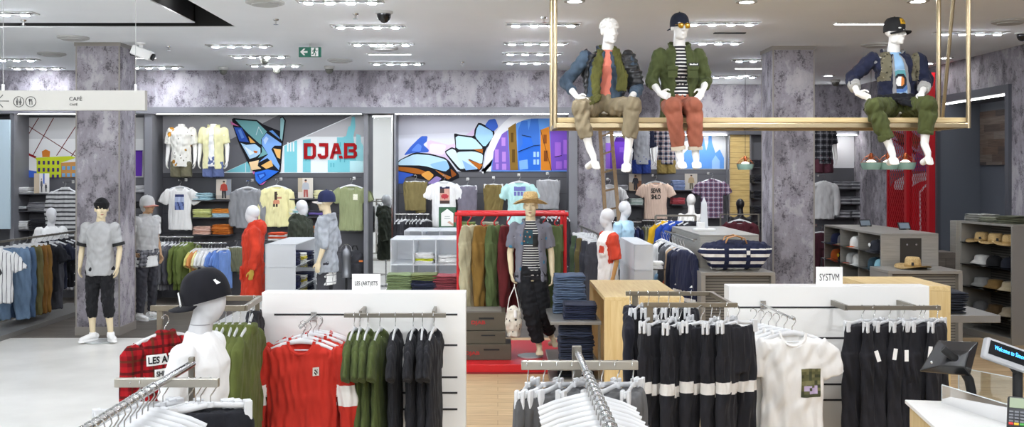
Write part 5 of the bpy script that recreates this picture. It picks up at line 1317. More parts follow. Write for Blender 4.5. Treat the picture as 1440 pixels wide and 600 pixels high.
def stand(name, label, cat, parts, mat=brushed):
    r = thing(name, label, cat)
    for nm, m in parts: m.build(nm, mat, r, bevel=.003)
    return r
def rail_thing(label, p, q, r=.014, mat=steel, back=None, name='clothes_rail'):
    root = thing(name, label, 'rail'); MB().tube([p, q], r, 10, (0, 0, 1)).build('bar', mat, root, smooth=True)
    if back is not None:
        for e in (lerp(p, q, .08), lerp(p, q, .92)): MB().bar(e, (e[0], back, e[2]), .016, .03).build('bracket', mat, root)
    return root

# ---- the two white display panels with shelves of slots
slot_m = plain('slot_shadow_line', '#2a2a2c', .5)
def wpanel(label, x0, x1, y, top, slots, e0, e1):
    r = thing('slotted_display_stand', label, 'display', ((x0 + x1) / 2, y, 0)); cx_ = (x0 + x1) / 2
    MB().box(x0 - cx_, x1 - cx_, 0, .16, 0, top).build('panel', white_lam, r, bevel=.003)
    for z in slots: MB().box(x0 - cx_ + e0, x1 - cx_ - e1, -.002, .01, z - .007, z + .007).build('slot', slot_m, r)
    return r
YL = 7.1; wpanel('long white slotted display panel left of the red podium', ax(368, YL), ax(655, YL), YL, az(411, YL), [az(y, YL) for y in (442, 485, 530, 552, 575)], .09, .06)
YR = 7.5; wpanel('long white slotted display panel at right in front of the wooden block', ax(1025, YR), ax(1307, YR), YR, az(402, YR), [az(y, YR) for y in (432, 475, 518, 540, 562)], .07, .03)
card = plain('white_card', '#f3f2ef', .6)
def card_sign(label, px0, px1, py0, py1, d, txt, bold, tw, th, mats=ink):
    r = thing('card_sign', label, 'sign', (ax((px0 + px1) / 2, d), d, az(py1, d))); w = ax(px1, d) - ax(px0, d); h = az(py0, d) - az(py1, d)
    MB().box(-w / 2, w / 2, 0, .006, 0, h).build('card', card, r); MB().box(-w / 2, w / 2, -.02, .05, 0, .004).build('foot', card, r)
    me = text_mesh('lettering', txt, width=tw, height=th, mat=black_m, extrude=0, bold=bold, loc=(0, -.001, h * .45)); link('lettering', me, r)
card_sign('small white card reading LES (ART)ISTS on the left white panel', 495, 535, 385, 410.5, YL + .07, 'LES (ART)ISTS', .02, .165, .04)
card_sign('small white card reading SYSTVM on the right white panel', 1147.5, 1185, 375, 401.5, YR + .07, 'SYSTVM', .0, .15, .055)

# ---- red sweatshirts on the left panel
red_s = F_('red_sweat', '#bb2f22', .12, .6); band = F_('white_band', '#e9e4de', .05)
def redsweat():
    pm = top_mesh('red_sweatshirt', [red_s, band], .52, .8, .06, 'long', seed=12, voxel=.007, amp=.008, paint=lambda c: np.where((np.abs(c[:, 0]) > .235) & (c[:, 2] < -.41) & (c[:, 2] > -.55), 1, 0))
    o = link('red_sweatshirt', pm); neckring(o, red_s, .06, .09, -.125)
    d_ = patch('chest_badge', .085, .125, -.34, -.285, [plain('badge_grey', '#cfcac0', .8), black_m], 8, -.3, lambda u, v: 1 if (abs(u - .5) < .3 and .1 < v < .8 and (int(u * 8) + int(v * 8)) % 3) else 0)
    part(o, wrap(d_, o.data, .003)); return o
P_RED = Proto(redsweat); xs = ax(428, 6.75); zr = az(447, 7.0)
ar = thing('waterfall_hook', 'chrome display arm carrying the red sweatshirts', 'display arm', (xs, 0, zr)); MB().tube([(0, YL - .002, 0), (0, 6.62, -.01)], .009, 8, (1, 0, 0)).box(-.02, .02, YL - .012, YL - .002, -.03, .03).build('arm', steel, ar)
for i in range(6):
    hang(P_RED, (xs + (0, .025, -.02, .035, .06, .05)[i], 6.66 + .075 * i, zr + .012), (0, .03, -.04, .05, .03, .06)[i], f'{nth(i, 6, "frontmost", "rearmost", "from front")} red sweatshirt with white arm band on the left panel', 'sweatshirt', 'red sweatshirts on the left panel')
# ---- olive and black tees on the rail
za = az(443, 6.85); p, q = at(484, 443, 6.85), at(627, 443, 6.85)
rl = thing('clothes_rail', 'flat steel rail with olive and black tees on the left white panel', 'rail'); MB().box(p.x, q.x, 6.835, 6.865, za - .015, za + .015).build('bar', brushed, rl, bevel=.002)
for px_ in (508, 610): MB().box(ax(px_, 6.9) - .01, ax(px_, 6.9) + .01, 6.86, YL - .002, za - .02, za + .03).build('bracket', brushed, rl)
ol = F_('olive_tee', '#4f5a30', .16, .7); bk = F_('black_tee', '#232327', .25, .7)
for i, (x, a) in enumerate(((498, 88), (506, 92), (517, 90), (534, 86))):
    o = hang(P_TEE2, (ax(x, 6.85), 6.85, za + .02), math.radians(a), f'{nth(i, 4)} olive tee on the steel rail of the left white panel', 'tee', 'olive tees on the left panel', ol)
for i, (x, a) in enumerate(((556, 90), (581, 88), (594, 92), (610, 84))):
    hang(P_TEE2, (ax(x, 6.85), 6.85, za + .02), math.radians(a), f'{nth(i, 4)} black tee on the steel rail of the left white panel', 'tee', 'black tees on the left panel', bk)
tg = MB().box(-.012, .012, 0, .002, -.09, 0).build('swing_tag', card); tg.location = at(497, 503, 6.6); tag(tg, 'white swing tag on the leftmost olive tee', 'tag')

# ---- white printed tees on the right panel
wt = F_('white_tee_front', '#e9e7e3', .05, .6)
def wtee():
    o = link('white_tee', top_mesh('white_tee', [wt], .47, .8, .06, 'short', seed=15, voxel=.007, amp=.009, spread=.55)); neckring(o, wt, .06, .088, -.125)
    cols = [plain('pr_olive', '#5c5c3a', .8), plain('pr_olive2', '#77744f', .8), plain('pr_lilac', '#b7a6c4', .8), plain('pr_dark', '#3f4229', .8)]
    rs = random.Random(5); tab = {}
    def art(u, v):
        k = (int(u * 7), int(v * 9)); tab.setdefault(k, rs.random()); t_ = tab[k]
        if .12 < v < .4 and .15 < u < .85 and t_ > .35: return 2
        return 3 if t_ < .25 or v < .12 else (1 if t_ > .6 else 0)
    part(o, wrap(patch('photo_print', .045, .185, -.55, -.355, cols, 28, -.3, art), o.data, .003)); return o
P_WT = Proto(wtee); xw = ax(1112, 6.85); zw = az(437, 7.15)
ar = thing('waterfall_hook', 'chrome display arm carrying the white printed tees', 'display arm', (xw, 0, zw)); MB().tube([(-.02, YR - .002, 0), (0, 6.78, -.005)], .009, 8, (1, 0, 0)).box(-.04, 0, YR - .012, YR - .002, -.03, .03).build('arm', steel, ar)
for i in range(6):
    hang(P_WT, (xw - .034 * i, 6.82 + .075 * i, zw + .012), (.0, .02, -.03, .04, -.02, .02)[i], f'{nth(i, 6, "frontmost", "rearmost", "from front")} white tee with photo print on the right panel', 'tee', 'white tees on the right panel')
# ---- black joggers on the rail of the right panel
za = az(432.5, 7.2); p, q = at(1190, 432.5, 7.2), at(1322, 432.5, 7.2)
rl = thing('clothes_rail', 'flat steel rail with plain black joggers on the right white panel', 'rail'); MB().box(p.x, q.x, 7.185, 7.215, za - .016, za + .016).build('bar', brushed, rl, bevel=.002)
for px_ in (1190, 1286): MB().box(ax(px_, 7.2) - .012, ax(px_, 7.2) + .012, 7.2, YR - .002, za - .02, za + .02).build('bracket', brushed, rl)
jog = F_('black_jogger', '#222227', .4, .9)
P_JOG = one('black_joggers', lambda: pants_mesh('joggers', jog, .34, 1.02, .045, seed=18, voxel=.008, amp=.009, taper=.62))
for i, (x, a) in enumerate(((1212, 28), (1229, 48), (1250, 34), (1270, 40), (1293, 30), (1299, 36), (1318, 50))):
    hang(P_JOG, (ax(x, 7.2), 7.2, za + .02), math.radians(a), f'{nth(i, 7)} plain black joggers on the rail of the right white panel', 'joggers', 'plain black joggers on the right panel', None, 'clip')
for i, (x, y) in enumerate(((1232, 493), (1260, 490), (1275, 492), (1309, 487))):
    t_ = MB().box(-.014, .014, 0, .002, -.08, 0).build('swing_tag', card); t_.location = at(x, y, 6.98); t_.rotation_euler = (0, (-.3, .15, 0, .1)[i], 0); tag(t_, f'{nth(i, 4)} white swing tag on the plain black joggers', 'tag', 'swing tags on the black joggers')

# ---- stand with banded joggers
d1, d2 = 6.5, 7.15
z1 = az(428.5, d1); z2 = az(412.5, d2)
m = MB(); m.bar((ax(880, d2), d2, z2), (ax(1006, d2), d2, z2), .028, .03); m.bar((ax(905, d1), d1, z1), (ax(1037, d1), d1, z1), .028, .03); m.bar((ax(1006, d2) - .03, d2, z2), (ax(1035, d1) - .03, d1, z1), .028, .03)
m2 = MB(); m2.box(ax(914, d1) - .02, ax(914, d1) + .02, d1 - .01, d1 + .01, .02, z1); m3 = MB().box(ax(893, d2) - .02, ax(893, d2) + .02, d2 - .01, d2 + .01, .02, z2)
m4 = MB().box(ax(900, d1), ax(1030, d1), d1 - .15, d2 + .15, 0, .02)
stand('clothes_stand', 'bronze two rail stand with black joggers that have white knee bands', 'clothes stand', [('top_rails', m), ('post', m2), ('post', m3), ('base', m4)], bronze)
P_BAND = one('banded_joggers', lambda: pants_mesh('banded_joggers', [jog, F_('knee_band', '#dedad4', .06)], .31, 1.02, .042, seed=19, voxel=.008, amp=.008, taper=.66, paint=lambda c: np.where((c[:, 2] < -.50) & (c[:, 2] > -.575), 1, 0)))
xs_ = [(912, 66), (927, 50), (941, 70), (955, 46), (968, 72), (985, 18), (1000, 64), (1011, 46), (1022, 60), (1036, 30)]
for i, (x, a) in enumerate(xs_):
    hang(P_BAND, (ax(x, d1), d1 + (.0, .02, -.02)[i % 3], z1 + (.02, .0, .012, -.012)[i % 4]), math.radians(a), f'{nth(i, len(xs_))} black joggers with white knee band on the front stand rail', 'joggers', 'banded black joggers on the two rail stand', None, 'clip')
hang(P_JACK, (ax(886, d2), d2, z2 + .02), math.radians(80), 'navy sweatshirt at the left end of the bronze stand rear rail', 'sweatshirt', None, F_('navy_black', '#1d1e28', .3))
for i, x in enumerate((898, 912, 926, 940, 956, 972)):
    hang(P_JOG, (ax(x, d2), d2, z2 + .02), math.radians(68), f'{nth(i, 6)} dark joggers on the bronze stand rear rail', 'joggers', 'dark joggers on the rear rail', None, 'clip')

# ---- near centre stand with clip hangers and a long arm of empty white hangers
d = 4.46; zc = az(513, d)
m = MB().box(ax(733, d), ax(897, d), d - .014, d + .014, zc - .02, zc + .02); xa = .376
m2 = MB().tube([(xa, d + .22, zc + .02), (xa, 2.6, zc + .02)], .0165, 14, (0, 0, 1)); m3 = MB().box(xa - .025, xa + .02, d + .2, d + .225, .02, zc + .05); m4 = MB().box(xa - .3, xa + .3, 3.2, d + .35, 0, .02)
r = thing('clothes_stand', 'near steel T stand at bottom centre with empty white hangers', 'clothes stand'); m.build('cross_bar', plain('satin_steel', '#b9b4a8', .3, .7), r, bevel=.003); m2.build('long_arm', chrome, r, smooth=True); m3.build('post', brushed, r, bevel=.003); m4.build('base', brushed, r)
gy = F_('grey_mesh_shorts', '#5f5f60', .3)
for i, (x, a) in enumerate(((742, 75), (764, 60), (786, 50), (806, 65), (846, 58), (868, 48), (890, 70))):
    hang(P_PANT2, (ax(x, d), d, zc + .022), math.radians(a), f'{nth(i, 7)} grey trousers on the near centre T stand', 'trousers', 'grey trousers on the near centre stand', gy, 'clip')
for i in range(16):
    y = 4.16 - .078 * i
    HT.put((xa, y, zc + .04), random.uniform(-.06, .06), f'{nth(i, 16, "rearmost", "nearest", "from the rear")} white hanger on the long arm of the centre stand', 'hanger', 'white hangers on the centre arm')

# ---- near left stand
d = 4.05; zc = az(537.5, d); xa = -1.345
m = MB().box(ax(162, d), ax(308, d), d - .014, d + .014, zc - .018, zc + .018); m2 = MB().tube([(xa + .0, d + .3, zc + .02), (xa, 2.6, zc + .02)], .0165, 14, (0, 0, 1)); m3 = MB().box(xa - .012, xa + .012, d + .28, d + .305, .02, zc + .05); m4 = MB().box(xa - .3, xa + .3, 3.2, d + .4, 0, .02)
r = thing('clothes_stand', 'near steel T stand at bottom left with dark trousers', 'clothes stand'); m.build('cross_bar', plain('satin_steel', '#b9b4a8', .3, .7), r, bevel=.003); m2.build('long_arm', chrome, r, smooth=True); m3.build('post', brushed, r, bevel=.003); m4.build('base', brushed, r)
dk = F_('black_denim', '#1f2026', .35, .8)
for i, (x, a) in enumerate(((190, 40), (203, 46), (229, 38), (265, 30), (275, 34), (282, 30), (296, 26))):
    hang(P_PANT2, (ax(x, d), d, zc + .02), math.radians(a) + PI / 4 * 0, f'{nth(i, 7)} black trousers on the near left T stand', 'trousers', 'black trousers on the near left stand', dk, 'clip')
for i in range(14):
    y = 3.86 - .06 * i
    HT.put((xa, y, zc + .04), random.uniform(-.06, .06), f'{nth(i, 14, "rearmost", "nearest", "from the rear")} white hanger on the long arm of the left stand', 'hanger', 'white hangers on the left arm')

# ---- left stand behind the cap bust: plaid jacket and olive jackets
d = 6.25; zc = az(433, d); zu = az(419, 6.85)
m = MB().bar((ax(212, d), d, zc), (ax(345, d), d, zc), .028, .035).bar((ax(315, 6.85), 6.85, zu), (ax(368, 6.85), 6.85, zu), .028, .035).bar((ax(345, d), d, zc), (ax(366, 6.85), 6.85, zu), .028, .035)
stand('clothes_stand', 'bronze stand behind the cap bust with plaid and olive jackets', 'clothes stand', [('top_rails', m), ('post', MB().box(ax(225, d) - .018, ax(225, d) + .018, d - .01, d + .01, .02, zc)), ('post', MB().box(ax(362, 6.85) - .015, ax(362, 6.85) + .015, 6.84, 6.86, .02, zu)), ('base', MB().box(ax(215, d), ax(350, d), d - .15, 7.0, 0, .02))], bronze)
pl = plaid('red_plaid', '#a3181f', '#6b1016', '#55301c', .15, '#191412', .9)
o = link('plaid_jacket', top_mesh('plaid_jacket', [pl], .5, .76, .07, 'long', collar=True, seed=31, voxel=.008, amp=.008, spread=.4))
for i, (tx, w_, h_, x, z, rr) in enumerate((('LES ARTISTS', .31, .045, -.0, -.275, -.06), ('SHION TO', .2, .034, .0, -.365, -.03), ('THE', .08, .04, .06, -.43, 0), ('JOBS', .13, .045, .02, -.50, .02))):
    b_ = patch('patch_label', x - w_ / 2 - .012, x + w_ / 2 + .012, z - h_ / 2 - .012, z + h_ / 2 + .012, [wht], 10, -.3); part(o, wrap(b_, o.data, .004))
    part(o, wrap(text_mesh('lettering', tx, width=w_, height=h_, mat=black_m, extrude=0, bold=.03, loc=(x, -.3, z)), o.data, .009))
lp = (ax(232, 6.1), 6.1, zc - .02); o.location = lp; o.scale = (.85, .85, .95); o.rotation_euler = (0, 0, math.radians(45)); tag(o, 'red plaid jacket with white lettered patches on the back, left of the cap bust', 'jacket')
HT.put(lp, math.radians(46), 'white hanger holding the red plaid jacket', 'hanger', 'white hangers')
olj = F_('olive_jacket', '#59612f', .2, .8)
for i, (x, a) in enumerate(((308, 96), (317, 94), (327, 97), (337, 93), (350, 88))):
    hang(P_JACK, (ax(x, 6.4), 6.4, az(437, 6.4) + .02), math.radians(a), f'{nth(i, 5)} olive jacket on the bronze stand behind the cap bust', 'jacket', 'olive jackets behind the cap bust', olj)
hang(P_JACK, (ax(357, 6.85), 6.85, zu + .02), math.radians(96), 'black jacket at the right end of the bronze stand behind the cap bust', 'jacket', None, F_('black_tee', '#232327'))

# ---- red podium, red frame, boxes, bag, jeans shelf, wooden tables
redm = plain('red_gloss_metal', '#c4161f', .35)
r = thing('podium', 'low red podium under the straw hat mannequin', 'podium', (0, 0, 0)); y0 = 10.9
MB().box(ax(640, y0), ax(838, y0), y0, 12.5, .0, PODZ).build('platform', redm, r, bevel=.006); MB().box(ax(640, y0) - .02, ax(838, y0) + .02, y0 - .02, 12.52, .0, .02).build('foot', plain('dark_red_edge', '#7d1015', .5), r)
yf, yb = 11.75, 12.35; zf = az(301, yf)
r = thing('garment_frame', 'red tube garment frame on the podium with chinos on red hooks', 'clothes stand'); x0, x1 = ax(644.5, yf), ax(794.5, yf)
for y in (yf, yb):
    for x in (x0, x1): MB().tube([(x, y, PODZ), (x, y, zf)], .021, 12).build('post', redm, r, smooth=True)
    MB().tube([(x0 - .04, y, zf), (x1 + .04, y, zf)], .024, 12).build('rail', redm, r, smooth=True)
for x in (x0, x1): MB().tube([(x, yf, zf - .0), (x, yb, zf)], .018, 10, (0, 0, 1)).tube([(x, yf, PODZ + .05), (x, yb, PODZ + .05)], .018, 10, (0, 0, 1)).build('side_tube', redm, r, smooth=True)
def redhook():
    r = thing('red_hook', '', 'hook'); MB().tube([(.03 * math.sin(a), 0, .0 - .03 + .03 * math.cos(a)) for a in np.linspace(-2.0, 2.6, 12)] + [(.0, 0, -.085), (-.025, 0, -.11), (-.03, 0, -.14), (.0, 0, -.165), (.028, 0, -.15)], .0085, 8).build('hook_rod', redm, r, smooth=True); return r
RH = Proto(redhook)
def chino(seed): return one('hanging_chinos', lambda: pants_mesh('chinos', F_('base', '#808080'), .33, 1.02, .07, seed=seed, voxel=.011, amp=.012, taper=.62))
PC = [chino(41), chino(42)]
for i, (x, c_, nm, a) in enumerate(((661, '#a59d80', 'beige', 52), (680, '#7c5f2c', 'golden brown', 50), (698, '#4f5c37', 'olive green', 48), (716, '#5d2022', 'maroon', 50), (767, '#56663c', 'leaf green', 60), (783, '#5b6a44', 'moss green', 66))):
    p = at(x, 300, yf); p.z = zf + .024; RH.put(p, math.radians(20), f'red hook carrying the {nm} chinos', 'hook', 'red hooks on the red frame')
    PC[i % 2].put((p.x, p.y, zf + .0), math.radians(a), f'{nm} chinos hanging on the red frame', 'chinos', 'chinos on the red frame', F_('chino_' + nm.replace(' ', '_'), c_, .22, .8))
boxm = plain('storage_box_brown', '#544d40', .6, .2)
def dbox(label, x0, x1, y, z0, z1, txt=True, dpt=.42, lid=False):
    r = thing('storage_box', label, 'box', ((x0 + x1) / 2, y, z0)); w = (x1 - x0) / 2; h = z1 - z0
    MB().box(-w, w, 0, dpt, 0, h).build('body', boxm, r, bevel=.006)
    MB().box(-w * .28 + w * .3, w * .28 + w * .3, -.004, -.0005, h * .62, h * .72).build('handle_slot', black_m, r)
    if txt: link('lettering', text_mesh('lettering', 'DJAB', width=.16, height=.055, mat=plain('box_red_print', '#9c2a26', .7), extrude=0, bold=.04, loc=(0 if lid else -.12, -.006, h * .42)), r)
    if lid: MB().box(-w * .85, w * .85, .03, dpt - .03, h, h + .012).build('lid_recess', plain('box_inner', '#77726a', .7), r)
yb0 = 11.15; zz = lambda py: az(py, yb0)
dbox('dark brown storage box with red lettering, lower one on the podium', ax(640, yb0), ax(719, yb0), yb0, PODZ, zz(484), True)
dbox('dark brown storage box, middle one of the pile on the podium', ax(641, yb0), ax(711, yb0), yb0 + .03, zz(484) + .001, zz(466), False)
dbox('open topped dark brown storage box with red lettering on top of the podium pile', ax(634, yb0), ax(711, yb0), yb0 + .06, zz(466) + .002, zz(440), True, .45, True)
# spotted bag hanging from the hand
d = 11.25; r = thing('printed_bag', 'pale printed duffle bag hanging from the straw hat mannequin hand', 'bag', at(722, 452, d))
bagm = blotch('bag_print', '#d6cfc0', [('#2f2f30', 11, .24), ('#8d8778', 17, .2)])
m = MB(); m.ball((0, 0, 0), (.1, .1, .185), n=20); m.tube([(0, 0, -.16), (0, 0, .15)], [(.075, .085), (.08, .085)], 16); part(r, solid(m, 'bag_body', bagm, .008, 3, (.006, (8, 8, 5), 3)))
st = plain('bag_strap_white', '#e9e6df', .7)
hx = ax(722, d) * 0
for s in (-1, 1): MB().tube([(s * .07, -.03 * s, .12), (s * .045, -.02 * s, .27), (.012, 0, .4), (.012, 0, .43)], [(.012, .006)] * 4, 8, (0, 1, 0)).build('strap', st, r, smooth=True)
MB().lathe([(.018, -.04), (.018, .04)], 8).build('luggage_tag', card, r).location = (.02, -.09, .1)

tw = lightwood_mat('honey_ash', '#d0b27a', '#e3cc98', axis=2); tt = lightwood_mat('honey_ash_top', '#d0b27a', '#e3cc98', axis=1)
ya, yb1 = 10.1, 11.75; ztb = az(417.5, ya)
r = thing('wooden_table', 'pale ash waterfall table between the jeans and the jogger stand', 'table', (0, 0, 0)); x0, x1 = ax(850, ya), ax(962, ya)
MB().box(x0 - .0, x1, ya, yb1, ztb - .04, ztb).build('tabletop', tt, r, bevel=.003); MB().box(x0, x1, ya + .002, ya + .045, 0, ztb - .04).build('front_panel', tw, r); MB().box(x0, x1, yb1 - .045, yb1, 0, ztb - .04).build('rear_panel', tw, r)
r = thing('jeans_shelf', 'steel two tier jeans shelf against the left side of the ash table', 'shelf', (0, 0, 0)); xa0, xa1 = ax(772, 10.6), x0 - .01
for zt_ in (az(452, 10.3), az(516, 10.3)): MB().box(xa0, xa1, 10.3, 11.35, zt_ - .035, zt_).build('shelf_board', plain('shelf_grey', '#94928e', .35, .5), r, bevel=.003)
for y in (10.35, 11.3): MB().box(xa1 - .03, xa1 - .005, y - .012, y + .012, 0, az(452, 10.3)).build('upright', brushed, r)
MB().box(xa0, xa1, 10.3, 11.35, .0, .06).build('plinth', plain('shelf_grey', '#94928e'), r)

def folded_mesh(seed, w=.3, d=.36, h=.04):
    rs = random.Random(seed); mb = MB()
    for L in range(2):
        zc = h * (.25 + .5 * L); hh = h * .27; n = 9; pts = [(-w / 2 + w * i / (n - 1), 0, zc) for i in range(n)]
        st_ = len(mb.v); mb.tube(pts, [(d / 2 * (.93 if i in (0, n - 1) else 1), hh * (.6 if i in (0, n - 1) else 1)) for i in range(n)], 16, (0, 1, 0))
        for i in range(st_, len(mb.v)):
            x, y, z = mb.v[i]; q = y / (d / 2); y2 = math.copysign(abs(q) ** .35, q) * d / 2; zz_ = (z - zc) / hh; z2 = zc + math.copysign(abs(zz_) ** .7, zz_) * hh
            nz = mnoise.noise(Vector((x * 9 + seed * 3.1, y * 9, L * 2.0))) * .011; mb.v[i] = (x + mnoise.noise(Vector((y * 12, z * 40, seed))) * .006, y2 + mnoise.noise(Vector((x * 12, z * 60, seed + 5.0))) * .008, z2 + nz)
    return mb.mesh('folded', F_('base', '#808080'), True)
FOLDS = [folded_mesh(i) for i in range(4)]
STK = [0]
def stack(x, y, z, cols, noun, where, cat='folded clothes', sc=(1, 1, 1), rz=0, group=None):
    n = len(cols)
    for i, c_ in enumerate(cols):
        STK[0] += 1; o = link('folded_' + noun.split()[-1].rstrip('s') if noun.split()[-1] != 'jeans' else 'folded_jeans', FOLDS[STK[0] % 4])
        recolor(o, F_('fold_' + c_.strip('#'), c_, .14, .5)); q_ = random.uniform(.94, 1.04); o.scale = (sc[0] * q_, sc[1] * random.uniform(.93, 1.04), sc[2] * 1.08); o.location = (x + random.uniform(-.008, .008), y + random.uniform(-.01, .01), z + .001 + .04 * sc[2] * i); o.rotation_euler = (0, 0, rz + random.uniform(-.04, .04) + (PI if STK[0] % 3 == 0 else 0))
        pos = nth(n - 1 - i, n, 'topmost', 'bottom', 'from top') if n > 1 else 'single'
        tag(o, f'{pos} folded {noun} {where}', cat, group or f'folded {noun} {where}'[:100])
JB = ['#2a3040', '#333a4c', '#262b3a', '#30364a', '#2b3245', '#232838', '#3a4258']
zs1, zs2 = az(452, 10.3), az(516, 10.3)
stack((xa0 + xa1) / 2 + .06, 10.62, zs1, ['#252b42', '#22283c', '#2b3048', '#20263a'], 'dark jeans', 'on the upper steel shelf, front', sc=(1.15, 1.1, .95))
stack((xa0 + xa1) / 2 - .02, 11.05, zs1, ['#56657a', '#4d5c74', '#62728a', '#4f5f78', '#5b6b82', '#53627a', '#5f6f86', '#4d5c74'], 'blue jeans', 'on the upper steel shelf, rear', sc=(1.15, 1.1, 1.3))
stack((xa0 + xa1) / 2 + .02, 10.62, zs2, JB + ['#2c3344', '#272d3d'], 'indigo jeans', 'on the lower steel shelf by the ash table', sc=(1.2, 1.1, 1.22))
stack((xa0 + xa1) / 2 + .02, 10.62, .062, ['#22252f', '#262a36', '#1f222b'], 'black jeans', 'on the bottom shelf by the ash table', sc=(1.2, 1.1, 1.0))
# wooden block behind the right white panel, with a side shelf of dark jeans
r = thing('wooden_block', 'pale ash block table behind the right white panel', 'table', (0, 0, 0)); zb = az(402, 7.68) ; xb0, xb1 = ax(1190, 8.3), ax(1337, 7.68)
MB().box(xb0, xb1, 7.68, 8.4, zb - .04, zb).build('tabletop', tt, r, bevel=.003); [MB().box(*b_, 0, zb - .04).build('side_panel', tw, r) for b_ in ((xb0, xb1, 7.682, 7.72), (xb1 - .04, xb1, 7.72, 8.4), (xb0, xb0 + .04, 7.72, 8.4))]
zs3 = az(436, 8.3); r = thing('side_shelf', 'grey steel side shelf with dark jeans right of the ash block', 'shelf', (0, 0, 0)); MB().box(xb1 + .002, ax(1390, 8.2), 8.0, 8.55, zs3 - .06, zs3).build('shelf_board', plain('shelf_grey', '#94928e'), r, bevel=.003); MB().box(xb1 + .002, xb1 + .02, 8.1, 8.4, 0, zs3 - .06).build('bracket', brushed, r)
stack(xb1 + .18, 8.25, zs3, ['#23262f', '#1d2029', '#262a34', '#1f222c', '#22252f'], 'charcoal jeans', 'on the side shelf right of the ash block', sc=(.95, .95, .85))

# ---- frosted bins
fro = frosted('frosted_acrylic'); fro2 = frosted('frosted_acrylic_wall', '#f2f4f6', .25)
def bins(label, x0, x1, y0, y1, top, cols, rows=2, openside=None, name='acrylic_bin_unit', low=.66):
    r = thing(name, label, 'display bins', ((x0 + x1) / 2, (y0 + y1) / 2, 0)); w = (x1 - x0) / 2; l = (y1 - y0) / 2; t = .012; rh = (top - low) / rows
    MB().box(-w + .03, w - .03, -l + .03, l - .03, 0, low).build('plinth', white_lam, r)
    for z_ in [top - t] + [low + k * rh for k in range(rows)]: MB().box(-w, w, -l, l, z_, z_ + t).build('tray', fro2, r)
    for i in range(cols + 1):
        m = MB()
        x = -w + (2 * w - t) * i / cols
        if openside == 'R' and i == cols: continue
        if openside == 'L' and i == 0: continue
        m.box(x, x + t, -l, l, low, top).build('divider', fro, r)
    MB().box(-w, w, l - t, l, low, top).build('back_wall', fro, r)
    if openside: MB().box(-w, w, -l, -l + t, low, top).build('front_wall', fro, r)
    return r, low, rh
# centre bins
r, low, rh = bins('frosted acrylic bin unit with folded tees in front of the graffiti bay', ax(549, 13), ax(645, 13), 13, 13.8, az(336, 13), 3)
z = low + .013
xs3 = [ax(565, 13.2), ax(597, 13.2), ax(629, 13.2)]
stack(xs3[1], 13.25, low + rh + .013, ['#dcdcdc', '#c9cf3a', '#e8e8e6', '#ececea'], 'white and lime tee', 'in the upper middle frosted bin', sc=(.85, .9, .8))
stack(xs3[2], 13.25, low + rh + .013, ['#e6e6e4', '#eeeeec', '#e2e2e0'], 'white tee', 'in the upper right frosted bin', sc=(.85, .9, .8))
rt = thing('display_table', 'low white table of folded clothes behind the left white panel', 'table', (0, 0, 0)); MB().box(ax(540, 12.4), ax(640, 12.4), 12.1, 12.75, .71, .74).build('tabletop', white_lam, rt); MB().box(ax(548, 12.4), ax(630, 12.4), 12.2, 12.7, 0, .71).build('pedestal', white_lam, rt)
zt0 = .74
stack(ax(563, 12.4), 12.4, zt0, ['#6f7f58', '#7b8b64', '#72825b', '#83936d', '#788861', '#6f7f58'], 'sage green trousers', 'in the front left stack beside the card sign', sc=(1.05, 1, .9))
stack(ax(597, 12.4), 12.4, zt0, ['#22263a', '#1f2335', '#272b41', '#22263a', '#5d653b', '#666e44'], 'navy and olive trousers', 'in the front middle stack before the bins', sc=(1.05, 1, .9))
stack(ax(627, 12.4), 12.4, zt0, ['#7d343b', '#873d45', '#8f454d', '#823840', '#8a3f46'], 'brick red trousers', 'in the front right stack before the bins', sc=(1.0, 1, 1))
bins('second frosted acrylic bin unit standing behind the first before the graffiti bay', ax(570, 15.2), ax(644, 15.2), 15.0, 15.9, az(323, 15.2), 3)
# left bins (open to the right) and right bins
r, low, rh = bins('frosted acrylic bin unit with jeans beside the red raincoat', -3.06, -2.66, 13.0, 14.5, 1.28, 1, openside='R')
for k in range(2):
    for j, (y, cc, nm) in enumerate(((13.25, ['#20264a', '#262c52', '#1d2344', '#242a4e'], 'navy jeans'), (13.75, ['#d9d6cc', '#c9b83f', '#e2e0d8'], 'white and yellow tee'), (14.2, ['#2a2f4a', '#20243c', '#2a2f4a'], 'blue jeans'))):
        stack(-2.82, y, low + k * rh + .013, cc, nm, f'in the {"upper" if k else "lower"} bin by the red raincoat', sc=(.9, .9, 1), rz=PI / 2)
for k in range(2):
    m_ = MB().box(-2.66, -2.42, 13.05, 14.45, low + k * rh - .001, low + k * rh + .011).build('pull_out_tray', clearplastic('clear_acrylic', '#f4f8fa', .12)); tag(m_, f'clear acrylic {"upper" if k else "lower"} tray sticking out of the bins by the red raincoat', 'tray')
r, low, rh = bins('frosted acrylic bin unit right of the raglan tee mannequin', 1.71, 1.95, 12.4, 13.85, 1.32, 1, openside='R')
for k in range(2): m_ = MB().box(1.95, 2.12, 12.5, 13.7, low + k * rh, low + k * rh + .012).build('pull_out_tray', clearplastic('clear_acrylic')); tag(m_, f'clear acrylic {"upper" if k else "lower"} tray on the right of the frosted bins', 'tray')
stack(2.0, 12.62, low + rh + .013, ['#eeeeec', '#e6e6e4', '#f0f0ee'], 'white tee', 'on the upper clear tray by the raglan tee', sc=(.65, .6, .7)); stack(2.0, 12.62, low + .013, ['#eeeeec', '#e6e6e4'], 'white tee', 'on the lower clear tray by the raglan tee', sc=(.65, .6, .7))

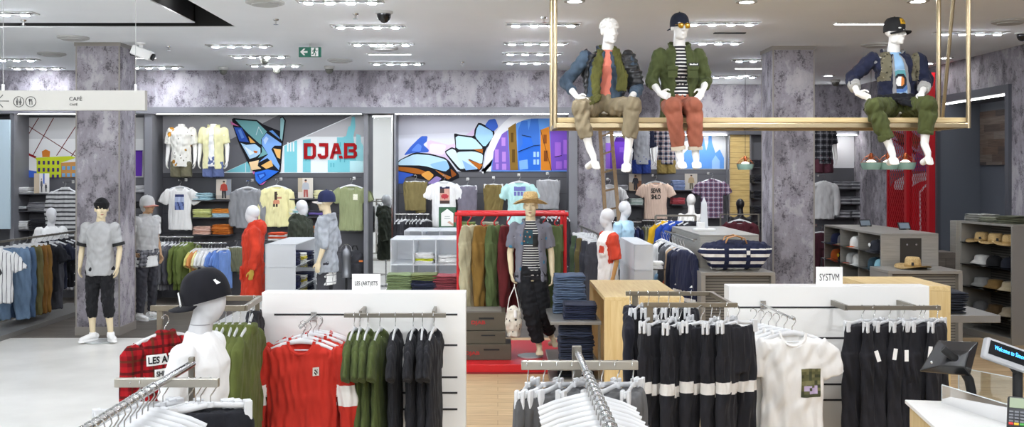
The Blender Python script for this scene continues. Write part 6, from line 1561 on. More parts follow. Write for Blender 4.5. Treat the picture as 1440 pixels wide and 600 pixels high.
# ---- racks of the left side
r = thing('clothes_rack', 'long floor rack of hanging clothes along the left picture edge', 'clothes rack', (0, 0, 0)); XL = -6.87
MB().bar((XL, 12.4, 1.27), (XL, 16.5, 1.27), .03, .03).build('rail', brushed, r); MB().box(XL - .28, XL + .32, 12.4, 16.4, 0, .07).build('plinth', plain('shelf_grey', '#94928e'), r, bevel=.004)
for y in (13.3, 16.1): MB().box(XL - .02, XL + .02, y - .02, y + .02, .07, 1.255).build('post', brushed, r)
def one_hang(pr, px_, nm, c_, cat, lab='on the left floor rack', hg='clip', rz=.15, mat=None):
    y = -XL * F / (VX - px_); hang(pr, (XL, y, 1.29), rz, f'{nm} {lab}', cat, 'clothes on the left floor rack', mat or F_('lr_' + nm.replace(' ', '_'), c_, .2, .7), hg)
P_PB = one('hanging_trousers', lambda: pants_mesh('trousers', F_('base', '#808080'), .46, 1.0, .07, seed=51, voxel=.012, amp=.012, taper=.8))
P_TB = one('hanging_shirt', lambda: top_mesh('shirt', F_('base', '#808080'), .48, .72, .07, seed=52, voxel=.012, amp=.01, collar=True))
one_hang(P_TB, -6, 'white shirt with dark pinstripe', '', 'shirt', hg='top', mat=stripes('pin_shirt', '#dedede', '#4a4a55', .05, .16, 0))
one_hang(P_PB, 18, 'pale blue jeans', '#6f87a2', 'jeans'); one_hang(P_PB, 26, 'mid blue jeans', '#4f6785', 'jeans'); one_hang(P_PB, 36, 'olive drab trousers', '#66603c', 'trousers'); one_hang(P_PB, 43, 'brown corduroy trousers', '#7a5526', 'trousers'); one_hang(P_PB, 49, 'caramel trousers', '#83602c', 'trousers')
one_hang(P_TB, 60, 'black printed shirt', '#1f2026', 'shirt', hg='top'); one_hang(P_PB, 66, 'charcoal trousers', '#44444a', 'trousers'); one_hang(P_TB, 73, 'navy shirt', '#262a3a', 'shirt', hg='top')
one_hang(P_TB, 84, 'black shirt with white flower print', '', 'shirt', hg='top', mat=blotch('black_flower', '#1c1c20', [('#c9c9c4', 16, .22), ('#77777a', 24, .16)])); one_hang(P_TB, 91, 'black speckled shirt', '', 'shirt', hg='top', mat=blotch('black_speckle', '#242428', [('#a9a9a6', 30, .2)]))

G = lambda n, c_: F_(n, c_)
def mixrow(spec, pr, noun, cat): return [(pr, G('row_' + c_.strip('#'), c_), nm + ' ' + noun, cat) for nm, c_ in spec]
def back_rail(label, p0, p1, y, d, items, lab, group, rz=PI / 2):
    a, b = at(p0, y, d), at(p1, y, d); rail_thing(label, a, b, back=(YB - .002 if d < 18 else YW - .002)); a = a + V3(.02, 0, .016); b = b + V3(-.02, 0, .016); rail_row(items, a, b, lab, group, rz, .2)
back_rail('back wall rail of pale grey sweatshirts behind the beanie figure', 80, 122, 341, 17.2, mixrow([('grey', '#9c9ca0'), ('grey', '#8c8c90'), ('striped grey', '#b5b5b8'), ('grey', '#a2a2a6'), ('grey', '#909096'), ('striped grey', '#b9b9bc'), ('grey', '#88888c')], P_TEE, 'tee', 'tee'), 'on the rail behind the beanie figure', 'tees behind the beanie figure', rz=1.2)
back_rail('back wall rail of grey and olive tops right of the hooded figure', 222, 272, 333, 17.0, mixrow([('black', '#202024'), ('white', '#d9d9d6'), ('grey', '#77777c'), ('grey', '#6b6b70'), ('dark grey', '#4c4c52'), ('charcoal', '#3a3a40'), ('olive', '#66733a'), ('olive', '#5c6a32'), ('olive', '#6c7a40')], P_JACK, 'jacket', 'jacket'), 'on the rail right of the hooded figure', 'jackets right of the hooded figure', rz=1.25)
back_rail('back wall rail of pastel tops under the pink and orange stacks', 272, 319, 341.5, 17.0, mixrow([('yellow', '#d9cf7a'), ('orange', '#d9945a'), ('pale yellow', '#e2dca2'), ('white', '#e9e9e6'), ('white', '#e2e2e0'), ('white', '#eeeeec'), ('white', '#e6e6e4'), ('blue', '#6d8fd0'), ('blue', '#5f82c4'), ('blue', '#7898d6')], P_TEE, 'tee', 'tee'), 'under the pink and orange stacks', 'tees under the pink and orange stacks', rz=1.25)
back_rail('back wall rail of dark trousers under the khaki folded trousers', 556, 604, 301, 17.1, mixrow([('black', '#26262a'), ('black', '#2c2c31'), ('charcoal', '#3d3d42'), ('black', '#222226'), ('charcoal', '#38383d'), ('black', '#2a2a2e'), ('charcoal', '#404046'), ('black', '#252529'), ('black', '#2c2c30')], P_PANT2, 'trousers', 'trousers'), 'left in the graffiti bay', 'dark trousers left in the graffiti bay', rz=1.25)
back_rail('back wall rail of dark trousers at the right end of the graffiti bay', 760, 799, 297, 17.1, mixrow([('black', '#222226'), ('black', '#2a2a2e'), ('charcoal', '#36363b'), ('black', '#26262a'), ('charcoal', '#3a3a40'), ('black', '#2a2a2e')], P_PANT2, 'trousers', 'trousers'), 'right in the graffiti bay', 'dark trousers right in the graffiti bay', rz=1.9)
back_rail('lower back wall rail of dark trousers at the right end of the graffiti bay', 772, 799, 362, 17.1, mixrow([('black', '#1f1f23'), ('charcoal', '#333338'), ('black', '#26262a'), ('black', '#2a2a2e')], P_TEE, 'tee', 'tee'), 'low in the graffiti bay', 'dark tees low in the graffiti bay', rz=1.9)
back_rail('far wall rail of chinos and shirts under the peach tee', 903, 940, 310, 19.2, mixrow([('khaki', '#8d8a6a'), ('khaki', '#9c9878'), ('stone', '#a8a48a'), ('navy', '#2f3550'), ('coral', '#d0605a'), ('coral', '#c85850'), ('blue', '#66738f'), ('blue', '#707d98'), ('slate', '#5a6478')], P_PANT2, 'trousers', 'trousers'), 'under the peach tee', 'trousers under the peach tee', rz=1.75)
back_rail('far wall rail of dark shirts left of the peach tee rail', 860, 902, 312, 19.2, mixrow([('black', '#2a2a2e'), ('white', '#d0d0d0'), ('grey', '#77777c'), ('navy', '#2a3050'), ('navy', '#323a66'), ('navy', '#2a3050')], P_LONG, 'sweatshirt', 'sweatshirt'), 'behind the egg head mannequins', 'sweatshirts behind the egg head mannequins', rz=1.75)
back_rail('far wall rail of pale shirts right of the white undressed mannequin', 985, 1022, 322, 19.4, mixrow([('white', '#d6d6d6'), ('pale blue', '#a9b8cc'), ('lilac', '#b3aec4'), ('white', '#dddddd'), ('pale blue', '#9aabc4'), ('white', '#d0d0d2')], P_TEE, 'shirt', 'shirt'), 'right of the white undressed mannequin', 'pale shirts right of the white undressed mannequin', rz=1.8)
# colourful tops on a rail in front of the white undressed mannequin
a, b = at(922, 303, 16.0), at(978, 303, 16.0); r = thing('clothes_stand', 'floor stand with blue and yellow jackets before the white undressed mannequin', 'clothes stand'); MB().bar(a, b, .025, .03).build('rail', brushed, r)
for e in (a, b): MB().box(e.x - .015, e.x + .015, e.y - .015, e.y + .015, 0, e.z).build('post', brushed, r)
for i, (px_, c_, nm) in enumerate(((935, '#cfa21f', 'yellow jacket'), (944, '#24459a', 'blue jacket'), (954, '#2a4ca6', 'bright blue jacket'), (966, '#26262a', 'black jacket'), (974, '#303036', 'charcoal jacket'))):
    hang(P_JACK, (ax(px_, 16), 16, a.z + .016), .5, f'{nm} on the stand before the white undressed mannequin', 'jacket', 'jackets before the white undressed mannequin', F_('bj_' + nm.replace(' ', '_'), c_))
# dark trousers hung along the concrete wall end
a, b = V3(1.5, 14.4, 1.32), V3(1.40, 16.9, 1.32); r = thing('clothes_rack', 'floor rack of dark trousers before the concrete wall end', 'clothes rack'); MB().bar(a, b, .028, .028).build('rail', brushed, r)
for e in (lerp(a, b, .1), lerp(a, b, .9)): MB().box(e.x - .015, e.x + .015, e.y - .015, e.y + .015, 0, e.z).build('post', brushed, r)
for i, (c_, nm) in enumerate((('#3c3c42', 'front charcoal trousers'), ('#2e2f36', 'second charcoal trousers'), ('#3a3022', 'dark brown trousers'), ('#544b2a', 'brown olive trousers'), ('#23283a', 'navy trousers'), ('#3c4a34', 'dark green trousers'), ('#2a2a2e', 'rearmost black trousers'))):
    p = lerp(a, b, .06 + .13 * i); hang(P_PB if i % 2 else P_PANT, (p.x, p.y, p.z + .016), -.15, f'{nm} on the rack by the concrete wall end', 'trousers', 'trousers by the concrete wall end', F_('ce_' + nm.replace(' ', '_'), c_), 'clip')

# ---- front facing wall displays
def wall_hook(x, y, z, i): pass
def facing(name, label, cat, px_, pytop, d, mesh, hg='top', rz=0, hook=True):
    o = link(name, mesh); z = az(pytop, d); loc = (ax(px_, d), d, z); o.location = loc; o.rotation_euler = (0, 0, rz); tag(o, label, cat)
    (HT if hg == 'top' else HC).put(loc, rz, ' '.join(('white hanger of the ' + label).split()[:16]), 'hanger', 'white hangers')
    if not hook: return o
    k = thing('wall_hook', ' '.join(('steel wall hook for the ' + label).split()[:16]), 'hook', (loc[0], d, z)); wb = YB if d < 18 else YW
    MB().bar((0, -.06, .0), (0, wb - d - .002, .0), .012, .014).box(-.025, .025, wb - d - .01, wb - d - .002, -.02, .03).build('hook_arm', steel, k)
    return o
dw = 17.3
o = facing('white_tee', 'white tee with blue photo print on the wall left of the pastel stacks', 'tee', 253, 253, dw, top_mesh('white_tee', F_('wall_white', '#e6e5e2', .05), .44, .74, .06, seed=61, voxel=.011))
part(o, wrap(patch('print', -.07, .09, -.52, -.25, [plain('pp_blue', '#6f7fb0', .8), plain('pp_navy', '#2f3a66', .8), plain('pp_pale', '#a9b4d0', .8)], 12, -.3, lambda u, v: 1 if v > .8 or (int(u * 6 + v * 3) % 3 == 0 and v < .5) else (2 if v > .5 else 0)), o.data, .004))
facing('grey_sweatshirt', 'grey sweatshirt with small yellow print on the wall behind the red raincoat', 'sweatshirt', 348, 254, dw, top_mesh('grey_sweatshirt', F_('wall_grey', '#8a8b8e', .1), .44, .7, .06, 'long', seed=62, voxel=.011))
o = facing('yellow_sweatshirt', 'pale yellow sweatshirt with dancer print on the wall', 'sweatshirt', 389, 252, dw, top_mesh('yellow_sweatshirt', F_('wall_yellow', '#e6dfa8', .06), .44, .7, .06, 'long', seed=63, voxel=.011))
def dancer(u, v):
    if v > .8 and abs(u - .45) < .14: return 1
    if .45 < v <= .8 and abs(u - .45 - .1 * (v - .6)) < .13: return 1
    if .5 < v < .62 and u > .5: return 2
    if .18 < v <= .45 and abs(u - .5) < .3 - .2 * abs(v - .3): return 3
    if v <= .2 and (abs(u - .3) < .1 or abs(u - .55) < .1): return 1
    return 0
part(o, wrap(patch('dancer_print', -.08, .1, -.48, -.2, [F_('wall_yellow', '#e6dfa8'), plain('pr_hair', '#3a2a22', .8), plain('pr_skin', '#b98a6a', .8), plain('pr_skirt', '#cf8a6a', .8)], 16, -.3, dancer), o.data, .004))
o = facing('olive_tee', 'sage green tee with pale chest pocket right of the navy cap figure', 'tee', 494, 251, dw, top_mesh('olive_tee', F_('wall_sage', '#8c936c', .1), .46, .78, .06, seed=64, voxel=.011))
part(o, wrap(patch('chest_pocket', .04, .12, -.37, -.27, [blotch('pocket_print', '#dedbc8', [('#7f8a60', 60, .3)])], 4, -.3), o.data, .006))
o = facing('olive_shorts', 'olive shorts hung on the wall left of the red raincoat', 'shorts', 332, 338, 17.15, folded_pants_mesh('shorts', F_('wall_olive', '#6f7058'), .36, .3, .42, 65), 'clip')
o = facing('striped_sweater', 'grey striped hooded sweater on the wall left of the pillar', 'sweater', 91, 256, dw, top_mesh('striped_sweater', stripes('sweater_stripe', '#b3b3b3', '#3f3f42', .075, .4, wob=.02), .48, .82, .07, 'long', hood=True, seed=66, voxel=.012))
for px_, y, c_, nm, w_ in ((584, 246, '#7a6e46', 'khaki folded trousers leftmost in the graffiti bay', .42), (657, 252, '#77737f', 'purple grey folded trousers beside the lips tee', .36), (694, 250, '#75663c', 'brown khaki folded trousers beside the mint tee', .36), (771, 244, '#9a9a9c', 'pale grey folded trousers rightmost in the graffiti bay', .42)):
    facing('folded_trousers', nm + '', 'trousers', px_, y, dw, folded_pants_mesh('folded_trousers', F_('wf_' + c_[1:], c_), w_, w_ * .78, .5, seed=int(px_)), 'clip')
o = facing('white_tee', 'white tee with lips photo print in the graffiti bay', 'tee', 624.5, 246, dw, top_mesh('white_tee', F_('wall_white2', '#e9e8e6', .05), .46, .78, .06, seed=68, voxel=.011))
def lips(u, v):
    if v > .9: return 1
    if (u - .5) ** 2 / .16 + (v - .42) ** 2 / .02 < 1: return 2
    if v < .2 or (v > .62 and u < .45): return 3
    return 0
part(o, wrap(patch('lips_print', -.07, .1, -.5, -.2, [plain('pr_face', '#cf9f8f', .8), plain('pr_band', '#22284a', .8), plain('pr_lip', '#b5323c', .7), plain('pr_shade', '#4a3530', .8)], 16, -.3, lips), o.data, .004))
o = facing('mint_tee', 'mint tee with lilac print behind the straw hat', 'tee', 730, 246, dw, top_mesh('mint_tee', F_('wall_mint', '#b7dedb', .05), .46, .78, .06, seed=69, voxel=.011))
part(o, wrap(patch('print', -.09, .11, -.36, -.2, [plain('pr_lilac2', '#6d6fae', .8), plain('pr_mint', '#b7dedb', .8)], 14, -.3, lambda u, v: 1 if (v < .4 and int(u * 14) % 4 == 3) or (.4 < v < .48) else 0), o.data, .004))
df = 19.85
o = facing('peach_tee', 'peach tee with bold black lettering on the far wall', 'tee', 922, 247, df, top_mesh('peach_tee', F_('wall_peach', '#e6cbb8', .06), .5, .74, .06, seed=70, voxel=.012)); part(o, wrap(text_mesh('lettering', 'SEWR\nSHLO', width=.2, height=.22, mat=black_m, extrude=0, bold=.04, loc=(0, -.3, -.36)), o.data, .006))
facing('plaid_shirt', 'purple plaid shirt on the far wall beside the timber panel', 'shirt', 1001, 244, df, top_mesh('plaid_shirt', plaid('violet_plaid', '#3f4058', '#8f7f94', '#c0b4ba', .1, '#7a3a4a'), .5, .76, .06, collar=True, seed=71, voxel=.012))
facing('white_tee', 'white tee on the far wall left of the ladder beside white stacks', 'tee', 857, 252, df, top_mesh('white_tee', F_('wall_white3', '#e0e0e0', .05), .46, .62, .06, seed=72, voxel=.012))
facing('grey_jacket', 'pale grey zip jacket on the far wall right of the right pillar', 'jacket', 1158, 247, df, top_mesh('grey_jacket', F_('wall_jgrey', '#bdbdbd', .08), .46, .74, .07, 'long', collar=True, seed=73, voxel=.012))
o = facing('maroon_sweater', 'maroon sweater hung behind the grey display case', 'sweater', 1040, 300, 17.6, top_mesh('maroon_sweater', F_('wall_maroon', '#4f2028'), .5, .5, .07, 'long', seed=74, voxel=.012), hook=False)
r = thing('clothes_stand', 'thin steel stand carrying the maroon sweater', 'clothes stand'); p = at(1040, 300, 17.6); MB().bar((p.x - .35, 17.6, p.z - .014), (p.x + .35, 17.6, p.z - .014), .02, .02).build('rail', brushed, r)
for s in (-.34, .34): MB().box(p.x + s - .012, p.x + s + .012, 17.588, 17.612, 0, p.z - .02).build('post', brushed, r)
facing('maroon_trousers', 'dark maroon trousers hung low at the right pillar edge', 'trousers', 1155, 318, df, pants_mesh('maroon_trousers', F_('wall_maroon2', '#3c1a24'), .38, .9, .05, seed=75, voxel=.013), 'clip')

# ---- wall shelves, stacks and posters
shm = plain('shelf_dark_steel', '#3c3c40', .5, .2)
def shelf(px0, px1, py, d, where, depth=.34):
    z = az(py, d); x0, x1 = ax(px0, d), ax(px1, d); wb = YB if d < 18 else YW
    o = MB().box(x0, x1, d - depth / 2, wb - .008, z - .018, z).build('wall_shelf', shm, bevel=.002); tag(o, f'thin dark wall shelf {where}', 'shelf'); return z
def st(px_, d, z, cols, noun, where, sc=(.95, .85, .85)): stack(ax(px_, d), d, z, cols, noun, where, sc=sc)
d = 17.42
z = shelf(20, 72, 272, d, 'under the yellow building mural, upper'); st(33, d, z, ['#d0d0d0', '#c4c4c4', '#dadada'], 'white sweater', 'on the upper shelf at far left', (1, .9, .9))
z = shelf(20, 72, 296, d, 'under the yellow building mural, middle'); st(32, d, z, ['#3a3a3e', '#b5b5b8'], 'grey sweater', 'on the middle shelf at far left', (.9, .9, .9)); st(57, d, z, ['#9a9a9e', '#77777c', '#8c8c90', '#6a6a70'], 'mid grey sweater', 'on the middle shelf at far left', (1.05, .9, .9))
z = shelf(20, 72, 322, d, 'under the yellow building mural, lower'); st(33, d, z, ['#d6d6d4', '#cacaca', '#dededc', '#d0d0d0'], 'white tee', 'on the lower shelf at far left', (1, .9, .9)); st(58, d, z, ['#26262a', '#2d2d32', '#222226', '#2a2a2e', '#303036'], 'black tee', 'on the lower shelf at far left', (1.05, .9, .9))
z = shelf(191, 208, 270, d, 'right of the left pillar, upper'); st(200, d, z, ['#c9c9cc', '#bcbcc0', '#d2d2d4'], 'pale grey tee', 'on the shelf right of the left pillar', (.9, .9, .9)); z = shelf(191, 208, 292, d, 'right of the left pillar, lower'); st(200, d, z, ['#26262a', '#2a2a2e', '#222226'], 'black tee', 'on the shelf right of the left pillar', (.9, .9, .9))
z = shelf(274, 327, 281, d, 'beside the blue print tee, upper'); st(288, d, z, ['#a9c9d2', '#9cc0cc', '#b3d0d8', '#a2c4ce'], 'pale blue tee', 'on the upper shelf beside the poster', (1, .9, .75))
z = shelf(274, 327, 305, d, 'beside the blue print tee, middle'); st(287, d, z, ['#d3d68c', '#c9cd80', '#dade9a', '#cfd388'], 'lime yellow tee', 'on the middle shelf beside the grey sweatshirt', (1, .9, .85)); st(313, d, z, ['#b3cfdc', '#a9c8d6', '#d98f3c', '#d2862f'], 'orange and blue tee', 'on the middle shelf beside the grey sweatshirt', (1, .9, .9))
z = shelf(274, 327, 329, d, 'beside the blue print tee, lower'); st(287, d, z, ['#dfb8a6', '#d9ae9c', '#e3c0b0', '#dbb3a2'], 'pale pink tee', 'on the lower shelf beside the grey sweatshirt', (1, .9, .85)); st(313, d, z, ['#c86f26', '#d07a30', '#c06a24', '#d48238', '#c86f26'], 'orange tee', 'on the lower shelf beside the grey sweatshirt', (1, .9, .85))
z = shelf(410, 466, 279, d, 'behind the navy cap figure, upper'); st(455, d, z, ['#e3dfb4', '#dad6a8', '#e6e2bc', '#e0dcb0'], 'pale yellow tee', 'on the upper shelf behind the navy cap', (1, .9, .9))
z = shelf(410, 466, 304, d, 'behind the navy cap figure, middle'); st(421, d, z, ['#a9d2d6', '#e6e6e4', '#9ccad0', '#e6e6e4', '#a9d2d6'], 'teal striped tee', 'on the middle shelf behind the parka', (1, .9, .85)); st(448, d, z, ['#3c3c48', '#6a5aa0', '#3a3a46'], 'purple tee', 'on the middle shelf behind the navy cap', (1, .9, .85))
z = shelf(410, 466, 326, d, 'behind the navy cap figure, lower'); st(438, d, z, ['#c9782a', '#d08434', '#c07026'], 'orange tee', 'on the lower shelf behind the parka', (1, .9, .85))
d2_ = 17.5
st(391, 16.6, shelf(374, 402, 336, 16.9, 'low beside the red raincoat') + .001, ['#e6e6e4', '#d0502c', '#e9e9e6', '#c94a26'], 'red and white tee', 'low beside the red raincoat', (.9, .8, .8))
d = 20.0
z = shelf(866, 884, 267, d, 'left of the seated poster, upper', .3); st(874, d, z, ['#b5b5b8', '#c4c4c8', '#adadb2'], 'pale grey tee', 'upper left on the far wall', (.8, .8, .8)); z = shelf(866, 903, 288, d, 'left of the peach tee, lower', .3); st(874, d, z, ['#9a9a9e', '#a5a5aa', '#b0b0b4'], 'grey tee', 'lower left on the far wall', (.8, .8, .8)); st(894, d, z, ['#c9d6d0', '#b9cac4', '#dfe6e2', '#c4d2cc'], 'pale green tee', 'lower left on the far wall', (.85, .8, .8))
z = shelf(943, 964, 267, d, 'right of the peach tee, upper', .3); st(953, d, z, ['#7a8cb5', '#8494ba', '#8f9ec2', '#7c8eb6', '#98a6c8', '#8696bc'], 'blue denim shirt', 'right of the peach tee', (.85, .8, .8)); z = shelf(943, 964, 287, d, 'right of the peach tee, lower', .3); st(953, d, z, ['#a8434a', '#b54e55', '#c0606a', '#b04a52'], 'red tee', 'right of the peach tee', (.85, .8, .8))
z = shelf(964, 984, 267, d, 'under the profile poster', .3)
for i, zz_ in enumerate((235, 256, 278, 300, 322)):
    z = shelf(1059, 1070, zz_, 19.9, f'{nth(i, 5, "topmost", "bottom", "from top")} of the jeans bay left of the right pillar', .3); st(1064, 19.9, z, ['#26262b', '#2c2c32', '#232328', '#2a2a30'], 'black jeans', f'on {ORD[i]} shelf left of right pillar', (.6, .8, .9))
for i, y in enumerate((265, 286, 305)):
    z = shelf(1171, 1217, y, d, f'{nth(i, 3, "top", "bottom", "from top")} in the bay right of the right pillar', .3)
    for px_, s_ in ((1183, 'left'), (1205, 'right')): st(px_, d, z, ['#a9a9ac', '#5c5c62', '#b5b5b8', '#77777c'], f'grey {"striped" if s_ == "right" else "plain"} tee', f'on {("top", "middle", "bottom")[i]} shelf right of right pillar', (1.0, .8, .85))

def poster(label, x0, x1, y0, y1, d, bg, items, ret=False):
    r = thing('photo_poster', label, 'poster', (ax((x0 + x1) / 2, d), d, az(y1, d))); w = (ax(x1, d) - ax(x0, d)) / 2; h = az(y0, d) - az(y1, d)
    MB().box(-w, w, 0, .012, 0, h).build('board', plain('poster_' + bg[1:], bg, .6), r)
    mb = MB(); ms = []
    for i, (c_, poly) in enumerate(items):
        mt = plain('poster_' + c_[1:], c_, .6); 
        if mt not in ms: ms.append(mt)
        mb.prism([(-w + 2 * w * u, h * v) for u, v in poly], -.002 - .0005 * i, -.001 - .0005 * i, ms.index(mt))
    mb.build('picture', ms, r)
def person_art(top, legs, skin='#c9987a', hair='#2f241e', seat=False):
    E = lambda x, y, a, b: [(x + a * math.cos(t_), y + b * math.sin(t_)) for t_ in np.linspace(0, 2 * PI, 14)[:-1]]
    L = [(legs, [(.38, .05), (.5, .05), (.52, .4), (.56, .05), (.68, .05), (.66, .48), (.38, .48)]), (top, [(.36, .42), (.68, .42), (.72, .72), (.6, .78), (.44, .78), (.32, .72)]), (top, [(.32, .7), (.25, .45), (.32, .42), (.4, .7)]), (top, [(.72, .7), (.78, .45), (.7, .42), (.64, .7)]), (skin, E(.52, .84, .075, .07)), (hair, E(.52, .885, .08, .045))]
    return L
poster('photo poster of a person in a red top on the shelf beside the blue stack', 304, 325, 252, 280, 17.33, '#c9c0b2', [('#a9a196', [(0, 0), (1, 0), (1, .2), (0, .2)]), ('#8a8f96', [(.6, .2), (1, .2), (1, 1), (.7, 1)])] + person_art('#a93a2c', '#26262a'))
poster('photo poster of a person in a grey sweater behind the navy cap figure', 419, 440, 250, 278.5, 17.33, '#cfc8bc', [('#b5a890', [(0, .3), (.3, .3), (.3, 1), (0, 1)])] + person_art('#a9aeb5', '#a0524a'))
poster('pale photo poster of two small figures under the yellow building mural', 48, 69, 243.5, 271.5, 17.33, '#d2d0cc', [('#b9a890', [(0, 0), (.35, 0), (.35, 1), (0, 1)]), ('#3f62b5', [(.6, .5), (.7, .45), (.7, 1), (.6, 1)])] + [(c_, [(.45 + .3 * (u - .35), v * .8) for u, v in p]) for c_, p in person_art('#55555a', '#26262a')] + [(c_, [(.75 + .3 * (u - .35), v * .5 + .05) for u, v in p]) for c_, p in person_art('#3a3a3e', '#26262a')])
poster('photo poster of a seated person on the far wall left of the peach tee', 884.5, 902, 244.5, 268, 19.95, '#c9b59a', [('#8a5a3a', [(.5, 0), (1, 0), (1, .6), (.5, .6)]), ('#e0ddd6', [(0, .5), (.4, .5), (.4, 1), (0, 1)])] + person_art('#2a2c38', '#2a2a30'))
poster('photo poster of a person in beige on the far wall right of the peach tee', 963, 980.5, 244, 266.8, 19.95, '#b3aca2', person_art('#a08a6a', '#55503f'))
poster('green framed notice with an arch in the graffiti bay', 617, 641, 291, 321.5, 16.95, '#2e5a3c', [('#e9e9e4', [(.14, .12), (.86, .12), (.86, .72), (.5, .92), (.14, .72)]), ('#9aa39a', [(.35, .55), (.65, .55), (.65, .58), (.35, .58)]), ('#9aa39a', [(.32, .46), (.68, .46), (.68, .49), (.32, .49)]), ('#c9a08a', [(.5, .3), (.86, .12), (.86, .24), (.62, .36)]), ('#c03a3a', [(.9, .3), (1, .3), (1, .6), (.9, .6)])])
z = shelf(608, 700, 322, 17.2, 'under the green framed notice', .5)
st(657, 17.2, z + .0, ['#6f7d46', '#7b8950', '#73814a'], 'lime olive shorts', 'on the shelf right of the green notice', (1.0, .9, 1)); st(690, 17.2, z, ['#a5a28c', '#aeab96', '#9c9984'], 'stone shorts', 'on the shelf behind the brown chinos', (1, .9, 1))

# backpack and lantern by the mirror
r = thing('backpack', 'dark grey backpack hung low on the wall left of the mirror', 'bag', at(499, 372, 17.35)); m = MB(); m.ball((0, 0, 0), (.19, .1, .27), n=18); m.ball((0, -.08, -.08), (.14, .06, .13), n=14); part(r, solid(m, 'bag_body', F_('backpack_grey', '#3a3a3e'), .012, 3, (.005, (6, 6, 4), 3)))
MB().tube([(-.05, 0, .26), (-.03, 0, .33), (.03, 0, .33), (.05, 0, .26)], .012, 8).build('grab_loop', black_m, r, smooth=True); MB().box(.09, .16, -.13, -.12, .06, .09).build('orange_patch', plain('orange_patch', '#c9702a', .7), r)
r = thing('camping_lantern', 'tall steel lantern standing before the dark backpack', 'lantern', at(487, 420, 17.1)); z_ = az(345, 17.1) - az(420, 17.1)
MB().lathe([(.12, 0), (.12, .03), (.02, .05), (.02, z_ - .55)], 18).build('stand', black_m, r, smooth=True); MB().lathe([(.09, z_ - .55), (.1, z_ - .5), (.085, z_ - .47), (.085, z_ - .2), (.1, z_ - .17), (.06, z_ - .08), (.02, z_ - .04), (.02, z_)], 18).build('lamp', plain('zinc', '#8a8c90', .35, .8), r, smooth=True); MB().tube([(.1 * math.cos(a), 0, z_ - .1 + .12 * math.sin(a)) for a in np.linspace(0, PI, 12)], .006, 6).build('handle', steel, r)
# ============================================================ display cases, hats, cage, counter
casem = NT('brushed_grey_case'); casem.set(.38, .55); _v = casem.coord((2, 2, 60)); casem.base(casem.ramp(casem.noise(_v, 2, 3), [(.3, '#a9a69d'), (.7, '#c0bdb5')])); casem = casem.m
caset = plain('case_top', '#a5a29b', .4, .4); hookp = plain('case_dark_panel', '#3f3b36', .5, .3); corr = stripes('painted_corrugation', '#8a867e', '#5f5c57', .035, .5, 2, .45, 0)  # corrugation: lit and shaded ridges painted as stripes on flat sheet
glass_edge = clearplastic('smoked_glass_shelf', '#c9d0cf', .12)
def case(label, x0, x1, y0, y1, top, openleft):
    r = thing('display_case', label, 'display case', (x0, y0, 0)); w = x1 - x0; l = y1 - y0
    MB().box(0, w, 0, l, top - .03, top).build('top', caset, r, bevel=.004); MB().box(0, w, 0, .03, .0, top - .03).build('front_panel', casem, r, bevel=.003); MB().box(w - .03, w, .03, l, 0, top - .03).build('side_panel', casem, r); MB().box(0, w, l - .03, l, 0, top - .03).build('rear_panel', casem, r)
    MB().box(w * .33, w * .7, -.006, -.0005, top - .75, top - .06).build('hook_panel', hookp, r)
    for s in (.44, .6): MB().lathe([(.012, 0), (.012, .02)], 10, R=Matrix.Rotation(PI / 2, 3, 'X')).build('peg', chrome, r).location = (w * s, -.006, top - .14)
    if openleft:
        MB().box(.34, .36, .03, l - .03, 0, top - .03).build('corrugated_back', corr, r)
        for y in (l * .36, l * .68): MB().box(0, .34, y - .012, y + .012, 0, top - .03).build('divider', casem, r)
        for z in (.25, .72, .965, 1.2): MB().box(-.06, .34, .04, l - .04, z - .012, z).build('glass_shelf', glass_edge, r)
        MB().box(0, .34, .03, l - .03, 0, .06).build('plinth', caset, r)
    else: MB().box(0, .03, .03, l - .03, 0, top - .03).build('side_panel', casem, r)
    return r
def bench(label, x0, x1, y0, y1, top):
    r = thing('display_bench', label, 'bench', (x0, y0, 0)); w = x1 - x0; l = y1 - y0
    MB().box(0, w, 0, l, top - .04, top).build('top', caset, r, bevel=.004); [MB().box(a_, a_ + .05, 0, l, 0, top - .04).build('side_panel', caset, r) for a_ in (0, w - .05)]; MB().box(.05, w - .05, .08, .1, 0, top - .04).build('corrugated_front', corr, r)
case('long grey display case behind the striped duffle bag', 2.52, 3.25, 12.3, 14.3, 1.45, False)
bench('grey metal bench under the striped duffle bag', 2.42, 3.3, 11.75, 12.28, 1.035)
case('long grey display case with shelves of caps right of the right pillar', 4.87, 5.6, 12.56, 14.75, 1.45, True)
bench('grey metal bench under the single straw fedora', 4.72, 5.62, 11.95, 12.54, 1.035)

# striped duffle
dm = stripes('duffle_stripe', '#1f2440', '#e6e3dc', .085, .42, 2, .8, .2)
r = thing('duffle_bag', 'navy and white striped duffle bag on the grey bench', 'bag', ((2.42 + 3.3) / 2 + .02, 12.02, 1.036))
m = MB(); m.tube([(-.36, 0, .14), (-.33, 0, .17), (-.12, 0, .185), (.12, 0, .185), (.33, 0, .18), (.37, 0, .15)], [(.12, .13), (.15, .165), (.16, .18), (.16, .18), (.15, .17), (.12, .14)], 18, (0, 1, 0))
def dpaint(c): return np.where(c[:, 2] > .27, 1, np.where((np.abs(np.abs(c[:, 0]) - .13) < .03), 1, 0))
part(r, solid(m, 'bag_body', [dm, F_('duffle_navy', '#20253f')], .009, 2, (.006, (6, 6, 6), 2), paint=dpaint))
lth = plain('tan_leather', '#b9834a', .5)
for y in (-.07, .07): MB().tube([(-.13, y, .33), (-.1, y * 1.3, .40), (0, y * 1.2, .425), (.1, y * 1.3, .39), (.13, y, .33)], [(.022, .008)] * 5, 8, (0, 1, 0)).build('leather_handle', lth, r, smooth=True)
MB().box(.1, .14, -.2, -.185, .2, .25).build('bag_label', card, r)
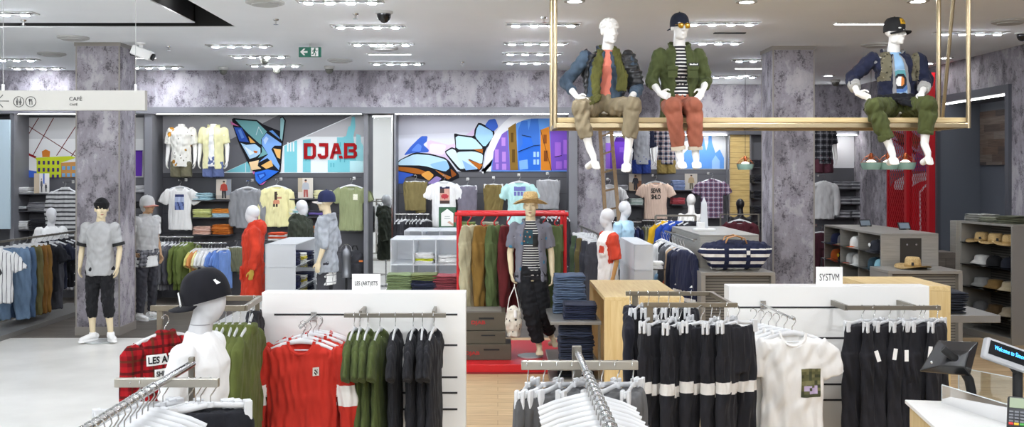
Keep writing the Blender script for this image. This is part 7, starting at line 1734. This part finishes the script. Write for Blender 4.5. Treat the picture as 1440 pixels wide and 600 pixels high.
# white obelisk display and items on case
r = thing('price_obelisk', 'clear white pointed display block on the grey case top', 'display stand', at(990, 322, 13.2)); r.location.z = 1.451
m = MB(); m.add([(-.05, -.03, .03), (.05, -.03, .03), (.05, .03, .03), (-.05, .03, .03), (-.035, -.02, .36), (.035, -.02, .36), (.035, .02, .36), (-.035, .02, .36), (0, 0, .45)], [(0, 1, 5, 4), (1, 2, 6, 5), (2, 3, 7, 6), (3, 0, 4, 7), (4, 5, 8), (5, 6, 8), (6, 7, 8), (7, 4, 8), (3, 2, 1, 0)])
m.build('obelisk', plain('ice_acrylic', '#d9dde0', .2), r); MB().box(-.14, .14, -.08, .08, 0, .03).build('foot', plastic_white, r, bevel=.004); MB().box(-.09, .0, -.06, .06, .03, .11).build('block', plastic_white, r, bevel=.004)
# clothes hanging along the left flank of that case
xr_ = 2.44
for z_, nm in ((1.38, 'upper'), (.98, 'lower')):
    r = thing('clothes_rail', f'{nm} steel rail along the left flank of the grey display case', 'rail'); MB().bar((xr_ - .02, 12.2, z_), (xr_ - .02, 14.3, z_), .02, .02).build('bar', brushed, r)
    for y in (12.5, 14.0): MB().bar((xr_ - .02, y, z_), (2.519, y, z_), .015, .015).build('bracket', brushed, r)
P_KID = one('hanging_pullover', lambda: top_mesh('pullover', F_('base', '#808080'), .4, .5, .05, 'long', seed=81, voxel=.012))
brs = stripes('case_stripe', '#20253f', '#e2e0da', .09, .5)
up_l = [('frontmost navy cardigan', '#23273f', None), ('dark navy jacket', '#1e2236', None), ('beige top', '#b59a7a', None), ('black and white top', '', blotch('bw_print', '#dad8d2', [('#232327', 9, .3)])), ('grey marl jacket', '#55565a', None), ('light grey jacket', '#8a8b8e', None), ('black print top', '', blotch('bw_print2', '#232327', [('#c9c9c4', 12, .25)])), ('white top', '#dcdcda', None), ('rearmost charcoal top', '#34343a', None)]
lo_l = [('frontmost navy and white striped top', '', brs), ('striped navy top', '', brs), ('orange top', '#c9532a', None), ('rust top', '#b5482a', None), ('grey blue top', '#6f8ba0', None), ('pale blue top', '#86aac4', None), ('rearmost dark blue top', '#2a4a6a', None)]
for z_, L in ((1.38, up_l), (.98, lo_l)):
    for i, (nm, c_, mt) in enumerate(L):
        y = 12.28 + 1.9 * i / len(L); o = hang(P_KID, (xr_ - .12, y, z_ + .012), PI / 2 + .3 + random.uniform(-.2, .2), f'{nm} hung on the left flank of the grey display case', 'top', 'tops on the flank of the grey case', mt or F_('kid_' + c_[1:], c_, .2, .7), 'top')

# ---- caps and hats
def cap_proto(flat=True):
    def fn():
        r = thing('cap', '', 'cap'); cap_parts(r, dict(head=V3(0, 0, .0), look=V3(0, -1, 0), up=V3(0, 0, 1)), F_('base', '#808080'), flat=flat); return r
    return Proto(fn)
P_CAP = cap_proto(True); P_CAP2 = cap_proto(False)
def put_cap(pr, loc, rz, label, col, brim=None):
    o = pr.put(loc, rz, label, 'cap', None, None)
    for c in o.children:
        mt = F_('cap_' + (brim if (brim and c.name.startswith('cap_brim')) else col)[1:], brim if (brim and c.name.startswith('cap_brim')) else col, .12, .3); recolor(c, mt)
    return o
CX = 4.98
for y, z, c_, b_, nm in ((14.5, 1.2, '#2a3050', None, 'navy patterned cap, upper shelf of the grey case'), (14.22, 1.2, '#77777a', '#b59a7a', 'grey cap with tan brim, upper shelf of the grey case'), (13.72, 1.2, '#e9e8e4', '#d0602a', 'white cap with orange brim, upper shelf of the grey case'), (12.98, 1.2, '#34363f', None, 'dark slate cap with white badge, upper shelf of the grey case'),
                         (14.5, .965, '#c9622a', '#c9622a', 'orange cap, lower shelf of the grey case'), (14.2, .965, '#2a2a2e', None, 'black cap with yellow badge, lower shelf of the grey case'), (13.86, .965, '#a9a9a6', '#a9503a', 'grey cap with rust brim, lower shelf of the grey case'), (13.62, .965, '#c9c9c4', '#e6e6e2', 'pale grey cap with white brim, lower shelf of the grey case'), (13.05, .965, '#2c4450', None, 'dark teal cap, lower shelf of the grey case'), (12.82, .965, '#8fc0cf', None, 'light blue cap, lower shelf of the grey case')):
    o = put_cap(P_CAP, (CX, y, z + .008), -PI / 2 + random.uniform(-.2, .2) + .3, nm, c_, b_)
    if 'badge' in nm:
        b = MB().ball((0, -.112, .07), (.026, .006, .026), n=14).build('badge', wht if 'white' in nm else plain('yellow_badge', '#d9a920', .7), o, smooth=True)
stack(CX + .08, 13.4, .721, ['#2a3050', '#262b48'], 'navy beanie', 'on the third shelf of the grey cap case', 'folded clothes', (.8, .6, 1)); 
def hat_proto(prof, mat, nm, band=None, cr=1.12, wav=-.02):
    def fn():
        r = thing(nm, '', 'hat'); me = hat_mesh('hat_shell', prof, mat, wav, cr); part(r, me)
        if band: MB().lathe([(band[0], band[1]), (band[2], band[3])], 32, sy=cr).build('hat_band', band[4], r)
        return r
    return Proto(fn)
fed = [(.2, .01), (.204, .014), (.15, .0), (.098, .002), (.094, .02), (.086, .1), (.07, .13), (.045, .125), (.02, .108), (0, .104)]
P_FED = hat_proto(fed, straw, 'straw_hat', (.0965, .012, .0945, .04, plain('straw_band2', '#a98a52', .8)))
P_BUCK = hat_proto([(.15, .0), (.154, .002), (.105, .045), (.1, .05), (.092, .1), (.075, .115), (0, .12)], F_('bucket_base', '#c9c5bb'), 'bucket_hat', None, 1.1, .012)
o = P_FED.put((5.13, 12.22, 1.05), .3, 'single straw fedora on the grey bench before the cap case', 'hat'); 
MB().obox((.0, -.112, .05), (.03, .006, .04)).build('hat_badge', plain('hat_badge_dark', '#23262c', .7), o).rotation_euler = (0, 0, -.7)
z_ = MB().lathe([(.13, 0), (.12, .012), (.05, .014)], 24, sy=1.1).build('folded_scarf', blotch('dark_scarf', '#33302a', [('#77705f', 30, .25)])); z_.location = (5.17, 12.22, 1.036); tag(z_, 'dark patterned cloth under the straw fedora on the grey bench', 'cloth')
for px_, y_, d_, nm in ((262, 0, 0, ''),):
    pass
for px_, d_, lb in ((1218, 14.2, 'small tablet screen on the rear of the cap case'), (1273, 13.4, 'small dark tablet on the middle of the cap case')):
    r = thing('tablet_stand', lb, 'tablet', (ax(px_, d_), d_, 1.451)); q = MB().box(-.09, .09, -.006, .006, 0, .11).build('tablet', black_m, r, bevel=.004); q.rotation_euler = (-.5, 0, .2)
    q2 = MB().box(-.075, .075, -.008, -.0065, .015, .095).build('screen', plain('tablet_glass', '#77828c', .2), q); MB().box(-.05, .05, .0, .07, 0, .012).build('foot', brushed, r)

# hat shelf unit at the right edge
r = thing('hat_shelf_unit', 'tall grey steel shelf unit of hats and caps at the right edge', 'shelf unit', (6.43, 13.75, 0), math.radians(-81.5))
# local: x runs along the front from far (0) to near (W), y into the unit
W_, D_, H_ = 1.09, .48, 1.555
MB().box(0, W_ + .02, 0, D_, H_ - .03, H_).build('top', caset, r, bevel=.003); MB().box(0, .03, .0, D_, 0, H_ - .03).build('side_panel', caset, r); MB().box(W_ - .02, W_, .0, D_, 0, H_ - .03).build('side_panel', caset, r)
MB().box(.03, W_ - .02, D_ - .03, D_, 0, H_ - .03).build('corrugated_back', corr, r); MB().box(.03, W_ - .02, .0, D_ - .03, 0, .09).build('plinth', caset, r)
SHZ = [1.27, .97, .665, .33]
for z in SHZ: MB().box(.03, W_ - .02, -.02, D_ - .03, z - .012, z).build('glass_shelf', glass_edge, r)
for z in (1.27, .97, .665): MB().box(W_ - .3, W_ - .28, D_ - .05, D_ - .03, z - .3, z).build('shelf_rail', brushed, r)
RU = Matrix.Rotation(math.radians(-81.5), 4, 'Z'); OU = V3(6.43, 13.75, 0)
def uu(x, y, z): return OU + RU @ V3(x, y, z)
MB_ = MB().box(-.14, 0, -.06, D_, 0, H_).build('end_panel', casem, r, bevel=.003)
for row, z in enumerate(SHZ):
    for i in range(3):
        x = (.24, .53, .83)[i]; loc = uu(x, .17, z + .012); ps = ('rear', 'middle', 'front')[i]
        if row == 0: P_FED.put(loc, .4 * i, f'{ps} straw hat on the top shelf of the hat unit', 'hat', 'straw hats on the top shelf')
        else:
            nm, c_ = {1: (('white bucket hat', '#d9d8d4'), ('shiny black cap', '#1a1a1c'), ('dark navy cap', '#20232e')), 2: (('grey bucket hat', '#9a9a98'), ('brown bucket hat', '#7d6238'), ('beige bucket hat', '#b5a78a')), 3: (('grey cap', '#6f7072'), ('dark brown bucket hat', '#54422a'), ('stone bucket hat', '#a89c86'))}[row][i]
            if 'cap' in nm: put_cap(P_CAP2, loc, .9, f'{nm} on the {ORD[row]} shelf of the hat unit', c_)
            else: P_BUCK.put(loc, .2 * i, f'{nm} on the {ORD[row]} shelf of the hat unit', 'hat', None, None); [recolor(c, F_('hat_' + c_[1:], c_)) for c in list(bpy.context.scene.objects[-1:])] if False else None
for o in list(SC.objects):
    if o.parent is None and o.name.startswith('bucket_hat'):
        for key, c_ in (('white bucket', '#d9d8d4'), ('grey bucket', '#9a9a98'), ('dark brown', '#54422a'), ('brown bucket', '#7d6238'), ('beige', '#b5a78a'), ('stone', '#a89c86')):
            if o['label'].startswith(key):
                for c in o.children: recolor(c, F_('hat_' + c_[1:], c_))
                break
for x, cc, nm in ((.2, ['#8c8c86', '#a9a9a2', '#9a9a94'], 'pale grey shirt'), (.5, ['#6d6f5f', '#7d7f6e'], 'grey olive shirt'), (.85, ['#5c5f4c', '#6a6d58', '#565947'], 'camouflage olive shirt')):
    p = uu(x, .2, H_ + .002); stack(p.x, p.y, p.z, cc, nm, 'on top of the hat shelf unit', sc=(1.1, .9, .8), rz=.3)

# low chest behind the bench (right of the fedora)
r = thing('low_crate', 'small weathered grey crate shelf behind the fedora bench', 'crate', (ax(1330, 13.2), 13.2, 0)); MB().box(-.13, .13, 0, .4, 0, 1.16).build('body', planks_mat('crate_planks', '#6a6560', '#5c5650', '#332f2c', (PI / 2, 0, 0), .7, .5, .12), r, bevel=.004); MB().box(-.1, .1, -.004, 0, .6, .95).build('panel', hookp, r)

# ---- red mesh cage with its mural of a red cabin
r = thing('mesh_cage', 'red steel posts and wire mesh screen left of the dark portal', 'screen', (0, 0, 0))
XM = 7.08
def wy(px_, X_): return X_ * F / (px_ - VX)
redp = plain('red_post', '#b0141f', .4); ya_, yb_ = wy(1309, XM), wy(1249, XM)
for px_ in (1277, 1309): MB().box(XM - .05, XM + .05, wy(px_, XM) - .05, wy(px_, XM) + .05, 0, 3.86).build('post', redp, r)
m = MB(); zt_, zb_ = 3.3, .1; wd = yb_ - ya_; ht = zt_ - zb_; cell = .085
k = -int(ht / 1.6 / cell) - 1
while k * cell < wd:
    x0_ = k * cell; t0, t1 = max(0, -x0_), min(wd - x0_, ht / 1.6)
    if t1 > t0:
        for sgn in (1, -1):
            p, q = (x0_ + t0, zb_ + 1.6 * t0), (x0_ + t1, zb_ + 1.6 * t1)
            if sgn < 0: p, q = (wd - p[0], p[1]), (wd - q[0], q[1])
            m.bar((XM, ya_ + p[0], p[1]), (XM, ya_ + q[0], q[1]), .006, .006)
    k += 1
m.build('wire_mesh', redp, r)
m = MB(); m.box(XM - .02, XM + .02, yb_ - .02, yb_ + .02, 0, zt_ + .02).box(XM - .02, XM + .02, ya_, yb_, zt_ - .02, zt_ + .02).box(XM - .02, XM + .02, ya_, yb_, .05, .1); m.build('mesh_frame', redp, r)
dd = 18.6; C = cx(1140, 150, 3.335)
it = [('#54545c', [(1246, 165), (1322, 165), (1322, 420), (1246, 420)]), ('#8f8fa6', C([(360, 95), (610, 95), (610, 300), (360, 300)])), ('#4c3a2c', C([(380, 110), (440, 130), (470, 180), (420, 170)])), ('#6b4a36', C([(450, 100), (520, 150), (500, 200), (440, 160)])), ('#5a4f8a', C([(500, 210), (560, 250), (550, 300), (480, 300)])), (K, C([(380, 150), (430, 165), (500, 215), (490, 225), (420, 180)])), ('#3a2c26', C([(520, 100), (600, 130), (600, 160), (530, 130)])),
      ('#8c1018', C([(360, 400), (395, 345), (440, 330), (480, 330), (480, 900), (360, 900)])), ('#c01a26', C([(480, 340), (610, 315), (610, 900), (480, 900)])), ('#b8b8bc', C([(395, 350), (440, 325), (520, 310), (612, 305), (612, 335), (560, 340), (510, 355), (470, 380), (466, 370), (440, 372), (436, 390), (395, 388)])), ('#a31420', C([(520, 400), (610, 360), (610, 900), (520, 900)])), ('#d9d9dc', C([(512, 400), (520, 395), (524, 700), (516, 700)])), ('#d9d9dc', C([(512, 400), (540, 365), (600, 345), (602, 352), (545, 373), (522, 402)])), ('#8c1018', C([(540, 430), (600, 420), (600, 470), (540, 475)])), ('#8c1018', C([(540, 490), (600, 485), (600, 535), (540, 540)]))]
mb = MB(); mats = []; XW = XR - .004
for i, (c_, poly) in enumerate(it):
    mt = plain('mural_' + c_.strip('#'), c_, .75, spec=.2)
    if mt not in mats: mats.append(mt)
    P_ = []
    for x_, y_ in poly:
        x_ = min(max(x_, 1247), 1321); d_ = wy(x_, XW); P_.append((XW - .006 - .0008 * i, d_, az(y_, d_)))
    n_ = len(P_); mb.add(P_ + [(XW, p_[1], p_[2]) for p_ in P_], [tuple(range(n_)), tuple(range(2 * n_ - 1, n_ - 1, -1))] + [(j, j + n_, (j + 1) % n_ + n_, (j + 1) % n_) for j in range(n_)], mats.index(mt))
tag(mb.build('wall_mural', mats), 'picture of a red cabin with grey roof on the wall behind the red mesh', 'mural')
# ---- pendant lamps
copper = plain('copper_wire', '#b0613c', .3, .9); mint = plain('mint_glass', '#9fbfae', .25)
def pendant_proto():
    r = thing('pendant_lamp', '', 'lamp'); z0 = 0
    MB().tube([(0, 0, .2), (0, 0, 1.6)], .004, 6).build('cord', black_m, r); MB().lathe([(.02, .2), (.03, .17), (.03, .12), (.02, .1)], 14).build('socket', copper, r, smooth=True)
    MB().lathe([(.15, .06), (.14, .0), (.12, -.045), (.118, -.045), (.138, .0), (.148, .06)], 28).build('shade', mint, r, smooth=True)
    m = MB()
    for kx in range(8):
        a = 2 * PI * kx / 8; m.tube([(.025 * math.cos(a), .025 * math.sin(a), .18), (.09 * math.cos(a), .09 * math.sin(a), .14), (.15 * math.cos(a), .15 * math.sin(a), .06)], .0028, 5)
    for rr, zz_ in ((.09, .14), (.15, .06), (.125, .1)): m.tube([(rr * math.cos(2 * PI * i / 24), rr * math.sin(2 * PI * i / 24), zz_) for i in range(25)], .0025, 5)
    m.build('wire_cage', copper, r); MB().ball((0, 0, .05), (.075, .075, .05), n=16).build('bulb', emit('globe_glow', '#fff8ea', 2.2), r, smooth=True); return r
PN = Proto(pendant_proto)
for px_, lb, y, d_ in ((1225, 'leftmost mint glass pendant lamp below the black cap figure', 234, 14.6), (1249, 'middle mint glass pendant lamp below the black cap figure', 234, 14.6), (1273, 'rightmost mint glass pendant lamp below the black cap figure', 234, 14.6), (1048, 'mint glass pendant lamp before the timber panel', 235, 17.5)):
    o = PN.put((ax(px_, d_), d_, az(y, d_) - .0), 0, lb, 'lamp', 'mint pendant lamps' if px_ > 1100 else None)
# bring the cords up to the ceiling
for o in list(SC.objects):
    if o.name.startswith('pendant_lamp'):
        for c in o.children:
            if c.name.startswith('cord'): c.scale = (1, 1, (CEIL - o.location.z) / 1.6)

# ---- wooden ladder before the concrete wall end
r = thing('ladder', 'tall brown wooden ladder leaning before the concrete wall end', 'ladder', (0, 0, 0)); lw = lightwood_mat('ladder_wood', '#5f4a30', '#7d6444', axis=2)
dl0, dl1 = 15.6, 16.9
for b_, t_ in (((857, 402), (843, 172)), ((878, 402), (858, 165))):
    MB().bar(at(b_[0], 424 if False else 402, dl0), at(t_[0], t_[1], dl1), .06, .05, up=(0, -1, 0)).build('stile', lw, r, bevel=.004)
for k_ in range(8):
    t_ = .1 + .115 * k_; p = lerp(at(857, 402, dl0), at(843, 172, dl1), t_); q = lerp(at(878, 402, dl0), at(858, 165, dl1), t_); MB().bar(p, q, .04, .03).build('rung', lw, r)
for b_ in ((857, 402), (878, 402)):
    p = at(b_[0], b_[1], dl0); MB().bar((p.x, p.y, p.z), (p.x + .03, p.y - .2, 0.005), .06, .05, up=(0, -1, 0)).build('foot', lw, r)

# ---- sales counter
ang = math.radians(-9); cl = V3(2.17, 5.27, 0); zc_ = 1.0
r = thing('sales_counter', 'white topped ash sales counter at bottom right', 'counter', cl, ang)
MB().box(0, 2.2, -2.2, 0, zc_ - .02, zc_).build('countertop', white_lam, r, bevel=.003); MB().box(.02, 2.15, -2.15, -.02, 0, zc_ - .02).build('counter_body', tw, r)
def cp(px_, py_, z=zc_):
    """ground position of a picture point lying on the counter top height"""
    d_ = F * (CZ - z) / (py_ - HY); return V3(ax(px_, d_), d_, z)
# monitor seen from behind
p = cp(1366, 566); r = thing('sales_monitor', 'black sales monitor on a curved arm seen from behind on the counter', 'monitor', p)
q0 = at(1338, 505, p.y) - p
gloss = plain('black_gloss_shell', '#1f1f21', .2, spec=.6)
MB().lathe([(.075, 0), (.075, .006), (.035, .014), (.03, .04)], 24, sx=1.2).build('foot', black_m, r, smooth=True)
MB().tube([(0, 0, .02), (.0, 0, .06), (-.012, -.0, .12), (-.05, .0, .18), (-.095, .0, .215), (-.11, .0, .235)], [.026, .024, .024, .023, .021, .02], 16).build('arm', black_m, r, smooth=True)
MB().lathe([(.027, -.012), (.029, 0), (.027, .012)], 18, (-.075, 0, .2), R=Matrix.Rotation(-.9, 3, 'Y')).build('arm_collar', chrome, r, smooth=True)
L_ = lambda px_, py_, dy=0: at(px_, py_, p.y + dy) - p
cor = [L_(1293, 521, .06), L_(1364, 527, -.05), L_(1376, 480, -.02), L_(1319, 478, .10)]
back = [lerp(c_, L_(1334, 500, .02), .52) + V3(.0, -.07, 0) for c_ in cor]
n_ = (cor[1] - cor[0]).cross(cor[3] - cor[0]).normalized(); n_ = n_ if n_.y > 0 else -n_
fr_ = [c_ + n_ * .02 for c_ in cor]
MB().add(cor + back + fr_, [(4, 5, 6, 7), (0, 1, 5, 4), (1, 2, 6, 5), (2, 3, 7, 6), (3, 0, 4, 7), (0, 8, 9, 1), (1, 9, 10, 2), (2, 10, 11, 3), (3, 11, 8, 0), (8, 11, 10, 9)]).build('monitor_shell', gloss, r, bevel=.006)
MB().add([lerp(c_, sum(fr_, V3(0, 0, 0)) / 4, .06) + n_ * .002 for c_ in fr_], [(0, 1, 2, 3)]).build('screen', plain('screen_dark', '#101114', .1), r)
MB().ball(L_(1310, 509, -.06), .008, n=8).build('lock_screw', chrome, r, smooth=True)
MB().tube([L_(1326, 490, -.06), L_(1336, 498, -.07), L_(1345, 505, -.03)], [.02, .022, .02], 12).build('neck', black_m, r, smooth=True)
# customer display
p = cp(1431, 577); r = thing('customer_display', 'small customer display with blue welcome text on a black pole', 'display', p)
zt_ = az(518, p.y) - p.z
MB().lathe([(.06, 0), (.06, .006), (.024, .012), (.024, zt_ - .01), (.018, zt_)], 20).build('pole', black_m, r, smooth=True)
q = thing('tmp', '', ''); bpy.data.objects.remove(q)
hw_, hh_ = .128, .055; pc = at(1420, 499, p.y - .05) - p
hd = MB().box(-hw_, hw_, 0, .045, -hh_, hh_).build('display_head', plain('display_silver', '#b5b6b8', .35), r, bevel=.012); hd.location = pc; hd.rotation_euler = (-.28, .34, .0)
MB().box(-hw_ + .018, hw_ - .018, -.0025, -.0005, -hh_ + .026, hh_ - .014).build('display_window', plain('display_black', '#08090b', .25), hd)
link('lettering', text_mesh('lettering', 'Welcome to Simons', width=.17, height=.022, mat=emit('led_blue', '#3f9fff', 2.2), extrude=0, bold=.012, loc=(-.0, -.0035, .012)), hd)
MB().tube([(0, 0, zt_ - .02), pc + V3(.02, .03, -.04), pc + V3(.0, .045, 0)], [.02, .024, .02], 12).build('neck', black_m, r, smooth=True)
# card terminal
p = at(1430, 588, 4.5); r = thing('card_terminal', 'black card terminal with coloured keys at the bottom right corner', 'card terminal', (p.x, p.y, zc_ + .0))
bd = MB().box(-.04, .04, -.1, .1, 0, .03).build('terminal_body', plain('terminal_black', '#222326', .4), r, bevel=.01); bd.location = (0, 0, .1); bd.rotation_euler = (.55, 0, -.5)
MB().lathe([(.05, 0), (.05, .008), (.02, .012), (.02, .1)], 16).build('stand', black_m, r)
MB().box(-.03, .03, .02, .085, .0305, .032).build('screen', plain('lcd_green', '#8f9c7c', .3), bd)
kk = [('#c9322a', -.022), ('#d9b32a', -.0), ('#3f9a3a', .022)]
for c_, x_ in kk: MB().box(x_ - .009, x_ + .009, -.09, -.078, .0305, .035).build('key', plain('key_' + c_[1:], c_, .5), bd)
for a in range(3):
    for b_ in range(4): MB().box(-.022 + .022 * a - .008, -.022 + .022 * a + .008, -.068 + .02 * b_ - .006, -.068 + .02 * b_ + .006, .0305, .034).build('key', plain('key_grey', '#6f7276', .5), bd)
# clear guard
r = thing('acrylic_guard', 'clear acrylic guard panels on the sales counter', 'guard', (0, 0, 0)); cla = clearplastic('guard_acrylic', '#f6fafa', .05); edg = plain('acrylic_edge', '#e9efef', .2)
a0, a1 = cp(1325, 566), cp(1428, 600); b0, b1 = cp(1348, 558), cp(1428, 575)
for (u_, v_, h_) in ((a0, a1, .095), (b0, b1, .16)):
    dv = (v_ - u_).normalized(); nn = V3(-dv.y, dv.x, 0) * .0025
    MB().add([u_ + nn, v_ + nn, v_ + nn + V3(0, 0, h_), u_ + nn + V3(0, 0, h_), u_ - nn, v_ - nn, v_ - nn + V3(0, 0, h_), u_ - nn + V3(0, 0, h_)], [(0, 1, 2, 3), (4, 7, 6, 5), (0, 3, 7, 4), (1, 5, 6, 2)]).build('pane', cla, r)
    MB().bar(u_ + V3(0, 0, h_), v_ + V3(0, 0, h_), .0055, .004).bar(u_, u_ + V3(0, 0, h_), .0055, .004).build('edge', edg, r)

# ---- racks that stand left of the picture and show in the mirror
for (x, y) in ((-5.98, 10.2), (-6.9, 8.4)):
    r = thing('clothes_rack', 'steel rack of black and white clothes reflected in the tall mirror', 'clothes rack', (x, y, 0), 0, 'racks reflected in the mirror')
    MB().bar((-.6, 0, 1.5), (.6, 0, 1.5), .03, .03).build('rail', brushed, r)
    for s in (-.58, .58): MB().box(s - .015, s + .015, -.015, .015, .02, 1.5).build('post', brushed, r)
    MB().box(-.65, .65, -.25, .25, 0, .02).build('base', brushed, r)
    for i in range(9):
        c_ = ('#202024', '#e2e2e0', '#2a2a2e', '#9a9aa0', '#1e1e22', '#e6e6e4', '#33333a', '#4a5a80', '#222226')[i]
        hang(P_LONG if i % 2 else P_TEE, (x - .52 + .13 * i, y, 1.517), 1.1, 'black or white top on a rack reflected in the tall mirror', 'top', 'tops reflected in the mirror', F_('rf_' + c_[1:], c_), 'top', 'white hanger on a rack reflected in the tall mirror', 'hangers reflected in the mirror')

# ============================================================ camera, light, colour
cam = bpy.data.cameras.new('camera'); co = bpy.data.objects.new('camera', cam); COL.objects.link(co); co.location = (0, 0, CZ); co.rotation_euler = (PI / 2, 0, 0)
cam.sensor_width = 36; cam.lens = 36 * F / 1440; cam.shift_x = (720 - VX) / 1440; cam.shift_y = -(300 - HY) / 1440; cam.clip_end = 100; cam.clip_start = .05
SC.camera = co
w = bpy.data.worlds.new('world'); SC.world = w; w.use_nodes = True; w.node_tree.nodes['Background'].inputs[0].default_value = (.8, .85, .9, 1); w.node_tree.nodes['Background'].inputs[1].default_value = .3
SC.view_settings.view_transform = 'Standard'; SC.view_settings.look = 'None'; SC.view_settings.gamma = 1; SC.view_settings.use_curve_mapping = False; SC.view_settings.exposure = EXPOSURE
SC.cycles.max_bounces = 8; SC.cycles.diffuse_bounces = 4; SC.cycles.transparent_max_bounces = 12; SC.cycles.caustics_reflective = False; SC.cycles.caustics_refractive = False
SC.cycles.sample_clamp_indirect = 8; SC.cycles.use_denoising = True
# adjustable lamps of the four-lamp fittings, turned towards walls and merchandise
i_ = 0
for o in [x for x in SC.objects if x.name.startswith('ceiling_light') and x.parent is None]:
    ld = bpy.data.lights.new('lamp_beam', 'SPOT'); ld.energy = SPOT_W; ld.spot_size = math.radians(125); ld.spot_blend = .9; ld.shadow_soft_size = .12; ld.color = (.95, .975, 1)
    lo = bpy.data.objects.new('lamp_beam', ld); COL.objects.link(lo); lo.parent = o; lo.location = (0, 0, -.05)
    lo.rotation_euler = (math.radians((48, 40, 52)[i_ % 3]), 0, math.radians((0, 14, -14, 6, -6)[i_ % 5])); i_ += 1
    if o.location.y > 13.2: ld.energy *= (.3 if o.location.x < 1.9 else 1.8)
